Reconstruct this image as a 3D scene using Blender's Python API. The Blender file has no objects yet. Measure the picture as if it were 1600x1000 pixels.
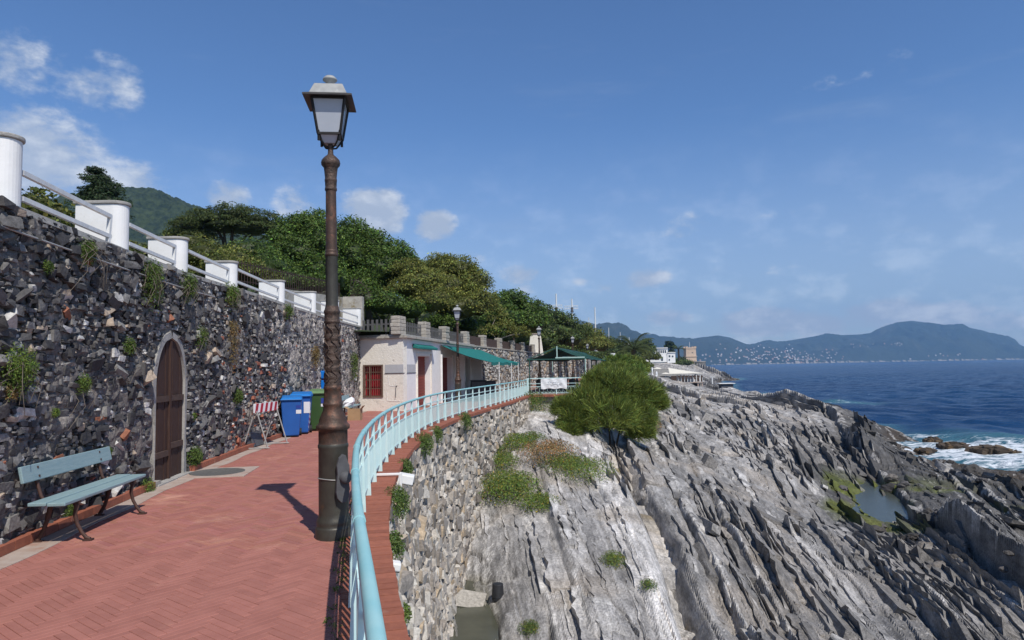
import bpy, bmesh, math, random
import numpy as np
from mathutils import Vector, Matrix, Euler

random.seed(7)
RNG = np.random.default_rng(11)
scene = bpy.context.scene
COL = scene.collection
R = math.radians

# ------------------------------------------------------------------ camera
EYE = 1.7
PITCH, ROLL, FPX = 3.97, -1.0, 1067.0
cam_d = bpy.data.cameras.new('camera')
cam = bpy.data.objects.new('camera', cam_d)
COL.objects.link(cam)
CM = Matrix.Rotation(R(90 + PITCH), 3, 'X') @ Matrix.Rotation(R(ROLL), 3, 'Z')
cam.matrix_world = Matrix.Translation((0, 0, EYE)) @ CM.to_4x4()
cam_d.sensor_width = 36.0
cam_d.lens = 24.0
cam_d.clip_start = 0.05
cam_d.clip_end = 60000
scene.camera = cam

# ------------------------------------------------------------------ light
SUN_EL = 52.0
SUN_DIR = Vector((0.46 * math.cos(R(SUN_EL)), -0.888 * math.cos(R(SUN_EL)), math.sin(R(SUN_EL)))).normalized()
sun_d = bpy.data.lights.new('sun', 'SUN')
sun_d.energy = 4.4
sun_d.angle = R(0.53)
sun_d.color = (1.0, 0.955, 0.88)
sun = bpy.data.objects.new('sun', sun_d)
COL.objects.link(sun)
sun.rotation_euler = (-SUN_DIR).to_track_quat('-Z', 'Y').to_euler()

world = bpy.data.worlds.new('World')
scene.world = world
world.use_nodes = True
SKY_STRENGTH = 0.094

# ------------------------------------------------------------------ render settings
scene.view_settings.view_transform = 'Standard'
scene.view_settings.look = 'None'
scene.view_settings.gamma = 1.0
scene.view_settings.use_curve_mapping = False
scene.view_settings.exposure = 0.0
scene.render.engine = 'CYCLES'
cy = scene.cycles
cy.use_denoising = True
cy.max_bounces = 6
cy.diffuse_bounces = 3
cy.glossy_bounces = 3
cy.transmission_bounces = 3
cy.transparent_max_bounces = 6
cy.volume_bounces = 0


def build_sky():
    nt = world.node_tree
    N, L = nt.nodes, nt.links
    N.clear()
    out = N.new('ShaderNodeOutputWorld')
    bg = N.new('ShaderNodeBackground')
    bg.inputs['Strength'].default_value = SKY_STRENGTH
    sky = N.new('ShaderNodeTexSky')
    sky.sky_type = 'NISHITA'
    sky.sun_disc = False
    sky.sun_elevation = R(SUN_EL)
    sky.sun_rotation = math.atan2(SUN_DIR.x, SUN_DIR.y)
    sky.altitude = 0
    sky.air_density = 1.0
    sky.dust_density = 0.35
    sky.ozone_density = 2.2
    tc = N.new('ShaderNodeTexCoord')
    sep = N.new('ShaderNodeSeparateXYZ')
    L.new(tc.outputs['Generated'], sep.inputs[0])

    def val(s, v):
        if isinstance(v, (int, float)):
            s.default_value = v
        else:
            L.new(v, s)

    def m(op, a, b=0.0, c=0.0, clamp=False):
        n = N.new('ShaderNodeMath')
        n.operation = op
        n.use_clamp = clamp
        val(n.inputs[0], a)
        val(n.inputs[1], b)
        val(n.inputs[2], c)
        return n.outputs[0]

    def smooth(v, a, b):
        n = N.new('ShaderNodeMapRange')
        n.interpolation_type = 'SMOOTHSTEP'
        val(n.inputs[0], v)
        n.inputs[1].default_value = a
        n.inputs[2].default_value = b
        return n.outputs[0]

    az = m('ARCTAN2', sep.outputs['X'], sep.outputs['Y'])
    el = m('ARCSINE', sep.outputs['Z'])
    vec = N.new('ShaderNodeCombineXYZ')
    L.new(az, vec.inputs[0])
    L.new(m('MULTIPLY', el, 1.6), vec.inputs[1])

    def noise(scale, detail, rough, off=0.0, stretch=None):
        n = N.new('ShaderNodeTexNoise')
        n.inputs['Scale'].default_value = scale
        n.inputs['Detail'].default_value = detail
        n.inputs['Roughness'].default_value = rough
        mp = N.new('ShaderNodeMapping')
        mp.inputs['Location'].default_value = (off, off * .7, 0)
        if stretch:
            mp.inputs['Scale'].default_value = stretch
        L.new(vec.outputs[0], mp.inputs['Vector'])
        L.new(mp.outputs[0], n.inputs['Vector'])
        return n.outputs['Fac']

    n_big = noise(16, 8, 0.58)
    n_fine = noise(42, 6, 0.6, 3.1)
    puffs = [(5, 95, 75, 70, .75), (160, 132, 85, 50, .75), (40, 250, 130, 95, 1.1), (205, 285, 55, 40, .9), (355, 312, 36, 30, 1.15),
             (460, 322, 36, 34, .75), (584, 332, 54, 42, 1.5), (680, 352, 36, 28, 1.35), (735, 398, 36, 22, .5), (815, 430, 36, 18, .9),
             (818, 450, 22, 16, .6), (1008, 436, 42, 19, 1.0), (948, 448, 20, 12, .6), (908, 440, 18, 8, .5),
             (1195, 503, 80, 24, 1.6), (1040, 496, 42, 14, 1.0), (1280, 506, 50, 24, 1.3), (1385, 492, 80, 28, 1.3), (1470, 496, 80, 26, 1.1),
             (1560, 505, 70, 20, .8), (1075, 355, 60, 26, .45), (1190, 420, 140, 24, .35), (1400, 90, 60, 20, .28), (1330, 130, 90, 18, .35), (1230, 335, 40, 12, .4), (1420, 520, 150, 22, .55), (1140, 525, 100, 14, .4)]
    acc = None
    for (px, py, rx, ry, w) in puffs:
        d = (CM @ Vector(((px - 800) / FPX, -(py - 500) / FPX, -1))).normalized()
        a0, e0 = math.atan2(d.x, d.y), math.asin(d.z)
        rxa = rx / FPX * math.cos(a0)
        rya = ry / FPX * math.cos(a0)
        t1 = m('MULTIPLY', m('SUBTRACT', az, a0), 1 / rxa)
        t2 = m('MULTIPLY', m('SUBTRACT', el, e0), 1 / rya)
        q = m('ADD', m('MULTIPLY', t1, t1), m('MULTIPLY', t2, t2))
        v = m('MULTIPLY', m('SUBTRACT', 1.0, m('MULTIPLY', q, 0.7), clamp=True), w)
        acc = v if acc is None else m('MAXIMUM', acc, v)
    dens = m('ADD', acc, m('MULTIPLY', m('SUBTRACT', n_big, 0.5), 2.3))
    dens = m('ADD', dens, m('MULTIPLY', m('SUBTRACT', n_fine, 0.5), 0.7))
    gate = smooth(acc, 0.0, 0.35)
    a_puff = m('MULTIPLY', m('MULTIPLY', smooth(dens, 0.28, 1.05), gate), 0.88)
    # the same loose fair-weather clouds and thin streaks all round the sky
    n_band = noise(7, 7, 0.6, 9.3, (1, 2.2, 1))
    low = m('MULTIPLY', smooth(el, 0.0, 0.04), m('SUBTRACT', 1.0, smooth(el, 0.10, 0.42)))
    a_band = m('MULTIPLY', m('MULTIPLY', smooth(n_band, 0.60, 0.84), low), 0.20)
    n_wisp = noise(3.0, 7, 0.62, 5.7, (1.0, 3.4, 1))
    a_wisp = m('MULTIPLY', smooth(n_wisp, 0.55, 0.85), 0.16)
    # thin milky air low over the sea
    veil = m('MULTIPLY', m('SUBTRACT', 1.0, smooth(el, -0.02, 0.36)), 0.66)
    inv = m('MULTIPLY', m('SUBTRACT', 1.0, a_puff), m('MULTIPLY', m('SUBTRACT', 1.0, a_band), m('MULTIPLY', m('SUBTRACT', 1.0, a_wisp), m('SUBTRACT', 1.0, veil))))
    alpha = m('SUBTRACT', 1.0, inv, clamp=True)
    shade = N.new('ShaderNodeMix')
    shade.data_type = 'RGBA'
    shade.inputs['A'].default_value = (5.0, 5.7, 6.9, 1)
    shade.inputs['B'].default_value = (8.4, 8.8, 9.4, 1)
    L.new(smooth(n_big, 0.45, 0.72), shade.inputs['Factor'])
    tint = N.new('ShaderNodeMix')
    tint.data_type = 'RGBA'
    tint.blend_type = 'MULTIPLY'
    tint.inputs['Factor'].default_value = 1.0
    tint.inputs['B'].default_value = (0.78, 1.02, 1.33, 1)
    L.new(sky.outputs[0], tint.inputs['A'])
    mix = N.new('ShaderNodeMix')
    mix.data_type = 'RGBA'
    L.new(alpha, mix.inputs['Factor'])
    L.new(tint.outputs['Result'], mix.inputs['A'])
    L.new(shade.outputs['Result'], mix.inputs['B'])
    L.new(mix.outputs['Result'], bg.inputs['Color'])
    L.new(bg.outputs[0], out.inputs[0])


build_sky()
SEA = -7.0


# ------------------------------------------------------------------ helpers
def ray(px, py):
    return CM @ Vector(((px - 800) / FPX, -(py - 500) / FPX, -1))


def at(px, py, y):
    d = ray(px, py)
    return Vector((0, 0, EYE)) + d * (y / d.y)


def atz(px, py, z):
    d = ray(px, py)
    return Vector((0, 0, EYE)) + d * ((z - EYE) / d.z)


def tag(o, label=None, cat=None, group=None, kind=None):
    if label:
        o['label'] = label
    if cat:
        o['category'] = cat
    if group:
        o['group'] = group
    if kind:
        o['kind'] = kind
    return o


def parent(o, p):
    o.parent = p
    root = p
    while root.parent:
        root = root.parent
    if p.type == 'EMPTY':
        o.matrix_parent_inverse = PINV.get(p.name, Matrix())
    return o


PINV = {}


def thing(name, label, cat, loc=(0, 0, 0), group=None, local=False):
    """An Empty at the thing's base; local=True when its parts are built round the origin."""
    o = bpy.data.objects.new(name, None)
    o.empty_display_size = 0.2
    COL.objects.link(o)
    o.location = loc
    PINV[o.name] = Matrix() if local else Matrix.Translation(-Vector(loc))
    o['kind'] = 'thing'
    tag(o, label, cat, group)
    return o


def link(name, me, par=None, m=None):
    o = bpy.data.objects.new(name, me)
    COL.objects.link(o)
    if par is not None:
        parent(o, par)
    if m is not None:
        o.matrix_local = (o.matrix_parent_inverse.inverted() @ m) if False else m
    return o


def copy_tree(o, par=None):
    c = o.copy()
    COL.objects.link(c)
    if par is not None:
        c.parent = par
    for ch in list(o.children):
        copy_tree(ch, c)
    return c


def np_mesh(name, V, Q=None, T=None, mats=(), smooth=False, attrs=None):
    me = bpy.data.meshes.new(name)
    V = np.asarray(V, dtype=np.float32)
    me.vertices.add(len(V))
    me.vertices.foreach_set('co', V.ravel())
    loops, tot = [], []
    if Q is not None and len(Q):
        loops.append(np.asarray(Q, dtype=np.int32).ravel())
        tot.append(np.full(len(Q), 4, np.int32))
    if T is not None and len(T):
        loops.append(np.asarray(T, dtype=np.int32).ravel())
        tot.append(np.full(len(T), 3, np.int32))
    lv = np.concatenate(loops)
    lt = np.concatenate(tot)
    ls = np.concatenate([[0], np.cumsum(lt)[:-1]]).astype(np.int32)
    me.loops.add(len(lv))
    me.loops.foreach_set('vertex_index', lv)
    me.polygons.add(len(lt))
    me.polygons.foreach_set('loop_start', ls)
    me.polygons.foreach_set('loop_total', lt)
    me.update(calc_edges=True)
    if smooth:
        me.shade_smooth()
    else:
        me.shade_flat()
    if attrs:
        for k, a in attrs.items():
            a = np.asarray(a, dtype=np.float32)
            if a.ndim == 1:
                at_ = me.attributes.new(k, 'FLOAT', 'POINT')
                at_.data.foreach_set('value', a)
            else:
                at_ = me.attributes.new(k, 'FLOAT_COLOR', 'POINT')
                if a.shape[1] == 3:
                    a = np.hstack([a, np.ones((len(a), 1), np.float32)])
                at_.data.foreach_set('color', a.ravel())
    for mt in mats:
        me.materials.append(mt)
    return me


class MB:
    """Collects boxes, tubes, lathes and prisms; build() links them as ONE mesh object."""

    def __init__(s):
        s.v, s.f, s.sm = [], [], []

    def add(s, vs, fs, smooth=False):
        b = len(s.v)
        s.v += [tuple(v) for v in vs]
        s.f += [tuple(b + i for i in f) for f in fs]
        s.sm += [smooth] * len(fs)
        return s

    def box(s, c, size, yaw=0.0, M=None):
        c = Vector(c)
        hx, hy, hz = size[0] / 2, size[1] / 2, size[2] / 2
        rot = M if M is not None else Matrix.Rotation(yaw, 3, 'Z')
        vs = [c + rot @ Vector((x, y, z)) for z in (-hz, hz) for (x, y) in ((-hx, -hy), (hx, -hy), (hx, hy), (-hx, hy))]
        return s.add(vs, [(3, 2, 1, 0), (4, 5, 6, 7), (0, 1, 5, 4), (1, 2, 6, 5), (2, 3, 7, 6), (3, 0, 4, 7)])

    def bar(s, a, b, w, h, up=(0, 0, 1)):
        a, b = Vector(a), Vector(b)
        d = (b - a)
        l = d.length
        d.normalize()
        u = Vector(up)
        if abs(d.dot(u)) > 0.98:
            u = Vector((1, 0, 0))
        x = d.cross(u).normalized()
        z = x.cross(d).normalized()
        M = Matrix((x, d, z)).transposed()
        return s.box((a + b) / 2, (w, l, h), M=M)

    def tube(s, pts, r, n=8, cap=True, radii=None, smooth=True):
        pts = [Vector(p) for p in pts]
        rings = []
        prev = None
        for i, p in enumerate(pts):
            if i == 0:
                d = pts[1] - p
            elif i == len(pts) - 1:
                d = p - pts[i - 1]
            else:
                d = (pts[i + 1] - p).normalized() + (p - pts[i - 1]).normalized()
            d.normalize()
            if prev is None:
                u = Vector((0, 0, 1)) if abs(d.z) < .9 else Vector((1, 0, 0))
                x = d.cross(u).normalized()
            else:
                x = (prev - d * prev.dot(d)).normalized()
            prev = x
            y = d.cross(x)
            rr = radii[i] if radii else r
            rings.append([p + (x * math.cos(2 * math.pi * k / n) + y * math.sin(2 * math.pi * k / n)) * rr for k in range(n)])
        vs = [v for rg in rings for v in rg]
        fs = []
        for i in range(len(pts) - 1):
            for k in range(n):
                k2 = (k + 1) % n
                fs.append((i * n + k, i * n + k2, (i + 1) * n + k2, (i + 1) * n + k))
        s.add(vs, fs, smooth)
        if cap:
            s.add(rings[0], [tuple(range(n))[::-1]])
            s.add(rings[-1], [tuple(range(n))])
        return s

    def lathe(s, prof, n=24, c=(0, 0, 0), flute=None, smooth=True, cap=True):
        """prof = [(r, z)], flute[i] = depth of the grooves at ring i."""
        c = Vector(c)
        vs = []
        for i, (r, z) in enumerate(prof):
            for k in range(n):
                rr = r
                if flute and flute[i]:
                    rr = r - flute[i] * (k % 2)
                a = 2 * math.pi * k / n
                vs.append(c + Vector((rr * math.cos(a), rr * math.sin(a), z)))
        fs = []
        for i in range(len(prof) - 1):
            for k in range(n):
                k2 = (k + 1) % n
                fs.append((i * n + k, i * n + k2, (i + 1) * n + k2, (i + 1) * n + k))
        s.add(vs, fs, smooth)
        if cap:
            s.add(vs[:n], [tuple(range(n))[::-1]])
            s.add(vs[-n:], [tuple(range(n))])
        return s

    def prism(s, poly, z0, z1):
        """poly in XY, extruded in z."""
        n = len(poly)
        vs = [(p[0], p[1], z0) for p in poly] + [(p[0], p[1], z1) for p in poly]
        fs = [tuple(range(n))[::-1], tuple(range(n, 2 * n))]
        fs += [(i, (i + 1) % n, n + (i + 1) % n, n + i) for i in range(n)]
        return s.add(vs, fs)

    def hexa(s, b4, t4):
        return s.add(list(b4) + list(t4), [(3, 2, 1, 0), (4, 5, 6, 7), (0, 1, 5, 4), (1, 2, 6, 5), (2, 3, 7, 6), (3, 0, 4, 7)])

    def sheet(s, a, b, c, d, t):
        """A thin slab on the four corners a b c d, thickness t along its normal."""
        a, b, c, d = map(Vector, (a, b, c, d))
        n = (b - a).cross(d - a).normalized() * t
        return s.hexa((a, b, c, d), (a + n, b + n, c + n, d + n))

    def mesh(s, name, m):
        me = bpy.data.meshes.new(name)
        me.from_pydata(s.v, [], s.f)
        me.polygons.foreach_set('use_smooth', s.sm)
        if m is not None:
            me.materials.append(m)
        me.update()
        return me

    def build(s, name, m, par=None, bevel=0.0, fix=True):
        me = s.mesh(name, m)
        if fix:
            bm = bmesh.new()
            bm.from_mesh(me)
            bmesh.ops.recalc_face_normals(bm, faces=bm.faces)
            bm.to_mesh(me)
            bm.free()
        o = link(name, me, par)
        if bevel:
            md = o.modifiers.new('bevel', 'BEVEL')
            md.width = bevel
            md.segments = 2
            md.limit_method = 'ANGLE'
            md.angle_limit = R(40)
        return o


# value noise in numpy
def vnoise(x, y, seed=0):
    x = np.asarray(x, float)
    y = np.asarray(y, float)
    xi = np.floor(x).astype(np.int64)
    yi = np.floor(y).astype(np.int64)
    u = x - xi
    v = y - yi
    u = u * u * u * (u * (u * 6 - 15) + 10)
    v = v * v * v * (v * (v * 6 - 15) + 10)

    def h(a, b):
        n = (a * 374761393 + b * 668265263 + seed * 974634511) & 0xffffffff
        n = ((n ^ (n >> 13)) * 1274126177) & 0xffffffff
        return ((n ^ (n >> 16)) & 0xffff) / 65535.0
    return (h(xi, yi) * (1 - u) + h(xi + 1, yi) * u) * (1 - v) + (h(xi, yi + 1) * (1 - u) + h(xi + 1, yi + 1) * u) * v


def fbm(x, y, octv=4, seed=0, gain=.5):
    a, s, t = 1.0, 0.0, 0.0
    for i in range(octv):
        s = s + a * (vnoise(x * 2 ** i + i * 17.3, y * 2 ** i - i * 9.1, seed + i) - .5)
        t += a
        a *= gain
    return s / t * 2


# ------------------------------------------------------------------ materials
def nmat(name, c1, c2=None, scale=6.0, rough=.8, bump=.0, bscale=40.0, metallic=0.0, spec=.3, detail=5, c3=None, s3=2.0, t3=.55, stretch=None, attr=None, island=False, objrand=0.0):
    """Two-tone noisy material with fine relief; c3 lays a third tone in larger stains."""
    m = bpy.data.materials.new(name)
    m.use_nodes = True
    nt = m.node_tree
    N, L = nt.nodes, nt.links
    b = N['Principled BSDF']
    b.inputs['Roughness'].default_value = rough
    b.inputs['Metallic'].default_value = metallic
    b.inputs['Specular IOR Level'].default_value = spec
    geo = N.new('ShaderNodeNewGeometry')
    src = geo.outputs['Position']
    if stretch:
        mp = N.new('ShaderNodeMapping')
        mp.inputs['Scale'].default_value = stretch
        L.new(src, mp.inputs['Vector'])
        src = mp.outputs[0]

    def noise(sc, dt=detail, ro=.6):
        n = N.new('ShaderNodeTexNoise')
        n.inputs['Scale'].default_value = sc
        n.inputs['Detail'].default_value = dt
        n.inputs['Roughness'].default_value = ro
        L.new(src, n.inputs['Vector'])
        return n.outputs['Fac']

    def ramp(f, a, z):
        n = N.new('ShaderNodeMapRange')
        n.inputs[1].default_value = a
        n.inputs[2].default_value = z
        L.new(f, n.inputs[0])
        return n.outputs[0]

    def mix(f, a, c, mode='MIX'):
        n = N.new('ShaderNodeMix')
        n.data_type = 'RGBA'
        n.blend_type = mode
        if isinstance(f, float):
            n.inputs['Factor'].default_value = f
        else:
            L.new(f, n.inputs['Factor'])
        for s, v in (('A', a), ('B', c)):
            if isinstance(v, tuple):
                n.inputs[s].default_value = (*v, 1) if len(v) == 3 else v
            else:
                L.new(v, n.inputs[s])
        return n.outputs['Result']
    c2 = c2 or tuple(x * .8 for x in c1)
    col = mix(ramp(noise(scale), .35, .65), c1, c2)
    if c3:
        col = mix(ramp(noise(s3, 6, .65), t3, t3 + .12), col, c3)
    if attr:
        a = N.new('ShaderNodeAttribute')
        a.attribute_name = attr
        col = mix(1.0, col, a.outputs['Color'], 'MULTIPLY')
    if objrand:
        oi = N.new('ShaderNodeObjectInfo')
        r = N.new('ShaderNodeMapRange')
        r.inputs[3].default_value = 1 - objrand
        r.inputs[4].default_value = 1 + objrand
        L.new(oi.outputs['Random'], r.inputs[0])
        cmb = N.new('ShaderNodeCombineColor')
        for k in range(3):
            L.new(r.outputs[0], cmb.inputs[k])
        col = mix(1.0, col, cmb.outputs[0], 'MULTIPLY')
    L.new(col, b.inputs['Base Color'])
    if bump:
        bp = N.new('ShaderNodeBump')
        bp.inputs['Strength'].default_value = 1.0
        bp.inputs['Distance'].default_value = bump
        L.new(noise(bscale, 6, .65), bp.inputs['Height'])
        L.new(bp.outputs[0], b.inputs['Normal'])
    return m


def leaf_mat(name, col, trans=.25, var=.35):
    """Leaf colour times a per-leaf tint, some light passing through."""
    m = bpy.data.materials.new(name)
    m.use_nodes = True
    nt = m.node_tree
    N, L = nt.nodes, nt.links
    b = N['Principled BSDF']
    b.inputs['Roughness'].default_value = .5
    b.inputs['Specular IOR Level'].default_value = .25
    a = N.new('ShaderNodeAttribute')
    a.attribute_name = 'tint'
    mx = N.new('ShaderNodeMix')
    mx.data_type = 'RGBA'
    mx.blend_type = 'MULTIPLY'
    mx.inputs['Factor'].default_value = 1
    mx.inputs['B'].default_value = (*col, 1)
    L.new(a.outputs['Color'], mx.inputs['A'])
    L.new(mx.outputs['Result'], b.inputs['Base Color'])
    tr = N.new('ShaderNodeBsdfTranslucent')
    L.new(mx.outputs['Result'], tr.inputs['Color'])
    ms = N.new('ShaderNodeMixShader')
    ms.inputs[0].default_value = trans
    L.new(b.outputs[0], ms.inputs[1])
    L.new(tr.outputs[0], ms.inputs[2])
    L.new(ms.outputs[0], N['Material Output'].inputs[0])
    return m


def stone_mat(name, attr, palette=None, bump=.01, bscale=30):
    """Broken stone: colour from the joined mesh's tint, or one palette step per loose stone."""
    m = bpy.data.materials.new(name)
    m.use_nodes = True
    nt = m.node_tree
    N, L = nt.nodes, nt.links
    b = N['Principled BSDF']
    b.inputs['Roughness'].default_value = .85
    b.inputs['Specular IOR Level'].default_value = .3
    if attr:
        a = N.new('ShaderNodeAttribute')
        a.attribute_name = attr
        base = a.outputs['Color']
    else:
        oi = N.new('ShaderNodeObjectInfo')
        rp = N.new('ShaderNodeValToRGB')
        rp.color_ramp.interpolation = 'CONSTANT'
        el = rp.color_ramp.elements
        t = 0
        for i, (w, c) in enumerate(palette):
            e = el[i] if i < 2 else el.new(min(t, .999))
            e.position = min(t, .999)
            e.color = (*c, 1)
            t += w
        L.new(oi.outputs['Random'], rp.inputs[0])
        base = rp.outputs[0]
    geo = N.new('ShaderNodeNewGeometry')
    n = N.new('ShaderNodeTexNoise')
    n.inputs['Scale'].default_value = 14
    n.inputs['Detail'].default_value = 8
    n.inputs['Roughness'].default_value = .7
    L.new(geo.outputs['Position'], n.inputs['Vector'])
    r = N.new('ShaderNodeMapRange')
    r.inputs[1].default_value = .3
    r.inputs[2].default_value = .7
    r.inputs[3].default_value = .55
    r.inputs[4].default_value = 1.35
    L.new(n.outputs['Fac'], r.inputs[0])
    cmb = N.new('ShaderNodeCombineColor')
    for k in range(3):
        L.new(r.outputs[0], cmb.inputs[k])
    mx = N.new('ShaderNodeMix')
    mx.data_type = 'RGBA'
    mx.blend_type = 'MULTIPLY'
    mx.inputs['Factor'].default_value = 1
    L.new(base, mx.inputs['A'])
    L.new(cmb.outputs[0], mx.inputs['B'])
    L.new(mx.outputs['Result'], b.inputs['Base Color'])
    n2 = N.new('ShaderNodeTexNoise')
    n2.inputs['Scale'].default_value = bscale
    n2.inputs['Detail'].default_value = 6
    L.new(geo.outputs['Position'], n2.inputs['Vector'])
    bp = N.new('ShaderNodeBump')
    bp.inputs['Distance'].default_value = bump
    bp.inputs['Strength'].default_value = 1.0
    L.new(n2.outputs['Fac'], bp.inputs['Height'])
    L.new(bp.outputs[0], b.inputs['Normal'])
    return m


M = {}
M['white_paint'] = nmat('white_paint', (.80, .79, .77), (.74, .73, .70), 3, .6, .002, 30, c3=(.58, .55, .50), s3=2.4, t3=.66)
M['white_metal'] = nmat('white_metal', (.74, .74, .72), (.62, .62, .60), 12, .45, c3=(.40, .30, .22), s3=7, t3=.70)
M['rail_paint'] = nmat('rail_paint', (.25, .51, .53), (.34, .57, .57), 4, .45, .0008, 50, spec=.4, c3=(.26, .24, .20), s3=11, t3=.69)
M['rail_pale'] = nmat('rail_pale', (.50, .71, .71), (.60, .77, .75), 4, .5, spec=.4, c3=(.42, .36, .28), s3=16, t3=.72)
M['iron_brown'] = nmat('iron_brown', (.105, .062, .045), (.060, .042, .032), 14, .5, .004, 45, metallic=.35, c3=(.20, .095, .06), s3=6, t3=.55)
M['iron_green'] = nmat('iron_green', (.075, .072, .058), (.055, .050, .042), 9, .45, .001, 60, metallic=.3, c3=(.12, .075, .045), s3=5, t3=.62)
M['iron_ornate'] = nmat('iron_ornate', (.115, .076, .058), (.055, .040, .032), 26, .5, .012, 34, metallic=.35, c3=(.16, .08, .05), s3=8, t3=.60)
M['lamp_roof'] = nmat('lamp_roof', (.36, .36, .34), (.28, .28, .27), 12, .55, .001, 60, c3=(.45, .44, .41), s3=14, t3=.6)
M['lamp_roof_dark'] = nmat('lamp_roof_dark', (.075, .07, .065), (.055, .05, .047), 12, .55, metallic=.2)
M['dark_iron'] = nmat('dark_iron', (.022, .021, .020), (.035, .030, .026), 12, .5, metallic=.3)
M['bench_blue'] = nmat('bench_blue', (.21, .31, .33), (.26, .36, .37), 5, .5, .002, 30, spec=.35, stretch=(8, 1, 8), c3=(.33, .42, .43), s3=9, t3=.60)
M['rust_iron'] = nmat('rust_iron', (.060, .036, .030), (.095, .050, .038), 16, .65, .002, 60, metallic=.15)
M['wood_dark'] = nmat('wood_dark', (.070, .036, .026), (.045, .024, .019), 9, .75, .004, 25, stretch=(14, 14, 1.2), c3=(.11, .07, .055), s3=5, t3=.6)
M['wood_batten'] = nmat('wood_batten', (.10, .065, .05), (.07, .045, .035), 9, .8, .003, 25)
M['concrete'] = nmat('concrete', (.40, .38, .35), (.30, .29, .27), 7, .9, .008, 40, c3=(.18, .17, .155), s3=4, t3=.56)
M['concrete_pale'] = nmat('concrete_pale', (.42, .35, .30), (.36, .27, .22), 6, .9, .003, 60, c3=(.34, .19, .14), s3=2.2, t3=.54)
M['mortar_dark'] = nmat('mortar_dark', (.050, .048, .050), (.09, .085, .08), 9, .95, .03, 22, c3=(.16, .15, .14), s3=2.2, t3=.57, attr='tint')
M['mortar_pale'] = nmat('mortar_pale', (.40, .37, .33), (.32, .30, .27), 7, .95, .03, 18, c3=(.17, .155, .14), s3=2.5, t3=.56)
M['stone_dark'] = stone_mat('stone_dark', 'tint')
PAL_WALL = [(.30, (.048, .046, .048)), (.24, (.085, .080, .078)), (.19, (.15, .142, .135)), (.12, (.25, .237, .22)), (.08, (.52, .50, .47)), (.05, (.42, .33, .25)), (.01, (.30, .12, .07))]
PAL_SEA = [(.14, (.20, .18, .16)), (.32, (.38, .35, .31)), (.34, (.50, .47, .42)), (.12, (.44, .36, .27)), (.08, (.28, .25, .22))]
M['stone_single'] = stone_mat('stone_single', None, PAL_WALL)
M['sea_stone'] = stone_mat('sea_stone', 'tint', bump=.006)
M['sea_stone_single'] = stone_mat('sea_stone_single', None, PAL_SEA, bump=.006)
M['brick_edge'] = nmat('brick_edge', (.33, .115, .068), (.26, .088, .055), 16, .85, .004, 60, c3=(.40, .22, .15), s3=4, t3=.64, objrand=.14)
M['plaster'] = nmat('plaster', (.80, .75, .66), (.74, .69, .60), 5, .9, .02, 14, c3=(.45, .41, .35), s3=2.2, t3=.62)
M['plaster_white'] = nmat('plaster_white', (.80, .78, .76), (.74, .72, .70), 4, .85, .004, 40, c3=(.48, .46, .44), s3=3, t3=.65)
M['grey_patch'] = nmat('grey_patch', (.46, .46, .47), (.41, .41, .42), 6, .85, .002, 40)
M['slab'] = nmat('slab', (.42, .38, .32), (.33, .30, .26), 6, .9, .01, 30, c3=(.20, .18, .15), s3=5, t3=.55)
M['shutter_red'] = nmat('shutter_red', (.26, .045, .03), (.19, .035, .026), 8, .6, stretch=(2, 2, 10), c3=(.14, .03, .025), s3=7, t3=.6)
M['red_cloth'] = nmat('red_cloth', (.36, .012, .022), (.28, .010, .018), 6, .8)
M['window_bar'] = nmat('window_bar', (.16, .10, .07), (.11, .075, .055), 9, .6)
M['awning'] = nmat('awning', (.016, .165, .145), (.014, .135, .12), 5, .75, c3=(.03, .20, .175), s3=3, t3=.6)
M['awning_old'] = nmat('awning_old', (.018, .075, .062), (.014, .055, .048), 5, .8, .01, 8, c3=(.03, .11, .09), s3=2, t3=.58)
M['green_metal'] = nmat('green_metal', (.022, .07, .055), (.03, .09, .07), 7, .5)
M['mint_metal'] = nmat('mint_metal', (.42, .56, .50), (.36, .50, .45), 6, .5)
M['bin_blue'] = nmat('bin_blue', (.025, .115, .40), (.022, .10, .35), 3, .45, c3=(.04, .14, .42), s3=5, t3=.6)
M['bin_lid_blue'] = nmat('bin_lid_blue', (.015, .17, .50), (.013, .15, .44), 3, .45)
M['bin_green'] = nmat('bin_green', (.045, .095, .030), (.035, .08, .026), 3, .5)
M['bin_lid_green'] = nmat('bin_lid_green', (.14, .23, .10), (.11, .19, .08), 4, .5)
M['box_blue'] = nmat('box_blue', (.004, .16, .55), (.004, .13, .47), 4, .5)
M['paper'] = nmat('paper', (.78, .78, .78), (.72, .72, .73), 5, .7)
M['print_grey'] = nmat('print_grey', (.52, .53, .55), (.46, .47, .50), 5, .7)
M['print_blue'] = nmat('print_blue', (.03, .06, .30), (.03, .05, .25), 5, .6)
M['red_paint'] = nmat('red_paint', (.42, .018, .035), (.36, .016, .03), 5, .5, spec=.4)
M['galv'] = nmat('galv', (.42, .41, .39), (.34, .33, .31), 12, .5, metallic=.3, c3=(.30, .24, .19), s3=9, t3=.62)
M['rubber'] = nmat('rubber', (.02, .02, .021), (.03, .03, .03), 9, .75)
M['dark_sheet'] = nmat('dark_sheet', (.10, .10, .105), (.07, .07, .075), 6, .7)
M['cardboard'] = nmat('cardboard', (.40, .26, .14), (.34, .22, .12), 5, .85)
M['chair_black'] = nmat('chair_black', (.018, .019, .021), (.026, .027, .03), 8, .5)
M['table_green'] = nmat('table_green', (.02, .045, .035), (.03, .06, .045), 8, .5)
M['picket_grey'] = nmat('picket_grey', (.13, .125, .12), (.085, .08, .08), 8, .85, stretch=(6, 6, 1))
M['picket_brown'] = nmat('picket_brown', (.085, .055, .045), (.06, .04, .032), 8, .85, stretch=(6, 6, 1))
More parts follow.
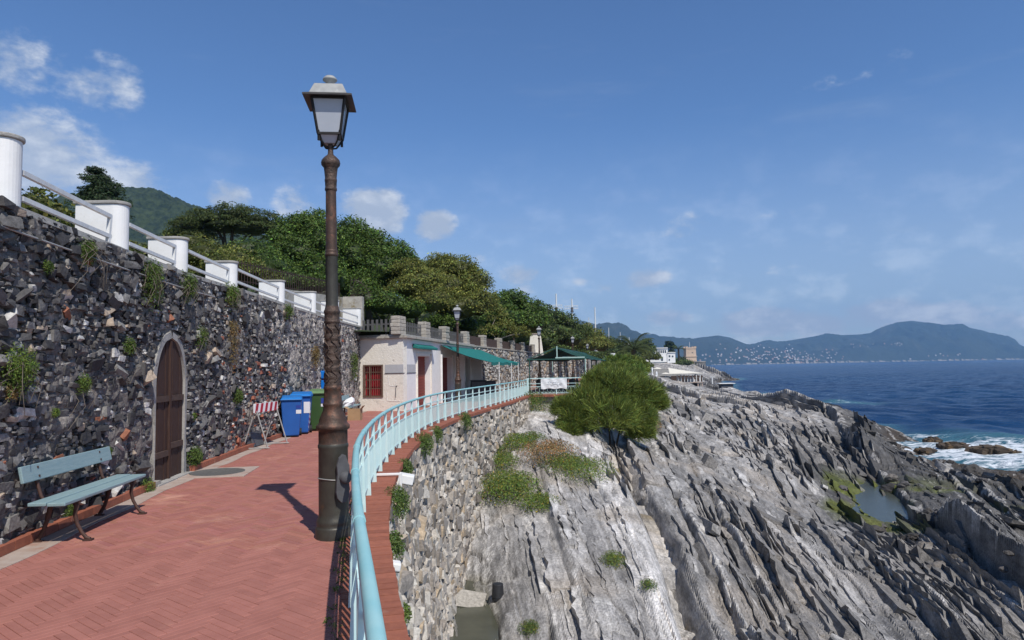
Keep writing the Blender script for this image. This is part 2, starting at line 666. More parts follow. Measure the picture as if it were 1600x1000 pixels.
M['block_stone'] = nmat('block_stone', (.44, .40, .34), (.36, .32, .27), 9, .9, .02, 20, c3=(.22, .20, .17), s3=5, t3=.58, objrand=.12)
M['glass_milk'] = nmat('glass_milk', (.40, .42, .46), (.37, .39, .43), 5, .22, spec=.5)
M['bark'] = nmat('bark', (.09, .07, .05), (.055, .042, .032), 8, .9, .03, 14, stretch=(3, 3, 1))
M['bark_pale'] = nmat('bark_pale', (.30, .26, .21), (.20, .17, .14), 8, .9, .02, 14)
M['stain_wall'] = nmat('stain_wall', (.45, .42, .36), (.33, .30, .26), 4, .9, .01, 20, c3=(.22, .17, .09), s3=2.5, t3=.52)
M['villa_white'] = nmat('villa_white', (.78, .77, .74), (.73, .72, .69), .4, .8)
M['villa_glass'] = nmat('villa_glass', (.05, .07, .09), (.07, .09, .11), .5, .2)
M['tower_stone'] = nmat('tower_stone', (.60, .46, .35), (.50, .38, .29), .8, .9, .1, 3, c3=(.40, .31, .24), s3=.4, t3=.58)
M['canvas'] = nmat('canvas', (.74, .69, .58), (.68, .63, .53), .6, .85)
M['canvas_white'] = nmat('canvas_white', (.76, .76, .75), (.70, .70, .70), .6, .85)
M['terrace_wall'] = nmat('terrace_wall', (.36, .34, .31), (.27, .26, .24), 1.2, .9, .1, 5, c3=(.18, .17, .16), s3=.7, t3=.58)
M['bucket'] = nmat('bucket', (.018, .018, .02), (.028, .028, .03), 10, .6)
M['skin'] = nmat('skin', (.52, .31, .23), (.48, .28, .21), 8, .6)
M['shirt'] = nmat('shirt', (.78, .78, .80), (.70, .70, .73), 6, .85)
M['trousers'] = nmat('trousers', (.03, .035, .05), (.04, .045, .06), 6, .85)
M['hair'] = nmat('hair', (.14, .12, .10), (.10, .085, .07), 30, .7)
M['far_wall'] = nmat('far_wall', (.47, .43, .38), (.42, .38, .33), .1, .85)
M['far_wall_pink'] = nmat('far_wall_pink', (.46, .31, .24), (.42, .28, .21), .1, .85)
M['far_roof'] = nmat('far_roof', (.34, .19, .13), (.28, .16, .11), .1, .9)
# ================================================================== large structure
WCO = (-2.61202539e-05, 4.86533057e-03, -2.09182958e-01, -3.78126299)


def wall_x(y):
    return np.polyval(WCO, y)


def wall_n(y):
    s = np.polyval(np.polyder(np.array(WCO)), y)
    l = np.sqrt(1 + s * s)
    return 1 / l, -s / l


def wp(y, z, off=0.0):
    """Point of the old retaining wall: y along it, z up, off out over the promenade."""
    nx, ny = wall_n(y)
    o = off
    return Vector((wall_x(y) + nx * o, y + ny * o, z))


def wall_top(y):
    return float(np.interp(y, [-2, 7, 12, 16, 30], [3.40, 3.42, 3.44, 3.54, 3.56]))


RY = np.array([-2, -1, 0, 1, 1.96, 2.55, 3.68, 5.73, 7.26, 9.86, 12.34, 17, 20.9, 24, 29, 34, 38.5, 42.0])
RXX = np.array([.50, .27, .05, -.16, -.39, -.54, -.83, -1.32, -1.65, -2.06, -2.33, -2.52, -2.40, -2.05, -1.20, -.32, .36, .85])
_rt = np.gradient(RXX, RY)


def rail_x(y):
    y = np.clip(np.asarray(y, float), RY[0], RY[-1])
    i = np.clip(np.searchsorted(RY, y) - 1, 0, len(RY) - 2)
    h = RY[i + 1] - RY[i]
    t = (y - RY[i]) / h
    return (2 * t**3 - 3 * t**2 + 1) * RXX[i] + (t**3 - 2 * t**2 + t) * h * _rt[i] + (-2 * t**3 + 3 * t**2) * RXX[i + 1] + (t**3 - t**2) * h * _rt[i + 1]


def rail_n(y):
    s = (rail_x(y + .05) - rail_x(y - .05)) / .1
    l = np.sqrt(1 + s * s)
    return 1 / l, -s / l


def rp(y, z, off=0.0):
    nx, ny = rail_n(y)
    return Vector((float(rail_x(y) + nx * off), float(y + ny * off), z))


_ys = np.linspace(-2, 42, 4401)
_xs = rail_x(_ys)
_arc = np.concatenate([[0], np.cumsum(np.hypot(np.diff(_xs), np.diff(_ys)))])


def rail_at(s):
    return float(np.interp(s, _arc, _ys))


RAIL_LEN = float(_arc[-1])

# house and terrace wall line beyond the old wall
HA, HB, HC = Vector((-6.45, 28.6, 0)), Vector((-4.49, 28.0, 0)), Vector((-2.44, 42.0, 0))
W2 = [(-2.44, 42.0), (2.1, 65.0), (9.0, 100.0), (20.0, 150.0), (46, 260)]


def land_x(y):
    """Sea-side line of the walls that hold the upper gardens."""
    if y < 28.0:
        return float(wall_x(max(y, -3)))
    return float(np.interp(y, [28.0, 42, 65, 100, 150, 260, 460], [-4.49, -2.44, 2.1, 9.0, 20.0, 46.0, 95.0]))


# ------------------------------------------------------------------ rocks used for masonry
def hull_rock(seed, lo=.50, cut=.6):
    """A broken stone: a jittered block with corners knocked off."""
    r = np.random.default_rng(seed)
    bm = bmesh.new()
    for c in np.array([(x, y, z) for x in (-1, 1) for y in (-1, 1) for z in (-1, 1)], float):
        q = c * r.uniform(lo, 1.0, 3)
        bm.verts.new(q)
        if r.random() < cut:
            q2 = q.copy()
            q2[r.integers(0, 3)] *= r.uniform(.2, .7)
            bm.verts.new(q2 * 1.05)
    res = bmesh.ops.convex_hull(bm, input=bm.verts)
    bmesh.ops.delete(bm, geom=[g for g in res['geom_interior'] if isinstance(g, bmesh.types.BMVert)], context='VERTS')
    bmesh.ops.triangulate(bm, faces=bm.faces)
    bmesh.ops.recalc_face_normals(bm, faces=bm.faces)
    bm.verts.index_update()
    V = np.array([v.co[:] for v in bm.verts])
    T = np.array([[v.index for v in f.verts] for f in bm.faces])
    bm.free()
    return V, T


ROCKS = [hull_rock(100 + i) for i in range(8)]
SLABS = [hull_rock(200 + i, .66, .35) for i in range(8)]


def rand_rot(n, amt, rng):
    """n rotation matrices, random axis, angle up to amt."""
    ax = rng.normal(size=(n, 3))
    ax /= np.linalg.norm(ax, axis=1)[:, None]
    a = rng.uniform(-amt, amt, n)
    c, s = np.cos(a), np.sin(a)
    x, y, z = ax.T
    C = 1 - c
    return np.stack([np.stack([c + x * x * C, x * y * C - z * s, x * z * C + y * s], -1),
                     np.stack([y * x * C + z * s, c + y * y * C, y * z * C - x * s], -1),
                     np.stack([z * x * C - y * s, z * y * C + x * s, c + z * z * C], -1)], -2)


def joined_stones(P, F, S, tint, rng, amt=1.2, shapes=None):
    """P positions, F frames (n,3,3 columns = tangent, up, normal), S scales -> vertex, triangle, tint arrays."""
    n = len(P)
    shapes = shapes or ROCKS
    k = rng.integers(0, len(shapes), n)
    Rm = rand_rot(n, amt, rng)
    VV, TT, CC, base = [], [], [], 0
    for i, (V, T) in enumerate(shapes):
        idx = np.where(k == i)[0]
        if not len(idx):
            continue
        q = np.einsum('nij,vj->nvi', Rm[idx], V) * S[idx][:, None, :]
        q = np.einsum('nij,nvj->nvi', F[idx], q) + P[idx][:, None, :]
        VV.append(q.reshape(-1, 3))
        CC.append(np.repeat(tint[idx], len(V), 0))
        TT.append((T[None] + (np.arange(len(idx)) * len(V))[:, None, None]).reshape(-1, 3) + base)
        base += len(idx) * len(V)
    return np.concatenate(VV), np.concatenate(TT), np.concatenate(CC)


def single_stones(name, P, F, S, mat_, par, rng, amt=1.2):
    meshes = [np_mesh('stone', V, None, T, [mat_]) for V, T in ROCKS]
    Rm = rand_rot(len(P), amt, rng)
    for i in range(len(P)):
        A = F[i] @ np.diag(S[i]) @ Rm[i]
        m = Matrix([[*A[0], P[i][0]], [*A[1], P[i][1]], [*A[2], P[i][2]], [0, 0, 0, 1]])
        o = bpy.data.objects.new(name, meshes[int(rng.integers(0, 8))])
        COL.objects.link(o)
        parent(o, par)
        o.matrix_basis = m


# ------------------------------------------------------------------ promenade paving
def build_path():
    ys = np.concatenate([np.arange(-2, 44, .5), np.arange(44, 150, 4)])
    V, Q = [], []
    for y in ys:
        xl = land_x(y) - .3 if y < 28 else land_x(y) - .05
        xr = float(rail_x(y)) if y <= 42 else land_x(y) + 3.4
        z = -.007 if y < 29.8 else .0
        for t in np.linspace(0, 1, 6):
            V.append((xl + (xr - xl) * t, y, z))
    for i in range(len(ys) - 1):
        for k in range(5):
            a = i * 6 + k
            Q.append((a, a + 1, a + 7, a + 6))
    jm = nmat('brick_joint', (.26, .12, .085), (.31, .15, .11), 20, .95, c3=(.33, .16, .11), s3=3)
    path = link('promenade_path', np_mesh('promenade_path', V, Q, mats=[jm]))
    tag(path, kind='structure')
    W, n = .066, 5
    ang = R(51.8)
    ca, sa = math.cos(ang), math.sin(ang)
    rng = np.random.default_rng(3)
    near, rest = [], []
    g = .0016
    K = 620
    for i in range(-K, K):
        for j in range(-90, 90):
            bx, by = (i + n * j) * W, (i - n * j) * W
            for (x0, y0, lx, ly) in ((0, 0, n, 1), (0, 1, 1, n)):
                cx, cy_ = bx + (x0 + lx / 2) * W, by + (y0 + ly / 2) * W
                X, Y = ca * cx - sa * cy_ - 2.0, sa * cx + ca * cy_ + 10
                if Y < .5 or Y > 30:
                    continue
                if X < wall_x(Y) + .30 or X > rail_x(Y) - .02:
                    continue
                (near if False else rest).append((Y, X, lx * W - 2 * g, ly * W - 2 * g))
    vis = [r for r in rest if -1.0 + .0 < 1 and atan_ok(r[1], r[0])]
    vis.sort()
    singles = set(map(tuple, vis[:300]))
    bmat_ = nmat('brick_paving', (.365, .150, .118), (.320, .127, .100), 5, .85, .0025, 70, c3=(.46, .225, .165), s3=.9, t3=.57, objrand=.08)
    bmat_j = nmat('brick_paving_joined', (.365, .150, .118), (.320, .127, .100), 5, .85, .0025, 70, c3=(.46, .225, .165), s3=.9, t3=.57, attr='tint')

    def brick_me(lx, ly):
        hx, hy = lx / 2, ly / 2
        e = .003
        v = [(-hx, -hy, -.02), (hx, -hy, -.02), (hx, hy, -.02), (-hx, hy, -.02), (-hx, -hy, -e), (hx, -hy, -e), (hx, hy, -e), (-hx, hy, -e),
             (-hx + e, -hy + e, 0), (hx - e, -hy + e, 0), (hx - e, hy - e, 0), (-hx + e, hy - e, 0)]
        f = [(0, 1, 5, 4), (1, 2, 6, 5), (2, 3, 7, 6), (3, 0, 4, 7), (4, 5, 9, 8), (5, 6, 10, 9), (6, 7, 11, 10), (7, 4, 8, 11), (8, 9, 10, 11)]
        return np.array(v), np.array(f)
    bv = {True: brick_me(n * W - 2 * g, W - 2 * g), False: brick_me(W - 2 * g, n * W - 2 * g)}
    bme = {k: np_mesh('brick', *v, mats=[bmat_]) for k, v in bv.items()}
    VV, QQ, CC, b = [], [], [], 0
    Rz_ = np.array([[ca, -sa, 0], [sa, ca, 0], [0, 0, 1]])
    for r in rest:
        Y, X, lx, ly = r
        dz = rng.normal() * .0005
        tx, ty = rng.normal(size=2) * .0025
        long_ = lx > ly
        if r in singles:
            o = bpy.data.objects.new('brick', bme[long_])
            COL.objects.link(o)
            o.parent = path
            o.matrix_basis = Matrix.Translation((X, Y, dz)) @ Euler((tx, ty, ang)).to_matrix().to_4x4()
        else:
            v, f = bv[long_]
            w = v.copy()
            w[:, 2] += dz + tx * v[:, 1] + ty * v[:, 0]
            w = w @ Rz_.T + np.array([X, Y, 0])
            VV.append(w)
            QQ.append(f + b)
            b += 12
            t = 1 + rng.uniform(-.09, .09)
            CC.append(np.tile([t, t * rng.uniform(.94, 1.04), t * rng.uniform(.92, 1.05)], (12, 1)))
    o = link('paving_brick', np_mesh('paving_brick', np.concatenate(VV), np.concatenate(QQ), mats=[bmat_j], attrs={'tint': np.concatenate(CC)}), path)
    o['kind'] = 'stuff'
    # smooth far stretch, where single bricks can no longer be told apart
    # kerb of red bricks along the wall foot, pale strip in front of it
    kerb = None
    mb = MB()
    ys = np.arange(-1, 29.0, .5)
    for i in range(len(ys) - 1):
        a, c = ys[i], ys[i + 1]
        p = [wp(a, 0, .10), wp(a, 0, .36 + .03 * math.sin(a * 3)), wp(c, 0, .36 + .03 * math.sin(c * 3)), wp(c, 0, .10)]
        mb.hexa([(q.x, q.y, -.05) for q in p], [(q.x, q.y, .006) for q in p])
    s = mb.build('gutter_strip', M['concrete_pale'])
    tag(s, kind='structure')
    k = bpy.data.objects.new('kerb', np_mesh('kerb', [(wp(-1, 0, 0)), wp(29, 0, 0), wp(29, 0, .05), wp(-1, 0, .05)], [(0, 1, 2, 3)], mats=[M['brick_edge']]))
    mb = MB()
    for i in range(len(ys) - 1):
        a, c = ys[i], ys[i + 1]
        if 10.3 < (a + c) / 2 < 11.8:
            continue
        p = [wp(a, 0, -.05), wp(a, 0, .10), wp(c, 0, .10), wp(c, 0, -.05)]
        mb.hexa([(q.x, q.y, -.05) for q in p], [(q.x, q.y, .085) for q in p])
    kerb = mb.build('kerb', M['mortar_pale'])
    tag(kerb, kind='structure')
    bpy.data.objects.remove(k)
    for y in np.arange(4.6, 28.8, .27):
        if 10.1 < y < 11.75:
            continue
        p, q = wp(y, 0, .035), wp(y + .26, 0, .035)
        mb = MB()
        d = (q - p)
        mb.box(((p + q) / 2).to_tuple()[:2] + (.055,), (.155, d.length, .09), yaw=math.atan2(d.y, d.x) - math.pi / 2)
        mb.build('brick', M['brick_edge'], kerb, fix=False)


def atan_ok(x, y):
    v = CM.transposed() @ Vector((x, y, -EYE))
    px, py = 800 + FPX * v.x / -v.z, 500 - FPX * v.y / -v.z
    return -20 < px < 1620 and py < 1010


build_path()


# ------------------------------------------------------------------ brick coping under the railing
def build_coping():
    mb = MB()
    ss = np.arange(0, RAIL_LEN, .4)
    for i in range(len(ss) - 1):
        a, c = rail_at(ss[i]), rail_at(ss[i + 1])
        p = [rp(a, 0, -.10), rp(a, 0, .29), rp(c, 0, .29), rp(c, 0, -.10)]
        mb.hexa([(q.x, q.y, -.12) for q in p], [(q.x, q.y, .004) for q in p])
    cop = mb.build('brick_coping', M['concrete'])
    tag(cop, kind='structure')
    step = .143
    mes = []
    for k in range(4):
        m2 = MB()
        m2.box((.105, 0, .012 - .045), (.435 + .006 * (k - 1.5), step - .012, .096))
        mes.append(m2.mesh('brick', M['brick_edge']))
    s = 3.6
    i = 0
    while s < RAIL_LEN - .05 and i < 299:
        y = rail_at(s)
        nx, ny = rail_n(y)
        o = bpy.data.objects.new('brick', mes[random.randrange(4)])
        COL.objects.link(o)
        o.parent = cop
        o.matrix_basis = Matrix.Translation(rp(y, random.uniform(-.002, .002))) @ Euler((random.uniform(-.008, .008), random.uniform(-.01, .01), math.atan2(ny, nx) + random.uniform(-.01, .01))).to_matrix().to_4x4()
        s += step
        i += 1


build_coping()


# ------------------------------------------------------------------ old rubble wall along the landward side
DOOR_Y0, DOOR_Y1 = 10.42, 11.62
DOOR_SPRING, DOOR_TOP = 1.50, 2.27


def door_half(z):
    """Half width of the door opening at height z, as a share of 1."""
    if z <= DOOR_SPRING:
        return 1.0
    t = (z - DOOR_SPRING) / (DOOR_TOP - DOOR_SPRING)
    return math.sqrt(max(0, 1 - t ** 1.9)) if t < 1 else 0


def build_old_wall():
    W = thing('rubble_retaining_wall', 'long dark retaining wall of rough rubble stones with an arched door, carrying white pillars', 'wall', wp(12, 0).to_tuple())
    rng = np.random.default_rng(21)
    ys = np.arange(-1.0, 29.35, .055)
    zs = np.arange(-.06, 3.60, .055)
    YY, ZZ = np.meshgrid(ys, zs, indexing='ij')
    top = np.interp(YY, [-2, 7, 12, 16, 30], [3.38, 3.40, 3.42, 3.52, 3.54])
    ZZ = np.minimum(ZZ, top)
    off = .05 * fbm(YY * 1.3, ZZ * 1.3, 3, 5) + .055 * fbm(YY * 7, ZZ * 7, 3, 9) - .02
    ym, hw = (DOOR_Y0 + DOOR_Y1) / 2, (DOOR_Y1 - DOOR_Y0) / 2
    hz = np.vectorize(door_half)(ZZ)
    inside = (np.abs(YY - ym) < hw * hz + .02) & (ZZ < DOOR_TOP + .02)
    nx, ny = wall_n(YY)
    o = off
    o = np.where(inside, -.42, o + .012)
    V = np.stack([wall_x(YY) + nx * o, YY + ny * o, ZZ], -1)
    cap = V[:, -1].copy()
    cap[:, 0] -= .55
    V = np.concatenate([V, cap[:, None]], 1)
    a, c = V.shape[:2]
    I = np.arange(a * c).reshape(a, c)
    Q = np.stack([I[:-1, :-1], I[1:, :-1], I[1:, 1:], I[:-1, 1:]], -1).reshape(-1, 4)
    # paler lime mortar farther along, dark weathered mortar at the near end
    far = np.clip((YY - 12) / 7, 0, 1) * .95 + .35 * np.clip(fbm(YY * .5, ZZ * .8, 3, 31), -.5, .5) * np.clip((YY - 9) / 6, 0, 1)
    far = np.concatenate([far, far[:, -1:]], 1)
    t = np.array([2.5, 2.35, 2.2]) + np.clip(far, 0, 1.3)[..., None] * np.array([2.7, 2.5, 2.2])
    core = link('wall_core', np_mesh('wall_core', V.reshape(-1, 3), Q, mats=[M['mortar_dark']], attrs={'tint': t.reshape(-1, 3)}), W)
    # end face toward the house
    e = MB()
    p, q = wp(29.3, 0, 0), wp(29.3, 0, -.8)
    e.hexa([(p.x, p.y, 0), (p.x, p.y + .15, 0), (q.x, q.y + .15, 0), (q.x, q.y, 0)], [(p.x - .1, p.y, 3.5), (p.x - .1, p.y + .15, 3.5), (q.x, q.y + .15, 3.5), (q.x, q.y, 3.5)])
    e.build('wall_end', M['mortar_pale'], W)
    # stones
    P, F, S, C, size = [], [], [], [], []
    y = .2
    pal_d = np.array([(.046, .044, .046), (.078, .074, .074), (.13, .122, .118), (.20, .188, .178), (.30, .285, .265), (.52, .50, .47), (.40, .32, .25), (.33, .12, .075)])
    w_near = np.array([.20, .20, .21, .17, .12, .065, .03, .005])
    w_mid = np.array([.12, .16, .21, .22, .16, .08, .03, .02])
    w_red = np.array([.14, .15, .14, .14, .13, .08, .08, .14])
    w_far = np.array([.08, .12, .18, .24, .23, .08, .05, .02])
    while y < 29.2:
        dy = .105 if y < 14 else (.125 if y < 19 else .17)
        z = .02
        while z < 3.42:
            dz = .068 if y < 14 else (.08 if y < 19 else .11)
            yy = y + rng.uniform(-.6, .6) * dy
            zz = z + rng.uniform(-.6, .6) * dz
            z += dz
            hh = door_half(zz)
            if abs(yy - ym) < hw * hh + .20 * (1 if zz < DOOR_TOP + .12 else 0) and zz < DOOR_TOP + .15:
                continue
            if y > 17.5 and rng.random() < .28 + .3 * fbm(yy * .6, zz * .9, 2, 77):
                continue
            big = rng.random()
            s = rng.lognormal(math.log(.038), .42)
            if big > .975:
                s *= rng.uniform(1.5, 2.4)
            s = min(s, .085 if y < 9 else .11)
            nxx, nyy = wall_n(yy)
            tan = np.array([-nyy, nxx, 0])
            nor = np.array([nxx, nyy, 0])
            sc = (s * rng.uniform(.9, 2.0), s * rng.uniform(.35, 1.1), s * rng.uniform(.5, 1.0))
            proud = rng.uniform(-.55, .25) * sc[2] * (1 if y < 17 else .6) + .012
            P.append(wp(yy, zz, proud + .0))
            F.append(np.stack([tan, (0, 0, 1), nor], 1))
            S.append(sc)
            red = 13.2 < yy < 18.5 and zz < 1.9 and rng.random() < .7
            w = w_red if red else (w_near if yy < 10 else (w_mid if yy < 17.5 else w_far))
            c = pal_d[rng.choice(8, p=w / w.sum())] * rng.uniform(.8, 1.25)
            if c[0] > .2 and not red and rng.random() < .8:
                S[-1] = tuple(np.array(sc) * rng.uniform(.45, .8))
            C.append(c)
            size.append(S[-1][0] * S[-1][1] ** .5 / yy)
        y += dy
    P, F, S, C = map(np.array, (P, F, S, C))
    F = F.astype(float)
    vis = np.array([-30 < 800 + FPX * p[0] / p[1] < 640 and p[1] > 5.2 for p in P])
    order = np.argsort(-np.array(size) * vis)
    one = order[:300]
    many = order[300:]
    single_stones('stone', P[one], F[one], S[one], M['stone_single'], W, rng, .55)
    V, T, CC = joined_stones(P[many], F[many], S[many], C[many], rng, .6)
    o = link('small_stone', np_mesh('small_stone', V, None, T, [M['stone_dark']], attrs={'tint': CC}), W)
    o['kind'] = 'stuff'
    # ledge, thin pipe
    mb = MB()
    yv = np.arange(-1, 29.3, .6)
    for a, c in zip(yv[:-1], yv[1:]):
        pa, pc = wp(a, 0, .03), wp(c, 0, .03)
        za, zc = wall_top(a), wall_top(c)
        j = random.uniform(-.012, .012)
        mb.hexa([(pa.x - .65, pa.y, za - .07), (pa.x - .01 + j, pa.y, za - .07), (pc.x - .01 + j, pc.y, zc - .07), (pc.x - .65, pc.y, zc - .07)],
                [(pa.x - .65, pa.y, za), (pa.x - .02 + j, pa.y, za), (pc.x - .02 + j, pc.y, zc), (pc.x - .65, pc.y, zc)])
    mb.build('ledge', M['concrete'], W)
    mb = MB()
    mb.tube([wp(y, wall_top(y) - .27 - .05 * ((y - 5) / 8), .05) for y in np.arange(4, 13.5, 1.0)], .012, 6)
    mb.build('pipe', M['galv'], W)
    # arched double door of planks
    dl = MB()
    out = []
    for z in list(np.linspace(.03, DOOR_SPRING, 4)) + list(np.linspace(DOOR_SPRING, DOOR_TOP, 14))[1:]:
        out.append((hw * door_half(z), z))
    left = [wp(ym - h, z, -.06) for h, z in out]
    right = [wp(ym + h, z, -.06) for h, z in out]
    for i in range(len(out) - 1):
        dl.add([left[i], right[i], right[i + 1], left[i + 1]], [(0, 1, 2, 3)])
    door = dl.build('arched_door', M['wood_dark'], W)
    npl = 8
    for k in range(npl):
        y0 = ym - hw + 2 * hw * k / npl
        y1 = y0 + 2 * hw / npl
        ya, yb = y0 + .004, y1 - .004

        def ztop(y):
            u = min(1, abs(y - ym) / hw)
            return DOOR_SPRING + (DOOR_TOP - DOOR_SPRING) * (1 - u * u) ** (1 / 1.9)
        pm = MB()
        d = -.010 + (.006 if k % 2 else 0) + random.uniform(-.003, .003)
        n = 3
        for q in range(n):
            u0, u1 = ya + (yb - ya) * q / n, ya + (yb - ya) * (q + 1) / n
            b4 = [wp(u0, .03, d - .03), wp(u1, .03, d - .03), wp(u1, .03, d), wp(u0, .03, d)]
            t4 = [wp(u0, ztop(u0), d - .03), wp(u1, ztop(u1), d - .03), wp(u1, ztop(u1), d), wp(u0, ztop(u0), d)]
            pm.hexa(b4, t4)
        pm.build('plank', M['wood_dark'], door)
    for z in (.44, 1.30):
        for (a, c) in ((ym - hw + .03, ym - .05), (ym + .05, ym + hw - .03)):
            pm = MB()
            zz = z + (.10 if a > ym and z < 1 else 0)
            pm.hexa([wp(a, zz - .045, -.008), wp(c, zz - .045, -.008), wp(c, zz - .045, .026), wp(a, zz - .045, .026)],
                    [wp(a, zz + .045, -.008), wp(c, zz + .045, -.008), wp(c, zz + .045, .026), wp(a, zz + .045, .026)])
            pm.build('batten', M['wood_batten'], door)
    pm = MB()
    pm.hexa([wp(ym - .03, .03, -.008), wp(ym + .03, .03, -.008), wp(ym + .03, .03, .034), wp(ym - .03, .03, .034)],
            [wp(ym - .03, 2.22, -.008), wp(ym + .03, 2.22, -.008), wp(ym + .03, 2.22, .034), wp(ym - .03, 2.22, .034)])
    pm.build('centre_strip', M['wood_dark'], door)
    # cement surround: reveal and face band, sill
    sm = MB()
    band = .10
    L0, L1, L2 = [], [], []
    for s_ in (-1, 1):
        pa, pb, pc = [], [], []
        for h, z in out:
            k = h / hw
            wob = .02 * math.sin(z * 9 + s_)
            wd = (band + wob) if z > 1.2 or s_ > 0 else .02
            zo = z + (0 if z <= DOOR_SPRING else band * (z - DOOR_SPRING) / (DOOR_TOP - DOOR_SPRING))
            pa.append(wp(ym + s_ * h, z, -.10))
            pb.append(wp(ym + s_ * h, z, .035))
            pc.append(wp(ym + s_ * (h + wd * (1 if z <= DOOR_SPRING else .25 + .75 * k)), zo, .03))
        pd = [p + Vector((-.12, 0, 0)) for p in pc]
        n = len(pa)
        vs = pa + pb + pc + pd
        fs = []
        for i in range(n - 1):
            for r_ in range(3):
                fs.append((r_ * n + i, r_ * n + i + 1, (r_ + 1) * n + i + 1, (r_ + 1) * n + i))
        sm.add(vs, fs)
    sm.build('door_surround', M['concrete'], W, fix=True)
    sm = MB()
    sm.hexa([wp(ym - hw - .05, -.03, -.2), wp(ym + hw + .12, -.03, -.2), wp(ym + hw + .12, -.03, .12), wp(ym - hw - .05, -.03, .12)],
            [wp(ym - hw - .05, .03, -.2), wp(ym + hw + .12, .03, -.2), wp(ym + hw + .12, .03, .12), wp(ym - hw - .05, .03, .12)])
    sm.build('door_sill', M['concrete'], W, bevel=.006)
    return W


OLD_WALL = build_old_wall()


# ------------------------------------------------------------------ sea wall under the promenade
FOOT_Y = [-2, 17, 20, 24, 28, 30, 33, 38, 42]
FOOT_Z = [-4.7, -4.55, -4.35, -3.7, -2.9, -1.9, -1.45, -1.1, -1.0]


def sea_wall_pt(y, z, off=0.0):
    o = .235 + off + .075 * (-z) + .10 * max(0, -z - 1.5)
    return rp(y, z, o)


def build_sea_wall():
    W = thing('sea_wall', 'pale rubble sea wall dropping from the red brick coping to the rocks', 'wall', sea_wall_pt(16, -4.3).to_tuple())
    rng = np.random.default_rng(5)
    ys = np.concatenate([np.arange(.5, 14, .09), np.arange(14, 42.01, .14)])
    nz = 56
    V, TT = [], []
    for y in ys:
        zf = float(np.interp(y, FOOT_Y, FOOT_Z)) - .5
        nx, ny = rail_n(y)
        for k in range(nz):
            z = -.085 + (zf + .085) * k / (nz - 1)
            o = .235 + .075 * (-z) + .10 * max(0, -z - 1.5)
            V.append((float(rail_x(y)), y, z, nx, ny, o))
    A = np.array(V)
    d = A[:, 5] + .10 * fbm(A[:, 1] * 1.2, A[:, 2] * 1.2, 3, 3) + .06 * fbm(A[:, 1] * 6, A[:, 2] * 6, 3, 8) - .05
    d = np.where(A[:, 2] > -.2, np.minimum(d, .24), d)
    VV = np.stack([A[:, 0] + A[:, 3] * d, A[:, 1] + A[:, 4] * d, A[:, 2]], -1)
    I = np.arange(len(ys) * nz).reshape(len(ys), nz)
    Q = np.stack([I[:-1, :-1], I[1:, :-1], I[1:, 1:], I[:-1, 1:]], -1).reshape(-1, 4)
    link('wall_core', np_mesh('wall_core', VV, Q, mats=[M['mortar_pale']]), W)
    P, F, S, C, size = [], [], [], [], []
    pal = np.array([(.21, .18, .15), (.34, .30, .255), (.43, .385, .33), (.52, .475, .41), (.41, .32, .22), (.27, .235, .20)])
    w = np.array([.12, .26, .30, .16, .08, .08])
    y = 1.5
    while y < 41.8:
        dy = .17 if y < 24 else .26
        zf = float(np.interp(y, FOOT_Y, FOOT_Z))
        z = -.22
        while z > zf - .2:
            dz = .14
            yy, zz = y + rng.uniform(-.55, .55) * dy, z + rng.uniform(-.5, .5) * dz
            z -= dz
            if rng.random() < .12:
                continue
            s = float(np.clip(rng.lognormal(math.log(.105), .36), .045, .11 if y < 10 else .20))
            nx, ny = rail_n(yy)
            F.append(np.stack([(-ny, nx, 0), (0, 0, 1), (nx, ny, 0)], 1))
            sc = (s * rng.uniform(1, 1.7), s * rng.uniform(.65, 1.1), s * rng.uniform(.5, .85))
            P.append(sea_wall_pt(yy, zz, rng.uniform(-.30, .30) * sc[2]))
            S.append(sc)
            C.append(pal[rng.choice(6, p=w / w.sum())] * rng.uniform(.85, 1.15))
            size.append(s / max(yy, 6) if yy > 4 else 0)
        y += dy
    P, S, C = map(np.array, (P, S, C))
    F = np.array(F, float)
    order = np.argsort(-np.array(size))
    single_stones('stone', P[order[:300]], F[order[:300]], S[order[:300]], M['sea_stone_single'], W, rng, .6)
    V, T, CC = joined_stones(P[order[300:]], F[order[300:]], S[order[300:]], C[order[300:]], rng, .7)
    o = link('small_stone', np_mesh('small_stone', V, None, T, [M['sea_stone']], attrs={'tint': CC}), W)
    o['kind'] = 'stuff'
    # white drain pipe over the coping
    y = 10.9
    mb = MB()
    mb.bar(rp(y, .05, .0), rp(y, .05, .40), .04, .035)
    mb.bar(rp(y, .067, .385), rp(y, -.55, .385), .04, .04)
    mb.build('drain_pipe', M['white_paint'], W, bevel=.006)


build_sea_wall()


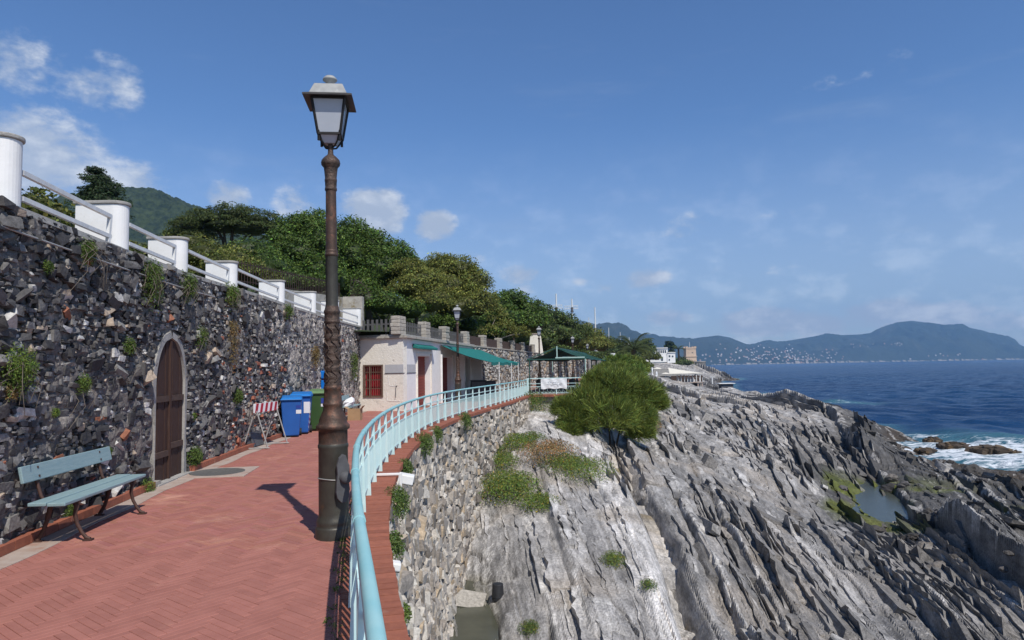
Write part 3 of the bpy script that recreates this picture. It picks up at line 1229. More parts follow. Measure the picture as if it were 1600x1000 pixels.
# ------------------------------------------------------------------ rocky shore
def macro_points():
    L = []
    for (px, py, z) in [(697, 964, -4.45), (704, 910, -4.4), (712, 820, -3.8), (719, 760, -3.0), (766, 696, -1.8), (805, 669, -1.4),
                        (740, 970, -4.72), (775, 1000, -4.78), (733, 915, -4.62), (722, 880, -4.3),
                        (790, 960, -4.15), (748, 850, -3.8), (765, 800, -3.3), (830, 780, -2.95), (870, 870, -3.4), (950, 960, -3.7), (850, 990, -4.2),
                        (1050, 990, -3.9), (900, 760, -2.75), (940, 710, -2.3), (1000, 800, -3.0), (1060, 880, -3.5),
                        (800, 720, -2.2), (850, 700, -1.9), (880, 660, -1.3), (840, 640, -.95),
                        (1000, 690, -2.7), (1050, 645, -2.7), (1100, 720, -3.4), (1150, 820, -3.9), (1250, 960, -4.4), (1150, 960, -4.1), (1200, 880, -4.2),
                        (1230, 740, -4.3), (1140, 660, -3.3), (1085, 628, -3.2), (1300, 850, -4.9), (1350, 960, -4.8), (1450, 980, -4.9), (1590, 990, -4.9),
                        (1280, 740, -5.5), (1330, 765, -6.2), (1400, 775, -6.45), (1380, 800, -6.35), (1290, 790, -5.7), (1400, 742, -6.3), (1350, 722, -5.9), (1330, 812, -5.9),
                        (1440, 805, -5.9), (1480, 845, -5.4), (1450, 760, -5.9), (1500, 745, -5.9), (1580, 765, -5.8), (1590, 825, -5.3), (1540, 880, -4.9), (1420, 880, -5.1), (1590, 920, -4.8),
                        (1600, 748, -6.4), (1530, 733, -6.4), (1460, 722, -6.5),
                        (1200, 665, -4.0), (1300, 685, -5.2), (1250, 700, -4.9), (1180, 640, -3.7), (1360, 700, -6.3), (1330, 670, -5.6), (1150, 622, -3.7), (1250, 655, -4.5)]:
        L.append(atz(px, py, z))
    crest = [(1110, 612, -4.0), (1140, 607, -4.0), (1180, 612, -4.1), (1230, 628, -4.2), (1280, 640, -4.8), (1330, 652, -5.5), (1380, 665, -6.3), (1415, 682, -6.9)]
    for (px, py, z) in crest:
        p = atz(px, py, z)
        L.append(p)
        L.append(Vector((p.x * 1.16 + 2, p.y * 1.16, -8.3)))
    for (px, py, y) in [(1000, 600, 120), (1060, 610, 150), (1020, 600, 180), (1075, 611, 185), (1100, 607, 190), (1060, 588, 240), (1010, 580, 230), (960, 574, 150), (975, 590, 80), (1040, 566, 380), (1090, 571, 420), (1108, 586, 340), (1080, 590, 270), (985, 578, 150)]:
        L.append(at(px, py, y))
    for p in [(58, 180, -9), (85, 250, -9), (50, 125, -8.6), (105, 340, -9), (150, 440, -9), (130, 450, -8.5), (60, 60, -9), (62, 45, -9), (52, 90, -8.6), (55, 75, -8.4), (42, 62, -8), (44, 52, -7.8),
              (10, 9, -5), (4, 8, -4.8), (0, 8, -4.8), (20, 15, -5.6), (35, 30, -6.2), (40, 41, -7.2), (50, 50, -9), (70, 80, -9), (30, 20, -6.5)]:
        L.append(Vector(p))
    for q in [(1455, 700, -8.3), (1490, 708, -8.4), (1540, 716, -8.4), (1590, 725, -8.3), (1432, 696, -7.9), (1500, 722, -7.9), (1400, 690, -7.4), (1570, 735, -7.6)]:
        L.append(atz(*q))
    return L


def rbf_fit():
    P = macro_points()
    q = np.array([(2.2 * p.x / p.y, math.log(p.y)) for p in P])
    z = np.array([p.z for p in P])
    D = np.linalg.norm(q[:, None] - q[None], axis=-1)
    A = D + np.eye(len(q)) * -.012
    n = len(q)
    B = np.block([[A, np.ones((n, 1))], [np.ones((1, n)), np.zeros((1, 1))]])
    w = np.linalg.solve(B, np.append(z, 0))
    return q, w


_RQ, _RW = rbf_fit()


def macro(X, Y):
    X, Y = np.asarray(X, float), np.asarray(Y, float)
    a, b = 2.2 * X / Y, np.log(Y)
    s = np.full(X.shape, _RW[-1])
    for (qa, qb), w in zip(_RQ, _RW[:-1]):
        s = s + w * np.sqrt((a - qa) ** 2 + (b - qb) ** 2)
    return s


def layers(s, along, seed, wmin, wmax, riser, klen):
    """Saw-tooth strata across s: steep landward riser, gentle seaward dip; strength drifts along each layer."""
    r = np.random.default_rng(seed)
    w = r.uniform(wmin, wmax, 3000) ** 1.0
    b = np.concatenate([[0], np.cumsum(w)]) - 60
    i = np.clip(np.searchsorted(b, s) - 1, 0, 2999)
    f = (s - b[i]) / w[i]
    rz = np.clip(riser / w[i], .03, .5)
    saw = np.where(f < rz, f / rz, 1 - (f - rz) / (1 - rz))
    amp = (.10 + 1.15 * r.uniform(0, 1.0, 3000) ** 2.2)[i] * (.25 + 1.3 * vnoise(i * 7.31, along / klen, seed))
    return saw * amp * 1.15 - .22, i, f, rz, r.uniform(0, 1, 3000)[i]


def strike_s(X, Y):
    """Coordinate across the beds; constant along a bed. The beds fan out toward the sea."""
    return 1.7 * (X + .205 * Y) / (1 + .085 * np.minimum(Y, 90))


def strike_k(s):
    return np.clip(-.205 + .05 * s, -.2, .36)


def terrain_height(X, Y):
    base = macro(X, Y)
    s = strike_s(X, Y)
    s = s + .20 * fbm(X / 4.5, Y / 11, 3, 1) + .25 * fbm(X / 20, Y / 30, 2, 4) + .030 * fbm(X * 1.1, Y * .6, 2, 5)
    g = 1 + .03 * np.minimum(Y, 90)
    far = np.clip(.75 + Y / 90, .9, 1.6)
    fine = np.clip(1.5 - Y / 60, .2, 1)
    slab = np.clip((s - 4.9) / .8, 0, 1)
    drown = np.clip((base + 7.7) / 1.3, .12, 1)
    pools = np.exp(-(((X - 20.5) / 6.0) ** 2 + ((Y - 38) / 9) ** 2) ** 2)
    zone = np.clip(.55 + 1.5 * fbm(s * .55, Y * .055, 3, 8), .12, 1.25)
    A = (.13 + .87 * slab * zone) * (1 - .55 * pools) * drown
    big, i1, f1, r1, q1 = layers(s, Y, 10, .55, 2.1, .085, 11.0)
    med, i2, f2, r2, q2 = layers(s + .05 * fbm(X * .5, Y * .25, 2, 14), Y, 20, .14, .50, .022, 5.0)
    sml, i3, f3, r3, q3 = layers(s + .02 * fbm(X * 1.3, Y * .5, 2, 15), Y, 30, .035, .13, .009, 2.5)
    z = base + far * A * (1.45 * big + .20 * med) + fine * (.35 + .25 * A) * .10 * sml
    # open joints at the foot of the risers
    z = z - far * (.12 + .88 * A) * .50 * np.exp(-(np.minimum(f1, 1 - f1) / .035) ** 2) * (q1 > .50) * np.clip(2.2 * vnoise(i1 * 2.7, Y * .22, 64) - .5, 0, 1)
    z = z - fine * (.45 + .1 * A) * .30 * np.exp(-(np.minimum(f2, 1 - f2) / .06) ** 2) * np.clip(6 * (vnoise(i2 * 1.31, Y * .33, 63) - .52), 0, 1)
    # joints across the strata break the ridges into long blocks
    j, i4, f4, r4, q4 = layers(Y * .8 + X * .55 + .9 * fbm(X / 2, Y / 3, 2, 40) + 2.3 * vnoise(i1 * 1.7, i1 * .3, 41), i1 * 3.1, 50, 1.2, 6.0, .3, .9)
    blk = vnoise(i4 * 5.7, i1 * 3.3, 60) - .5
    z = z + far * A * .26 * blk
    crack = np.exp(-(np.minimum(f4, 1 - f4) * 26) ** 2)
    z = z - .22 * far * (.5 + .5 * A) * crack * (vnoise(i4 * 1.9, i1 * .77, 61) > .45)
    # slanting fractures over the pale slab
    d = Y * .55 + X * 1.0 + .6 * fbm(X / 1.6, Y / 2.2, 3, 46)
    fr = np.exp(-((np.abs((d / 1.9) % 1 - .5)) / .022) ** 2) * np.clip(6 * (vnoise(X * .55, Y * .4, 47) - .5), 0, 1)
    z = z - .30 * fr * (1 - .75 * slab)
    # plates: each cell between joints and fractures sits a little higher or lower and tilts its own way
    pid = np.floor(d / 1.9 + .5) * 13.7 + i2 * 1.9
    h1, h2 = vnoise(pid, pid * .31, 65) - .5, vnoise(pid * .7, pid * 1.3, 66) - .5
    z = z + (.10 - .05 * slab) * fine * h1
    # splintery grain along the strike, lumps
    z = z + fine * (.3 + .25 * A) * (.15 * fbm(s * 4.5, Y * .45, 3, 72) + .085 * fbm(s * 13, Y * 1.3, 3, 73))
    z = z + .24 * far * fbm(X / 2.3, Y / 2.8, 4, 70) * (.6 + .4 * slab) + .045 * fine * fbm(X * 2.4, Y * 1.8, 4, 71)
    # the deep cleft along the seaward edge of the pale slab
    cl = np.exp(-((s - 5.35 - .12 * np.sin(Y * .35)) / .20) ** 2) * np.clip((Y - 11) / 4, 0, 1) * np.clip((39 - Y) / 6, 0, 1)
    z = z - 1.15 * cl
    return z, dict(i1=i1, f1=f1, r1=r1, q1=q1, f2=f2, r2=r2, q2=q2, q3=q3, slab=slab, s=s, pools=pools, crack=crack, base=base, cl=cl, i2=i2)


def shore_left(y):
    if y <= 41.4:
        p = sea_wall_pt(min(y, 41.4), -1.2, -.55)
        return p.x
    return float(np.interp(y, [41.4, 42.6, 60, 100, 200, 470], [.6, 4.5, 7.6, 13.5, 33, 92]))


def build_shore():
    ny, nx = 1000, 600
    ys = np.geomspace(8.5, 460, ny)
    xl = np.array([shore_left(y) for y in ys])
    xr = .90 * ys + 4
    t = np.linspace(0, 1, nx)
    X = xl[:, None] + (xr - xl)[:, None] * t[None]
    Y = np.repeat(ys[:, None], nx, 1)
    Y = Y + 0 * X
    Z, k = terrain_height(X, Y)
    # lie down against the sea wall foot
    Z = np.where((Y < 42) & (t[None] < .03), np.minimum(Z, k['base'] + .15), Z)
    h = Z
    n1 = fbm(X * .7, Y * .5, 4, 81)
    wet = np.clip((-3.75 - k['base'] + .7 * fbm(X / 5, Y / 7, 3, 82)) / 1.9, 0, 1)
    tone = .48 - .39 * wet
    grain = fbm(k['s'] * 9, Y * .6, 4, 93)
    grain2 = fbm(k['s'] * 30, Y * 1.6, 3, 94)
    tone = tone * (1 - .36 * k['slab'] * (1 - wet))
    tone = tone * (.62 + .72 * vnoise(k['i1'] * 3.7, Y * .05, 83)) * (1 + .35 * fbm(k['s'] * .8, Y * .09, 3, 95)) * (.86 + .28 * k['q2']) * (1 + .22 * n1) * (1 + .38 * grain) * (1 + .30 * grain2)
    col = np.stack([tone * 1.0, tone * .945, tone * .885], -1)
    brown = np.clip((-6.0 - Z) / .8, 0, 1)[..., None] * .8
    col = col * (1 - brown) + np.array([.055, .038, .022]) * brown
    # buff staining on the upper slabs
    buff = np.clip(fbm(X / 1.8, Y / 2.4, 4, 84) * 2.0 - .15, 0, .65)[..., None] * (1 - wet)[..., None]
    col = col * (1 - buff) + np.array([.36, .31, .255]) * buff
    # white calcite seams at the layer edges and hair veins across
    edge = ((k['f2'] > k['r2'] * .6) & (k['f2'] < k['r2'] + .20)) & (k['q2'] > .62) & (vnoise(k['i2'] * 2.3, Y * .8, 85) > .56)
    edge1 = ((k['f1'] > k['r1'] * .75) & (k['f1'] < k['r1'] + .07)) & (vnoise(k['i1'] * 4.3, Y * 1.1, 86) > .52)
    hair = (np.abs(fbm(X * .8 + Y * .2, Y * .9 - X * .5, 4, 87)) < .012) & (vnoise(X * .5, Y * .3, 88) > .55)
    vein = (edge | edge1) & (vnoise(X * 9, Y * 5, 89) > .32)
    vein = vein | hair
    vv = vein[..., None] * (.75 - .30 * wet[..., None])
    col = col * (1 - vv) + np.array([.60, .57, .53]) * vv
    # weed on the wet flats, orange growth in the clefts
    al = (np.clip(k['pools'] * 1.6, 0, 1) * (np.clip(fbm(X * .45, Y * .3, 4, 90) * 2.4 + .35, 0, 1)) * np.clip((-5.55 - Z) / .3, 0, 1))[..., None] * .9
    col = col * (1 - al) + np.array([.10, .115, .018]) * al
    org = np.clip(k['cl'] * 1.4 - .75, 0, 1)[..., None] * np.clip(fbm(X * 1.3, Y * .9, 3, 91) * 3, 0, 1)[..., None]
    col = col * (1 - org) + np.array([.22, .15, .045]) * org
    gul = (np.clip((-4.30 - Z) / .3, 0, 1) * ((X < .8) & (Y < 24)))[..., None] * .7
    col = col * (1 - gul) + np.array([.13, .115, .06]) * gul
    V = np.stack([X, Y, Z], -1).reshape(-1, 3)
    I = np.arange(ny * nx).reshape(ny, nx)
    Q = np.stack([I[:-1, :-1], I[:-1, 1:], I[1:, 1:], I[1:, :-1]], -1)
    deep = np.minimum.reduce([Z[:-1, :-1], Z[:-1, 1:], Z[1:, 1:], Z[1:, :-1]]) < -8.6
    Q = Q[~deep]
    m = stone_mat('shore_rock', 'tint', bump=.05, bscale=12)
    N, L = m.node_tree.nodes, m.node_tree.links
    # splintery grain that follows the strike of the beds
    sa_ = N.new('ShaderNodeAttribute')
    sa_.attribute_name = 'strike'
    gn = N.new('ShaderNodeTexNoise')
    gn.inputs['Scale'].default_value = 1.0
    gn.inputs['Detail'].default_value = 7
    gn.inputs['Roughness'].default_value = .72
    L.new(sa_.outputs['Vector'], gn.inputs['Vector'])
    mr = N.new('ShaderNodeMapRange')
    for i_, v_ in ((1, .32), (2, .68), (3, .50), (4, 1.45)):
        mr.inputs[i_].default_value = v_
    L.new(gn.outputs['Fac'], mr.inputs[0])
    cc = N.new('ShaderNodeCombineColor')
    for i_ in range(3):
        L.new(mr.outputs[0], cc.inputs[i_])
    b_ = N['Principled BSDF']
    old = b_.inputs['Base Color'].links[0].from_socket
    mm = N.new('ShaderNodeMix')
    mm.data_type = 'RGBA'
    mm.blend_type = 'MULTIPLY'
    mm.inputs['Factor'].default_value = 1
    L.new(old, mm.inputs['A'])
    L.new(cc.outputs[0], mm.inputs['B'])
    L.new(mm.outputs['Result'], b_.inputs['Base Color'])
    bn = N.new('ShaderNodeBump')
    bn.inputs['Strength'].default_value = 1
    bn.inputs['Distance'].default_value = .06
    L.new(gn.outputs['Fac'], bn.inputs['Height'])
    L.new(b_.inputs['Normal'].links[0].from_socket, bn.inputs['Normal'])
    L.new(bn.outputs[0], b_.inputs['Normal'])
    strike = np.stack([k['s'] * 9, Y * .9, Z * 3.0], -1).reshape(-1, 3)
    o = link('rocky_shore', np_mesh('rocky_shore', V, Q.reshape(-1, 4), mats=[m], attrs={'tint': col.reshape(-1, 3), 'strike': strike}))
    tag(o, kind='structure')
    return X, Y, Z, I, col, o, xl, xr


TX, TY, TZ, TI, TCOL, SHORE, TXL, TXR = build_shore()


def build_ledges():
    """Broken beds: angular slabs lying along the strike, dipping to the sea, their landward edges snapped off."""
    rng = np.random.default_rng(64)
    ny, nx = TX.shape
    n = 2600
    Y = np.exp(rng.uniform(math.log(11), math.log(135), n))
    u = rng.uniform(.0, 1, n)
    i = np.clip((np.log(Y / 8.5) / math.log(460 / 8.5) * (ny - 1)).astype(int), 0, ny - 1)
    X = TXL[i] + (TXR[i] - TXL[i]) * u
    j = np.clip((u * (nx - 1)).astype(int), 0, nx - 1)
    z = TZ[i, j]
    s = strike_s(X, Y)
    slab = np.clip((s - 4.7) / .8, 0, 1)
    pools = np.exp(-(((X - 20.5) / 6.0) ** 2 + ((Y - 38) / 9) ** 2) ** 2)
    band = vnoise(s * 1.3, Y * .10, 70)
    Gs = TZ.copy()
    for sh in (2, 4, 8):
        Gs = (Gs + np.roll(Gs, sh, 0) + np.roll(Gs, -sh, 0) + np.roll(Gs, sh, 1) + np.roll(Gs, -sh, 1)) / 5
    keep = (np.abs(TZ[i, j] - Gs[i, j]) < .16 * np.clip(Y / 24, .6, 2.6)) & (rng.random(n) < (.16 + .84 * slab) * (1 - .6 * pools) * np.clip(2.4 * band - .35, .12, 1)) & (z > SEA + .75) & (u > .02) & ~((Y < 24) & (X < 1.0))
    X, Y, z, s, slab, i, j = (a[keep] for a in (X, Y, z, s, slab, i, j))
    n = len(X)
    k = strike_k(s)
    dzdy = np.clip((TZ[np.clip(i + 12, 0, ny - 1), j] - TZ[np.clip(i - 12, 0, ny - 1), j]) / (TY[np.clip(i + 12, 0, ny - 1), j] - TY[np.clip(i - 12, 0, ny - 1), j]), -.35, .35)
    tang = np.stack([k, np.ones(n), dzdy * .95], -1)
    tang /= np.linalg.norm(tang, axis=1)[:, None]
    dip = R(24) + rng.normal(size=n) * R(5) - R(12) * (1 - slab)
    sea_ = np.stack([tang[:, 1], -tang[:, 0], np.zeros(n)], -1)
    sea_ /= np.linalg.norm(sea_, axis=1)[:, None]
    v = sea_ * np.cos(dip)[:, None] - np.array([0, 0, 1]) * np.sin(dip)[:, None]
    w = np.cross(v, tang)
    w = np.where(w[:, 2:3] < 0, -w, w)
    F = np.stack([tang, v, w], 2)
    sz = np.clip(Y / 24, .6, 2.6) ** .75
    L_ = np.clip(rng.lognormal(math.log(.95), .5, n), .35, 2.3) * sz
    wd = np.clip(rng.lognormal(math.log(.25), .5, n), .08, .7) * sz
    th = np.clip(rng.lognormal(math.log(.15), .5, n), .05, .42) * sz
    small = (rng.random(n) < .62)[:, None]
    S = np.stack([L_, wd, th], -1) * np.where(small, .38, 1.0)
    th, wd = S[:, 2], S[:, 1]
    lift = th * (rng.uniform(-1.0, -.05, n) - .2 * (1 - slab)) - .16 * wd
    P = np.stack([X, Y, z + lift], -1)
    C = TCOL[i, j] * rng.uniform(.70, 1.15, (n, 1)) * np.array([1.0, .985, .965])
    wh = rng.random(n) < .12
    C[wh] = np.array([.52, .49, .45]) * rng.uniform(.8, 1.1, (wh.sum(), 1))
    S[wh] *= np.array([.6, .30, .6])
    V, T, CC = joined_stones(P, F, S, C, rng, .09, SLABS)
    m = SHORE.data.materials[0].copy()
    st = np.stack([V[:, 0] * 6, V[:, 1] * 1.2, V[:, 2] * 6], -1)
    o = link('broken_ledge', np_mesh('broken_ledge', V, None, T, [m], attrs={'tint': CC, 'strike': st}), SHORE)
    o['kind'] = 'stuff'


def build_beds():
    """Long thin beds that follow the ground along the strike: steep broken landward edge, top dipping seaward."""
    rng = np.random.default_rng(65)
    ny, nx = TX.shape
    # ground smoothed along the strike
    G = TZ.copy()
    for sh in (1, 2, 4, 6):
        G = (G + np.roll(G, sh, 0) + np.roll(G, -sh, 0)) / 3

    def look(A, x, y):
        i = np.clip((np.log(y / 8.5) / math.log(460 / 8.5) * (ny - 1)), 0, ny - 2)
        ii = i.astype(int)
        u = np.clip((x - TXL[ii]) / (TXR[ii] - TXL[ii]), 0, .999)
        return A[ii, (u * (nx - 1)).astype(int)], u
    VV, QQ, CC, b = [], [], [], 0
    for _ in range(2500):
        y0 = math.exp(rng.uniform(math.log(11), math.log(120)))
        i0 = int(np.clip(math.log(y0 / 8.5) / math.log(460 / 8.5) * (ny - 1), 0, ny - 1))
        x0 = TXL[i0] + (TXR[i0] - TXL[i0]) * rng.uniform(.02, 1)
        s0 = float(strike_s(x0, y0))
        on_slab = s0 < 4.9
        if on_slab and rng.random() < .55:
            continue
        if not on_slab and vnoise(s0 * .9, y0 * .09, 77) < .52 and rng.random() < .85:
            continue
        pl = math.exp(-(((x0 - 20.5) / 6.0) ** 2 + ((y0 - 38) / 9) ** 2) ** 2)
        if rng.random() < .75 * pl:
            continue
        sc = min(2.4, max(.6, y0 / 24)) ** .8
        Lg = min(11, rng.lognormal(math.log(4.2), .5)) * sc
        n = max(4, int(Lg / (.34 * sc)))
        ys = y0 + np.linspace(-Lg / 2, Lg / 2, n + 1)
        ys = ys[ys > 9.5]
        if len(ys) < 4:
            continue
        s1 = s0 + .05 * fbm(ys * .25, np.full(len(ys), s0 * 3), 2, 5) + .012 * rng.normal(size=len(ys))
        xs = s1 / 1.7 * (1 + .085 * np.minimum(ys, 90)) - .205 * ys
        z, u = look(G, xs, ys)
        if u.max() > .995 or z.min() < SEA + .45 or (u.min() < .03):
            continue
        if ys.min() < 24 and xs.min() < 1.0 and z.min() < -4.2:
            continue
        w = min(1.0, rng.lognormal(math.log(.30), .55)) * sc
        h = min(.55, rng.lognormal(math.log(.17), .55)) * sc * (.42 if on_slab else 1)
        m = len(ys)
        kk = strike_k(s1)
        nrm = np.stack([1 / np.sqrt(1 + kk ** 2), -kk / np.sqrt(1 + kk ** 2)], -1)
        step = np.floor(np.cumsum(rng.random(m) < .13)).astype(int)
        hv = rng.uniform(.45, 1.1, step.max() + 1)[step] * h * rng.uniform(.9, 1.1, m)
        hv[0] *= .2
        hv[-1] *= .2
        white = rng.random() < .17
        if white:
            w, h = w * .42, h * .8
        wv = w * rng.uniform(.8, 1.2, m) * (rng.uniform(.65, 1.15, m) if white else 1)
        jit = rng.normal(size=m) * .055 * w
        c = np.stack([xs, ys], -1)
        lb = c - nrm * (wv * .5 - jit - .06 * sc)[:, None]
        lt = c - nrm * (wv * .5 - jit)[:, None]
        rt = c + nrm * (wv * .5)[:, None]
        rb = c + nrm * (wv * .62)[:, None]
        zr = look(G, rt[:, 0], rt[:, 1])[0]
        V = np.concatenate([np.column_stack([lb, z - .45 * sc]), np.column_stack([lt, z + hv]), np.column_stack([rt, np.minimum(zr, z) + hv * .12]), np.column_stack([rb, np.minimum(zr, z) - .35 * sc])])
        q = []
        for a in range(3):
            r = np.arange(m - 1)
            q.append(np.stack([a * m + r, a * m + r + 1, (a + 1) * m + r + 1, (a + 1) * m + r], -1))
        q = np.concatenate(q)
        q = np.concatenate([q, [[0, m, 2 * m, 3 * m]], [[m - 1, 4 * m - 1, 3 * m - 1, 2 * m - 1]]])
        col = look(TCOL, xs, ys)[0] * rng.uniform(.72, 1.2)
        if white:
            col = col * .35 + np.array([.50, .47, .43]) * .65 * (.5 if z.mean() < -5.2 else 1)
        CC.append(np.tile(col, (4, 1)))
        VV.append(V)
        QQ.append(q + b)
        b += 4 * m
    V = np.concatenate(VV)
    st = np.stack([strike_s(V[:, 0], V[:, 1]) * 9, V[:, 1] * .9, V[:, 2] * 4], -1)
    o = link('rock_bed', np_mesh('rock_bed', V, np.concatenate(QQ), mats=[SHORE.data.materials[0]], attrs={'tint': np.concatenate(CC), 'strike': st}), SHORE)
    o['kind'] = 'stuff'


build_ledges()
build_beds()


def ground_z(x, y):
    z, _ = terrain_height(np.array([float(x)]), np.array([float(y)]))
    return float(z[0])


def pool(name, cond, level, mat_):
    c = cond & (TZ < level + .10)
    q = c[:-1, :-1] & c[:-1, 1:] & c[1:, 1:] & c[1:, :-1]
    Q = np.stack([TI[:-1, :-1], TI[:-1, 1:], TI[1:, 1:], TI[1:, :-1]], -1)[q]
    u, inv = np.unique(Q, return_inverse=True)
    V = np.stack([TX.ravel()[u], TY.ravel()[u], np.full(len(u), level)], -1)
    o = link(name, np_mesh(name, V, inv.reshape(-1, 4), mats=[mat_], smooth=True))
    tag(o, kind='structure')


def water_mat(name, col, rough, bump, scale):
    m = nmat(name, col, tuple(c * .8 for c in col), 1.5, rough, bump, scale, spec=.5)
    m.node_tree.nodes['Principled BSDF'].inputs['IOR'].default_value = 1.33
    m.node_tree.nodes['Principled BSDF'].inputs['Specular IOR Level'].default_value = .32
    return m


pool('tide_pool_water', (((TX - 20.5) / 7.5) ** 2 + ((TY - 38) / 10.5) ** 2) < 1, -6.27, water_mat('pool_water', (.060, .068, .050), .16, .012, 5))
pool('gully_water', (TX < 1.2) & (TY < 21), -4.52, water_mat('gully_water', (.085, .085, .06), .08, .004, 8))


# ------------------------------------------------------------------ sea
def build_sea():
    ys = np.concatenate([np.geomspace(30, 900, 520), np.geomspace(915, 7950, 50)])
    nx = 560
    t = np.linspace(-.35, 1.15, nx)
    X = ys[:, None] * t[None] + 0
    Y = np.repeat(ys[:, None], nx, 1)
    amp = .95 * np.clip(1.15 - Y / 1500, 0, 1)
    # wind waves running in toward the shore
    Z = np.zeros_like(X)
    rng = np.random.default_rng(8)
    for lam, a in ((17, .20), (11, .15), (7, .11), (4.3, .07), (2.6, .045)):
        for _ in range(3):
            th = R(200) + rng.normal() * .45
            ph = rng.uniform(0, 6.28)
            cell = Y * 1.5 / nx
            keep = np.clip((lam - 2.2 * cell) / (2 * cell), 0, 1)
            w = 2 * math.pi / lam * (X * math.cos(th) + Y * math.sin(th)) + ph + 1.6 * fbm(X / (lam * 2.5), Y / (lam * 2.5), 2, int(lam * 10))
            Z += a * .62 * keep * (1 - 2 * np.abs(np.sin(w / 2)) ** 1.15)
    Z *= amp
    B = macro(np.clip(X, -.3 * Y, 2 * Y), Y)
    depth = SEA - B
    shore = np.clip(1 - np.maximum(depth, 0) / 1.7, 0, 1) * (Y < 430)
    cove = np.exp(-(((X - 47) / 14) ** 2 + ((Y - 66) / 15) ** 2) ** 2)
    tip = np.exp(-(((X - 48) / 7) ** 2 + ((Y - 84) / 6) ** 2))
    foam = np.clip(np.maximum.reduce([cove * .92, tip * .8, shore * .75]), 0, 1)
    for (px, py, r, w) in [(1310, 628, 9, .62), (1200, 614, 7, .55), (1385, 570, 40, .0)]:
        p = atz(px, py, SEA)
        foam = np.maximum(foam, w * np.exp(-(((X - p.x) / r) ** 2 + ((Y - p.y) / (r * .7)) ** 2)))
    Z = Z + SEA + .10 * cove * fbm(X * .8, Y * .8, 3, 55) - .25 * shore * (1 - cove)
    I = np.arange(len(ys) * nx).reshape(len(ys), nx)
    Q = np.stack([I[:-1, :-1], I[:-1, 1:], I[1:, 1:], I[1:, :-1]], -1).reshape(-1, 4)
    m = bpy.data.materials.new('sea_water')
    m.use_nodes = True
    nt = m.node_tree
    N, L = nt.nodes, nt.links
    b = N['Principled BSDF']
    b.inputs['Roughness'].default_value = .16
    b.inputs['IOR'].default_value = 1.33
    b.inputs['Specular IOR Level'].default_value = .07
    geo = N.new('ShaderNodeNewGeometry')
    at_ = N.new('ShaderNodeAttribute')
    at_.attribute_name = 'foam'

    def noise(sc, dt, ro, st=(1, 1, 1), dist=0):
        mp = N.new('ShaderNodeMapping')
        mp.inputs['Scale'].default_value = st
        mp.inputs['Rotation'].default_value = (0, 0, R(-20))
        L.new(geo.outputs['Position'], mp.inputs['Vector'])
        n = N.new('ShaderNodeTexNoise')
        n.inputs['Scale'].default_value = sc
        n.inputs['Detail'].default_value = dt
        n.inputs['Roughness'].default_value = ro
        n.inputs['Distortion'].default_value = dist
        L.new(mp.outputs[0], n.inputs['Vector'])
        return n.outputs['Fac']

    def ramp(f, a, z, lo=0.0, hi=1.0):
        n = N.new('ShaderNodeMapRange')
        n.interpolation_type = 'SMOOTHSTEP'
        for i, v in ((1, a), (2, z), (3, lo), (4, hi)):
            n.inputs[i].default_value = v
        L.new(f, n.inputs[0])
        return n.outputs[0]

    def math_(op, a, c):
        n = N.new('ShaderNodeMath')
        n.operation = op
        for s, v in zip(n.inputs, (a, c)):
            if isinstance(v, float):
                s.default_value = v
            else:
                L.new(v, s)
        return n.outputs[0]

    def mix(f, a, c):
        n = N.new('ShaderNodeMix')
        n.data_type = 'RGBA'
        L.new(f, n.inputs['Factor'])
        for s, v in (('A', a), ('B', c)):
            if isinstance(v, tuple):
                n.inputs[s].default_value = (*v, 1)
            else:
                L.new(v, n.inputs[s])
        return n.outputs['Result']
    deepc = mix(ramp(noise(.012, 4, .6), .35, .65), (.004, .026, .084), (.006, .038, .108))
    turq = mix(ramp(at_.outputs['Fac'], .03, .55), deepc, (.045, .13, .17))
    lace = noise(.42, 9, .70, (1, 1.6, 1), 1.6)
    f_shore = ramp(math_('ADD', lace, math_('MULTIPLY', at_.outputs['Fac'], .50)), .80, 1.0)
    f_shore = math_('MULTIPLY', f_shore, ramp(at_.outputs['Fac'], .04, .3))
    cap = math_('MULTIPLY', ramp(noise(.075, 3, .6, (1, 2.2, 1)), .66, .74), ramp(noise(.55, 5, .65, (1, 2.6, 1)), .60, .68))
    foamf = math_('MAXIMUM', f_shore, math_('MULTIPLY', cap, .8))
    L.new(mix(foamf, turq, (.74, .77, .79)), b.inputs['Base Color'])
    L.new(ramp(foamf, 0, 1, .22, .8), b.inputs['Roughness'])
    bp = N.new('ShaderNodeBump')
    bp.inputs['Strength'].default_value = 1
    bp.inputs['Distance'].default_value = .32
    L.new(noise(.9, 7, .62, (1, 1.7, 1), .4), bp.inputs['Height'])
    bp2 = N.new('ShaderNodeBump')
    bp2.inputs['Strength'].default_value = 1
    bp2.inputs['Distance'].default_value = .85
    L.new(noise(.09, 6, .62, (1, 2.3, 1), .3), bp2.inputs['Height'])
    L.new(bp.outputs[0], bp2.inputs['Normal'])
    L.new(bp2.outputs[0], b.inputs['Normal'])
    V = np.stack([X, Y, Z], -1).reshape(-1, 3)
    o = link('sea', np_mesh('sea', V, Q, mats=[m], smooth=True, attrs={'foam': foam.ravel()}))
    tag(o, kind='structure')


build_sea()


# ------------------------------------------------------------------ garden ground above the walls
def garden_h(x, y):
    lx = land_x(y)
    d = max(0, lx - x)
    z0 = 3.25 if y < 28.6 else (3.02 if y < 65 else float(np.interp(y, [65, 100, 160, 260, 460], [3.0, 3.2, 4, 5, 6])))
    rise = .10 * d + .16 * max(0, d - 6)
    return z0 + rise


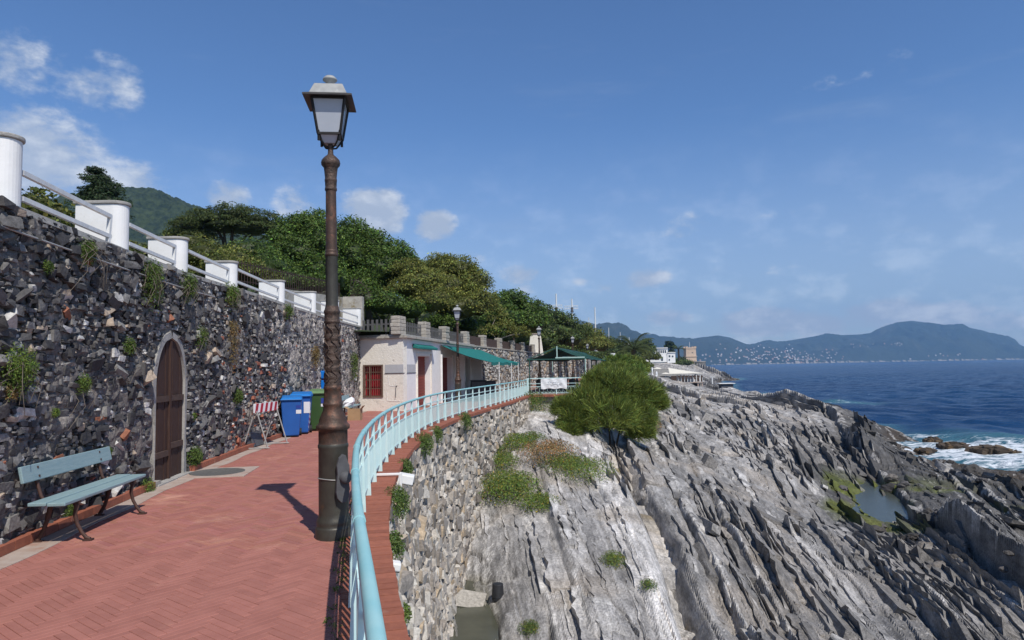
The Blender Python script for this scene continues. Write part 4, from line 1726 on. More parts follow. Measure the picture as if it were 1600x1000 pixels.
def build_garden():
    ys = np.concatenate([np.arange(-4, 28.6, 1.2), [28.62], np.arange(29.5, 66, 1.5), np.geomspace(67, 460, 50)])
    ds = np.concatenate([[.5], np.geomspace(.9, 160, 46)])
    V = []
    for y in ys:
        lx = land_x(y)
        for d in ds:
            x = lx - d
            V.append((x, y, garden_h(x, y) - .02 + .25 * float(fbm(np.array([x / 4]), np.array([y / 4]), 2, 3)[0]) * min(1, d / 5)))
    n = len(ds)
    Q = [(i * n + k, (i + 1) * n + k, (i + 1) * n + k + 1, i * n + k + 1) for i in range(len(ys) - 1) for k in range(n - 1)]
    m = nmat('garden_soil', (.035, .05, .016), (.05, .06, .022), .6, .95, .05, 4, c3=(.04, .065, .02), s3=.3)
    o = link('garden_ground', np_mesh('garden_ground', V, Q, mats=[m], smooth=True))
    tag(o, kind='structure')


build_garden()


# ------------------------------------------------------------------ distant hills
def hill(name, sky, dist, depth, foot_z, mat_, seed, rough=.06, nr=50, nc=220, canopy=0):
    """A ridge whose crest follows the outline sky = [(px, py)] at its own distance, rising from foot_z over depth metres."""
    px = np.linspace(sky[0][0], sky[-1][0], nc)
    py = np.interp(px, [s[0] for s in sky], [s[1] for s in sky])
    V = np.zeros((nr, nc, 3))
    for j in range(nc):
        c = at(px[j], py[j], dist + depth)
        dirx = c.x / c.y
        hgt = c.z - foot_z
        for i in range(nr):
            t = i / (nr - 1) * 1.35
            y = dist + depth * t
            x = dirx * y
            if t <= 1:
                prof = math.sin(t * math.pi / 2) ** .9
            else:
                prof = 1 - ((t - 1) / .35) ** 2 * .6
            V[i, j] = (x, y, foot_z + hgt * prof)
    n = fbm(V[..., 0] / (depth * .28), V[..., 1] / (depth * .45), 5, seed, .55)
    rel = np.linspace(0, 1.35, nr)[:, None]
    w = np.sin(np.clip(rel, 0, 1) * math.pi) ** .7
    hgt = (V[..., 2].max() - foot_z)
    V[..., 2] += n * w * hgt * rough * 4
    if canopy:
        V[..., 2] += canopy * (fbm(V[..., 0] / 9, V[..., 1] / 9, 3, seed + 1) + .6 * fbm(V[..., 0] / 3.5, V[..., 1] / 3.5, 2, seed + 2))
    I = np.arange(nr * nc).reshape(nr, nc)
    Q = np.stack([I[:-1, :-1], I[:-1, 1:], I[1:, 1:], I[1:, :-1]], -1).reshape(-1, 4)
    o = link(name, np_mesh(name, V.reshape(-1, 3), Q, mats=[mat_], smooth=True))
    tag(o, kind='structure')
    return V


m_forest = nmat('forest_slope', (.010, .022, .009), (.052, .074, .026), .10, .95, 9.0, .11, c3=(.055, .065, .026), s3=.014, t3=.55)
m_coast = nmat('coast_slope', (.020, .032, .020), (.040, .050, .028), .0022, .95, 22.0, .012, c3=(.070, .074, .050), s3=.0016, t3=.56)
hill('wooded_hill', [(60, 330), (120, 318), (160, 306), (190, 299), (210, 297), (232, 298), (255, 305), (285, 315), (310, 326), (335, 340), (380, 352), (430, 380), (520, 430), (640, 470)], 700, 260, 6, m_forest, 4, .03, 220, 520, canopy=3.2)
hill('inland_ridge', [(700, 535), (800, 512), (860, 505), (905, 505), (950, 508), (975, 515), (1000, 526), (1030, 545), (1060, 566)], 3900, 900, 0, m_coast, 6, .07)
V_MID = hill('coastal_ridge', [(900, 535), (960, 530), (1005, 525), (1040, 526), (1085, 530), (1105, 526), (1122, 524), (1140, 527), (1165, 537), (1190, 541), (1230, 549), (1290, 562)], 5200, 1300, SEA, m_coast, 9, .09, 70, 300)
V_FAR = hill('headland', [(1120, 556), (1150, 545), (1175, 537), (1215, 535), (1245, 530), (1275, 525), (1300, 524), (1360, 522), (1385, 512), (1405, 503), (1425, 501), (1440, 503), (1480, 508), (1510, 511), (1535, 516), (1555, 523), (1575, 527), (1588, 533), (1594, 540), (1612, 547), (1640, 556)], 6300, 1100, SEA, m_coast, 14, .08, 80, 360)

def far_cliffs():
    """Pale broken cliffs and beaches along the far waterline."""
    mb = MB()
    r = random.Random(4)
    for (px0, px1, y) in ((1112, 1300, 5190), (1150, 1606, 6285)):
        px = px0
        while px < px1:
            w = r.uniform(3, 9)
            h = r.uniform(3, 16) * (1.5 if 1230 < px < 1330 else 1)
            a, c = at(px, 566, y), at(px + w, 566, y)
            mb.hexa([(a.x, a.y, SEA - 1), (c.x, c.y, SEA - 1), (c.x, c.y + 60, SEA - 1), (a.x, a.y + 60, SEA - 1)],
                    [(a.x + 6, a.y + 18, SEA + h), (c.x - 6, c.y + 18, SEA + h * r.uniform(.6, 1)), (c.x, c.y + 60, SEA + h * .8), (a.x, a.y + 60, SEA + h)])
            px += w * r.uniform(.9, 1.5)
    o = mb.build('far_cliffs', nmat('far_cliff', (.36, .32, .27), (.26, .23, .19), .03, .9))
    tag(o, kind='structure')


far_cliffs()

# ------------------------------------------------------------------ sea haze
mb = MB()
mb.prism([(-5500, -300), (10500, -300), (10500, 8000), (-5500, 8000)], -12, 640)
m_haze = bpy.data.materials.new('haze')
m_haze.use_nodes = True
_nt = m_haze.node_tree
for _n in list(_nt.nodes):
    if _n.type == 'BSDF_PRINCIPLED':
        _nt.nodes.remove(_n)
_pv = _nt.nodes.new('ShaderNodeVolumePrincipled')
_pv.inputs['Color'].default_value = (.30, .58, 1.0, 1)
_pv.inputs['Density'].default_value = 9.5e-5
_pv.inputs['Anisotropy'].default_value = 0.0
_nt.links.new(_pv.outputs[0], _nt.nodes['Material Output'].inputs['Volume'])
haze = mb.build('haze', m_haze)
haze['kind'] = 'stuff'
# ================================================================== things on the promenade
def build_lamp():
    L = thing('street_lamp', 'tall iron street lamp with square lantern, a grey box strapped to its foot', 'street lamp', (0, 0, 0), 'iron street lamps along the promenade', local=True)
    mb = MB()
    mb.lathe([(.183, -.02), (.183, .10), (.176, .115), (.168, .125), (.174, .15), (.168, .185), (.155, .205), (.150, .25), (.148, .90), (.154, .915), (.155, .935), (.148, .95)], 36)
    mb.build('base', M['iron_green'], L)
    mb = MB()
    mb.lathe([(.148, .945), (.146, .96), (.146, 1.08), (.150, 1.09), (.168, 1.10), (.170, 1.135), (.155, 1.15)], 48, flute=[0, .008, .008, 0, 0, 0, 0])
    mb.build('fluted_collar', M['iron_brown'], L)
    mb = MB()
    mb.lathe([(.155, 1.145), (.140, 1.17), (.138, 1.20), (.118, 1.25), (.100, 1.29), (.096, 1.335), (.102, 1.345), (.102, 1.36), (.094, 1.37), (.088, 1.45), (.086, 1.50), (.092, 1.51), (.092, 1.53), (.084, 1.545)], 48, flute=[0, .004, .006, .006, .004, 0, 0, 0, 0, .003, .003, 0, 0, 0])
    mb.build('bell', M['iron_brown'], L)
    mb = MB()
    prof, fl = [], []
    for i in range(50):
        z = 1.54 + .66 * i / 49
        w = .004 * math.sin(i * 1.05) + .003 * math.sin(i * 2.3)
        prof.append((.083 - .008 * i / 49 + w, z))
        fl.append(.007 * (.5 + .5 * math.sin(i * .8)))
    mb.lathe(prof, 28, flute=fl)
    # raised leaf scrolls round the ornate length
    for row in range(4):
        for k in range(6):
            a = 2 * math.pi * (k + .5 * (row % 2)) / 6
            z0 = 1.58 + row * .155
            pts = []
            for q in range(9):
                u = q / 8
                aa = a + .36 * math.sin(u * 3.0 * math.pi / 2)
                pts.append((.084 * math.cos(aa), .084 * math.sin(aa), z0 + .13 * u))
            mb.tube(pts, .007, 5)
    mb.build('ornate_shaft', M['iron_ornate'], L)
    mb = MB()
    mb.lathe([(.075, 2.19), (.083, 2.20), (.083, 2.215), (.078, 2.225), (.078, 2.29), (.084, 2.30), (.084, 2.32), (.074, 2.34), (.068, 2.37)], 32, flute=[0, 0, 0, .004, .004, 0, 0, 0, 0])
    mb.build('ring', M['iron_ornate'], L)
    mb = MB()
    mb.lathe([(.068, 2.36), (.063, 2.40), (.062, 2.88), (.063, 2.90)], 40, flute=[0, .007, .007, 0])
    mb.build('fluted_shaft', M['iron_green'], L)
    mb = MB()
    mb.lathe([(.063, 2.895), (.070, 2.905), (.070, 2.925), (.062, 2.93), (.066, 2.945), (.066, 2.955), (.060, 2.965)], 32)
    mb.build('ring', M['iron_brown'], L)
    mb = MB()
    mb.lathe([(.060, 2.96), (.058, 3.0), (.054, 3.60)], 28)
    mb.build('plain_shaft', M['iron_brown'], L)
    mb = MB()
    mb.lathe([(.056, 3.595), (.063, 3.605), (.063, 3.625), (.058, 3.635), (.061, 3.66), (.061, 3.69), (.064, 3.70), (.064, 3.72), (.060, 3.73), (.068, 3.81), (.074, 3.85), (.096, 3.875), (.100, 3.90), (.092, 3.93), (.060, 3.965), (.035, 3.985), (.029, 4.0), (.027, 4.06), (.034, 4.07), (.034, 4.085), (.024, 4.10)], 32, flute=[0, 0, 0, 0, .004, .004, 0, 0, 0, .004, .004] + [0] * 10)
    mb.build('capital', M['iron_ornate'], L)
    # lantern, turned a little
    yw = Matrix.Rotation(R(7.5), 3, 'Z')

    def sq(h, z):
        return [yw @ Vector((x * h, y * h, z)) for x, y in ((-1, -1), (1, -1), (1, 1), (-1, 1))]
    mb = MB()
    for k in range(4):
        a = R(45 + 90 * k + 7.5)
        d = Vector((math.cos(a), math.sin(a), 0))
        mb.tube([Vector((0, 0, 4.06)) + d * .028, Vector((0, 0, 4.075)) + d * .075, Vector((0, 0, 4.12)) + d * .115, Vector((0, 0, 4.18)) + d * .135], .010, 6)
        mb.box(Vector((0, 0, 4.165)) + d * .150, (.02, .02, .11), yaw=a)
    mb.lathe([(.022, 4.09), (.022, 4.20), (.04, 4.21)], 12)
    mb.build('lantern_bracket', M['dark_iron'], L)
    gl = MB()
    gl.hexa(sq(.108, 4.19), sq(.160, 4.545))
    gl.build('glass', M['glass_milk'], L, fix=True)
    fr = MB()
    b, t = sq(.114, 4.185), sq(.168, 4.55)
    for k in range(4):
        fr.bar(b[k], t[k], .020, .020)
        fr.bar(b[k], b[(k + 1) % 4], .022, .022)
        fr.bar(t[k], t[(k + 1) % 4], .022, .022)
    fr.build('lantern_frame', M['dark_iron'], L)
    lo = MB()
    lo.hexa(sq(.062, 4.10), sq(.106, 4.183))
    lo.build('lower_glass', M['glass_milk'], L)
    br = MB()
    o, i_ = sq(.250, 4.550), sq(.15, 4.570)
    o2, i2 = sq(.250, 4.566), sq(.15, 4.615)
    for k in range(4):
        j = (k + 1) % 4
        br.hexa((o[k], o[j], i_[j], i_[k]), (o2[k], o2[j], i2[j], i2[k]))
    br.build('brim', M['lamp_roof_dark'], L)
    rf = MB()
    rf.hexa(sq(.195, 4.590), sq(.145, 4.71))
    rf.hexa(sq(.145, 4.71), sq(.06, 4.735))
    rf.build('lantern_roof', M['lamp_roof'], L, bevel=.006)
    kn = MB()
    kn.lathe([(.055, 4.715), (.042, 4.735), (.036, 4.765), (.046, 4.775)], 20)
    kn.build('neck', M['lamp_roof'], L)
    kn = MB()
    kn.lathe([(.044, 4.772), (.052, 4.785), (.074, 4.800), (.077, 4.808), (.066, 4.825), (.048, 4.842), (.022, 4.853), (.004, 4.857)], 24)
    kn.build('finial', M['lamp_roof'], L)
    return L


LAMP = build_lamp()
LAMP.location = (-1.86, 7.12, 0)
LAMP.rotation_euler = (0, R(-.55), 0)
LAMP_SPOTS = [(at(716, 622, 34.0), 'iron street lamp standing in front of the white house, beside the big green awning'),
              (at(843.5, 590, 53.0), 'iron street lamp rising through the green pavilion roof, by the pale gate pier'),
              (at(896, 590, 71.0), 'iron street lamp whose lantern shows above the middle of the green pavilion roof'),
              (at(919, 590, 96.0), 'small far lantern over the lower end of the green pavilion roof, at the hedge'),
              (at(931, 590, 118.0), 'tiny far lantern, second last of the row against the hedge'),
              (at(934.5, 590, 138.0), 'tiny last lantern of the row, lower than the one before it')]
for p, lab in LAMP_SPOTS:
    c = copy_tree(LAMP)
    c.location = (p.x, p.y, 0)
    c.rotation_euler = (0, 0, R(-8))
    c['label'] = lab
jb = MB()
c0, d0 = Vector((.118, -.135, .62)), Vector((.62, -.78, 0)).normalized()
ang = math.atan2(d0.y, d0.x)
t0 = Vector((-d0.y, d0.x, 0))
outl = [(-.06, -.20), (-.02, -.245), (.03, -.25), (.06, -.20), (.075, -.12), (.065, -.05), (.075, .03), (.072, .12), (.05, .17), (.035, .22), (.0, .235), (-.04, .20), (-.062, .12), (-.055, .03), (-.066, -.06), (-.072, -.14)]
vs = [c0 + t0 * u + Vector((0, 0, v)) for u, v in outl]
n = len(vs)
jb.add(vs + [v + d0 * .035 for v in vs], [tuple(range(n))[::-1], tuple(range(n, 2 * n))] + [(i, (i + 1) % n, n + (i + 1) % n, n + i) for i in range(n)])
for k in range(10):
    pass
jbo = jb.build('junction_box', M['dark_sheet'], LAMP, bevel=.006)
kb = MB()
q = c0 + d0 * .035 + t0 * .02
Mq = Matrix((t0, Vector((0, 0, 1)), d0)).transposed()
ring = [(.062, 0), (.060, .03), (.045, .05), (.02, .058)]
vs, fs = [], []
for i, (r, h) in enumerate(ring):
    for k in range(16):
        a = 2 * math.pi * k / 16
        vs.append(q + Mq @ Vector((r * math.cos(a), r * math.sin(a), h)))
for i in range(3):
    for k in range(16):
        fs.append((i * 16 + k, i * 16 + (k + 1) % 16, (i + 1) * 16 + (k + 1) % 16, (i + 1) * 16 + k))
fs.append(tuple(range(48, 64)))
kb.add(vs, fs, True)
kb.build('boss', M['dark_sheet'], jbo)
st = MB()
st.tube([(.153 * math.cos(a), .153 * math.sin(a), .60 + .008 * math.sin(a * 2)) for a in np.linspace(.2, 2 * math.pi - 1.2, 40)], .006, 5)
st.build('strap', M['galv'], LAMP)


# ------------------------------------------------------------------ benches
def build_bench():
    B = thing('park_bench', 'pale blue plank bench on rusty iron legs against the rubble wall', 'bench', (0, 0, 0), 'blue promenade benches', local=True)
    L2 = .935
    for i, x in enumerate((-.095, .085)):
        mb = MB()
        mb.box((x, 0, .43 - .006 * i), (.172, 2 * L2, .036))
        mb.build('seat_plank', M['bench_blue'], B, bevel=.008)
    mb = MB()
    Mt = Matrix.Rotation(R(-12), 3, 'Y')
    mb.box((-.262, 0, .715), (.034, 2 * L2 - .04, .17), M=Mt)
    br = mb.build('back_plank', M['bench_blue'], B, bevel=.008)
    bo = MB()
    for y in (-.62, .62):
        for z in (.67, .76):
            bo.lathe([(.014, 0), (.012, .006)], 8, c=(0, 0, 0))
            k = len(bo.v) - 16
            nv = len(bo.v)
    bo = MB()
    for y in (-.64, .64):
        for dz in (-.045, .045):
            bo.box(Mt @ Vector((.019, 0, dz)) + Vector((-.262, y, .715)), (.008, .022, .022), M=Mt)
    bo.build('bolt', M['rust_iron'], br)
    for y in (-.64, .64):
        mb = MB()
        mb.tube([(.10, y, .405), (.135, y, .36), (.120, y, .27), (.145, y, .17), (.19, y, .085), (.235, y, .03), (.275, y, .018)], .02, 8, radii=[.022, .026, .021, .019, .018, .020, .016])
        mb.box((.255, y, .009), (.09, .06, .018))
        mb.build('leg', M['rust_iron'], B)
        mb = MB()
        mb.tube([(-.11, y, .405), (-.125, y, .33), (-.15, y, .22), (-.18, y, .12), (-.235, y, .02)], .02, 8, radii=[.022, .027, .022, .021, .024])
        mb.box((-.235, y, .009), (.10, .06, .018))
        mb.build('leg', M['rust_iron'], B)
        mb = MB()
        mb.bar((-.20, y, .400), (.17, y, .400), .045, .022)
        mb.tube([(-.17, y, .40), (-.215, y, .47), (-.235, y, .54), (-.262, y, .62), (-.292, y, .79)], .018, 8)
        mb.build('seat_support', M['rust_iron'], B)
    return B


BENCH = build_bench()
b2 = copy_tree(BENCH)
BENCH.location = (-4.72, 7.77, 0)
BENCH.rotation_euler = (0, 0, R(6.0))
b2.location = (-5.80, 24.6, 0)
b2.rotation_euler = (0, 0, R(3))
b2['label'] = 'blue bench beyond the bins with a white bag on its seat'
bx = thing('cardboard_box', 'open brown cardboard box on the paving at the end of the farther bench', 'box', (-5.42, 23.5, 0))
mb = MB()
for (cx, cy_, sx, sy) in ((0, -.19, .42, .012), (0, .19, .42, .012), (-.205, 0, .012, .37), (.205, 0, .012, .37)):
    mb.box((-5.42 + cx, 23.5 + cy_, .19), (sx, sy, .38))
mb.box((-5.42, 23.5, .01), (.40, .37, .012))
mb.build('box_wall', M['cardboard'], bx)
for s_, r_ in ((-1, .5), (1, .9)):
    mb = MB()
    mb.sheet((-5.42 + s_ * .21, 23.31, .38), (-5.42 + s_ * .21, 23.69, .38), (-5.42 + s_ * (.21 + .14 * math.cos(r_)), 23.69, .38 + .14 * math.sin(r_)), (-5.42 + s_ * (.21 + .14 * math.cos(r_)), 23.31, .38 + .14 * math.sin(r_)), .006)
    mb.build('flap', M['cardboard'], bx)
mb = MB()
rr = np.random.default_rng(4)
vs = []
for i in range(5):
    for k in range(10):
        a = 2 * math.pi * k / 10
        r_ = (.20, .23, .22, .17, .06)[i] * rr.uniform(.75, 1.15)
        vs.append((-5.78 + r_ * .8 * math.cos(a) + .10 * i * .3, 23.95 + r_ * 1.2 * math.sin(a), .455 + .075 * i * rr.uniform(.85, 1.15)))
fs = [(i * 10 + k, i * 10 + (k + 1) % 10, (i + 1) * 10 + (k + 1) % 10, (i + 1) * 10 + k) for i in range(4) for k in range(10)]
fs += [tuple(range(10))[::-1], tuple(range(40, 50))]
mb.add(vs, fs)
tag(mb.build('white_bag', M['paper']), 'crumpled white bag lying on the seat of the farther blue bench', 'bag')
mb = MB()
mb.box((-6.15, 29.0, .17), (.75, .5, .36), yaw=.5)
mb.box((-6.3, 29.15, .40), (.5, .35, .12), yaw=.7)
tag(mb.build('stone_step', M['concrete'], bevel=.03), 'low rough concrete step at the corner between rubble wall and house', 'step')

# ------------------------------------------------------------------ white parapet pillars and handrails on the old wall
PIL = [(6.78, .70, 4.13), (9.36, .64, 4.08), (11.65, .60, 4.03), (14.45, .61, 4.06), (18.3, .64, 4.15), (21.8, .66, 4.24), (25.0, .62, 4.28), (28.75, .74, 4.32)]
PLAB = ['big white rounded pillar on the wall cut by the photo edge, above the bench', 'white rounded pillar on the wall before the conical dark tree, second along the wall', 'white rounded pillar above the arched door',
        'white rounded pillar above the wall plants before the hedge, fourth along the wall', 'white rounded pillar just before the brown iron fence starts, fifth along the wall', 'white rounded pillar in front of the stained low wall, sixth along the wall',
        'white rounded pillar half hidden by the lamp post, seventh along the wall', 'last white rounded pillar on the wall, next to the house roof']
for (yc, wd, zt), lab in zip(PIL, PLAB):
    zb = wall_top(yc) - .015
    P_ = thing('parapet_pillar', lab, 'pillar', wp(yc, zb, -.3).to_tuple(), 'white pillars along the wall top')
    nose = wp(yc, 0, 0).x + .02
    r_ = .15
    for nm, g, z0, z1, mt in (('shaft', 0, zb, zt - .045, M['white_paint']), ('cap', .022, zt - .045, zt, M['concrete'])):
        pts = [(nose - wd - g, yc - r_ - g), (nose - r_, yc - r_ - g)]
        pts += [(nose - r_ + (r_ + g) * math.cos(R(a)), yc + (r_ + g) * math.sin(R(a))) for a in np.linspace(-90, 90, 15)[1:-1]]
        pts += [(nose - r_, yc + r_ + g), (nose - wd - g, yc + r_ + g)]
        mb = MB()
        mb.prism(pts, z0, z1)
        mb.build(nm, mt, P_, bevel=.010)
for i in range(len(PIL) - 1):
    y0, y1 = PIL[i][0] + .14, PIL[i + 1][0] - .42
    zb = wall_top((y0 + y1) / 2)
    H_ = thing('handrail', 'white two-bar handrail ending at the ' + ['second', 'third', 'fourth', 'fifth', 'sixth', 'seventh', 'last'][i] + ' white pillar of the wall', 'handrail', wp((y0 + y1) / 2, zb).to_tuple(), 'white handrails between the pillars')

    def hp(y, z):
        p = wp(y, 0, .0)
        return Vector((p.x - .03, p.y, z))
    for nm, z in (('upper_bar', zb + .37), ('lower_bar', zb + .10)):
        mb = MB()
        ny_ = 6
        for q in range(ny_):
            a, c = y0 + (y1 - y0) * q / ny_, y0 + (y1 - y0) * (q + 1) / ny_
            mb.bar(hp(a, z), hp(c + .01, z), .045, .05)
        mb.build(nm, M['white_metal'], H_)
    mb = MB()
    mb.bar(hp(y1, zb + .385), hp(y1 - .05, zb - .01), .045, .045)
    mb.build('end_strut', M['white_metal'], H_)


# ------------------------------------------------------------------ turquoise railing
def build_rail():
    Rr = thing('promenade_railing', 'long curved pale turquoise metal railing along the sea side of the promenade', 'railing', rp(12, 0).to_tuple())
    s0, s1 = 2.4, RAIL_LEN
    mb = MB()
    mb.tube([rp(rail_at(s), .92) for s in np.arange(s0, s1, .25)], .030, 12)
    tr = mb.build('top_rail', M['rail_paint'], Rr)
    for s in np.arange(5.77, s1, 1.75):
        mb = MB()
        y = rail_at(s)
        mb.tube([rp(rail_at(s - .035), .92), rp(y, .92), rp(rail_at(s + .035), .92)], .0345, 12)
        mb.build('sleeve', M['rail_paint'], tr)
    for z, nm, h in ((.70, 'middle_rail', .028), (.57, 'lower_rail', .03), (.12, 'bottom_rail', .03)):
        mb = MB()
        q = np.arange(s0, s1, .35)
        for a, c in zip(q[:-1], q[1:]):
            mb.bar(rp(rail_at(a), z), rp(rail_at(c + .004), z), .014, h)
        mb.build(nm, M['rail_pale'], Rr)
    posts = list(np.arange(s0 + .4, s1 - .2, 1.1)) + [s1 - .03]
    for s in posts:
        y = rail_at(s)
        nx, ny = rail_n(y)
        n_ = Vector((nx, ny, 0))
        t_ = Vector((-ny, nx, 0))
        p = rp(y, 0)
        mb = MB()
        b4 = [p - n_ * .052 - t_ * .007, p + n_ * .052 - t_ * .007, p + n_ * .052 + t_ * .007, p - n_ * .052 + t_ * .007]
        t4 = [q_ + Vector((0, 0, .90)) for q_ in (p - n_ * .020 - t_ * .007, p + n_ * .020 - t_ * .007, p + n_ * .020 + t_ * .007, p - n_ * .020 + t_ * .007)]
        mb.hexa(b4, t4)
        mb.build('post', M['rail_pale'], Rr)
    mb = MB()
    mb.tube([(0, 0, .12), (0, 0, .57)], .0115, 6)
    bm_ = mb.mesh('baluster', M['rail_pale'])
    k = 0
    for s in np.arange(s0 + .1, s1, .150):
        if min(abs(s - p) for p in posts) < .05:
            continue
        o = link('baluster', bm_, Rr)
        o.matrix_basis = Matrix.Translation(rp(rail_at(s), 0))
        k += 1
    return k


build_rail()

# floodlights on the sea wall, bucket on the rocks
for px, py, y, sz, lab in ((648, 748, 11.6, 1.0, 'white box floodlight on the sea wall under the drain pipe'), (612, 887, 6.35, .5, 'white box floodlight low on the sea wall close to the railing foot')):
    p = at(px, py, y)
    q = sea_wall_pt(y, p.z, 0)
    nx, ny = rail_n(y)
    yaw = math.atan2(ny, nx)
    f = thing('floodlight', lab, 'floodlight', (q.x + nx * .17 * sz, q.y + ny * .17 * sz, p.z), 'white floodlights on the sea wall')
    c = Vector(f.location)
    mb = MB()
    Mr = Matrix.Rotation(yaw, 3, 'Z') @ Matrix.Rotation(R(12), 3, 'Y')
    mb.box(c, (.30 * sz, .26 * sz, .15 * sz), M=Mr)
    mb.build('housing', M['white_paint'], f, bevel=.015)
    mb = MB()
    mb.box(c + Mr @ Vector((.02, 0, -.078)) * sz, (.24 * sz, .21 * sz, .012), M=Mr)
    mb.build('lens', M['rubber'], f)
    mb = MB()
    mb.bar(c - Mr @ Vector((.12, 0, -.02)) * sz, c - Mr @ Vector((.34, 0, -.02)) * sz, .04 * sz, .04 * sz)
    mb.build('bracket', M['white_metal'], f)
p = atz(778, 933, -4.05)
gz = ground_z(p.x, p.y)
for _ in range(6):
    p = atz(778, 933, gz)
    gz = ground_z(p.x, p.y)
bk = thing('bucket', 'black bucket standing upside down on the pale slab by the gully', 'bucket', (p.x, p.y, gz))
mb = MB()
mb.lathe([(.165, -.06), (.165, .03), (.158, .05), (.142, .33), (.135, .345), (.10, .35)], 24, c=(p.x, p.y, gz))
mb.build('bucket_body', M['bucket'], bk)
mb = MB()
mb.tube([(p.x + .168 * math.cos(a), p.y + .168 * math.sin(a), gz + .03) for a in np.linspace(0, 2 * math.pi, 25)], .008, 5)
mb.build('rim', M['bucket'], bk)

# ------------------------------------------------------------------ manhole cover
p = (-5.05, 11.75)
mh = thing('manhole_cover', 'round grey manhole cover in a pale square of concrete before the arched door', 'manhole', (*p, 0))
mb = MB()
mb.box((*p, .002), (1.12, 1.12, .024), yaw=R(8))
mb.build('frame', M['concrete_pale'], mh, bevel=.004)
mb = MB()
mb.lathe([(.44, .0), (.44, .019), (.42, .021), (.41, .018), (.0005, .0185)], 40, c=(*p, 0), cap=False)
mb.build('lid', nmat('manhole_iron', (.13, .125, .115), (.09, .088, .082), 25, .8, .004, 60), mh)


# ------------------------------------------------------------------ striped trestle barrier
def build_barrier():
    B = thing('trestle_barrier', 'red and white striped trestle barrier standing by the rubble wall', 'barrier', (0, 0, 0), local=True)
    mb = MB()
    mb.box((0, 0, .90), (.03, 1.16, .20))
    bd = mb.build('board', M['paper'], B, bevel=.003)
    ns = 5
    for k in range(ns):
        for sx in (-1, 1):
            y0 = -.58 + 1.16 * (k + .0) / ns + .02
            w, sl = .115, .06
            mb = MB()
            x = sx * .0155
            x2 = sx * .0185
            ys_ = [max(-.579, min(.579, v)) for v in (y0, y0 + w, y0 + w + sl, y0 + sl)]
            mb.hexa([(x, ys_[0], .801), (x, ys_[1], .801), (x, ys_[2], .999), (x, ys_[3], .999)], [(x2, ys_[0], .801), (x2, ys_[1], .801), (x2, ys_[2], .999), (x2, ys_[3], .999)])
            mb.build('stripe', M['red_paint'], bd)
    for y in (-.5, .5):
        for s_ in (-1, 1):
            mb = MB()
            mb.tube([(s_ * .02, y, .84), (s_ * .26, y + s_ * .06, .012)], .016, 7)
            mb.build('leg', M['galv'], B)
        mb = MB()
        mb.tube([(-.27, y - .06, .03), (.30, y + .06, .03)], .014, 7)
        mb.build('foot_bar', M['galv'], B)
    return B


br = build_barrier()
br.location = (-5.62, 15.6, 0)
br.rotation_euler = (0, 0, -.10)
mb = MB()
mb.box((-5.90, 15.75, .21), (.035, .62, .40), M=Matrix.Rotation(.0, 3, 'Z') @ Matrix.Rotation(R(-18), 3, 'Y'))
tag(mb.build('grey_sheet', M['dark_sheet'], bevel=.004), 'dark grey sheet leaning on the wall behind the striped barrier', 'panel')


# ------------------------------------------------------------------ wheeled bins
def build_bin(body, lid, lab):
    B = thing('wheelie_bin', lab, 'bin', (0, 0, 0), 'wheeled refuse bins by the rubble wall', local=True)
    mb = MB()
    mb.hexa([(-.21, -.24, .04), (.21, -.24, .04), (.21, .26, .04), (-.21, .26, .04)], [(-.275, -.34, .96), (.275, -.34, .96), (.275, .36, .96), (-.275, .36, .96)])
    mb.build('body', body, B, bevel=.03)
    mb = MB()
    mb.hexa([(-.29, -.36, .955), (.29, -.36, .955), (.29, .38, .955), (-.29, .38, .955)], [(-.295, -.365, .985), (.295, -.365, .985), (.295, .385, .985), (-.295, .385, .985)])
    mb.build('collar', lid, B, bevel=.008)
    mb = MB()
    mb.hexa([(-.30, -.40, .985), (.30, -.40, .985), (.30, .38, .99), (-.30, .38, .99)], [(-.25, -.33, 1.045), (.25, -.33, 1.045), (.26, .34, 1.09), (-.26, .34, 1.09)])
    lo = mb.build('lid', lid, B, bevel=.018)
    mb = MB()
    mb.tube([(-.22, .38, 1.0), (-.22, .45, 1.0), (.22, .45, 1.0), (.22, .38, 1.0)], .016, 8)
    mb.build('handle', lid, lo)
    for s_ in (-1, 1):
        mb = MB()
        mb.tube([(s_ * .20, .30, .10), (s_ * .27, .30, .10)], .10, 16)
        mb.build('wheel', M['rubber'], B)
    return B


def on_bin(B, nm, mt, x, z0, z1, y0, y1, face='x'):
    mb = MB()
    if face == 'x':
        def X(z):
            return .21 + .065 * (z - .04) / .92 + .004
        mb.hexa([(X(z0) - .003, y0, z0), (X(z0) - .003, y1, z0), (X(z1) - .003, y1, z1), (X(z1) - .003, y0, z1)], [(X(z0), y0, z0), (X(z0), y1, z0), (X(z1), y1, z1), (X(z1), y0, z1)])
    else:
        def Yf(z):
            return -.24 - .10 * (z - .04) / .92 - .004
        mb.hexa([(y0, Yf(z0) + .003, z0), (y1, Yf(z0) + .003, z0), (y1, Yf(z1) + .003, z1), (y0, Yf(z1) + .003, z1)], [(y0, Yf(z0), z0), (y1, Yf(z0), z0), (y1, Yf(z1), z1), (y0, Yf(z1), z1)])
    return mb.build(nm, mt, B)


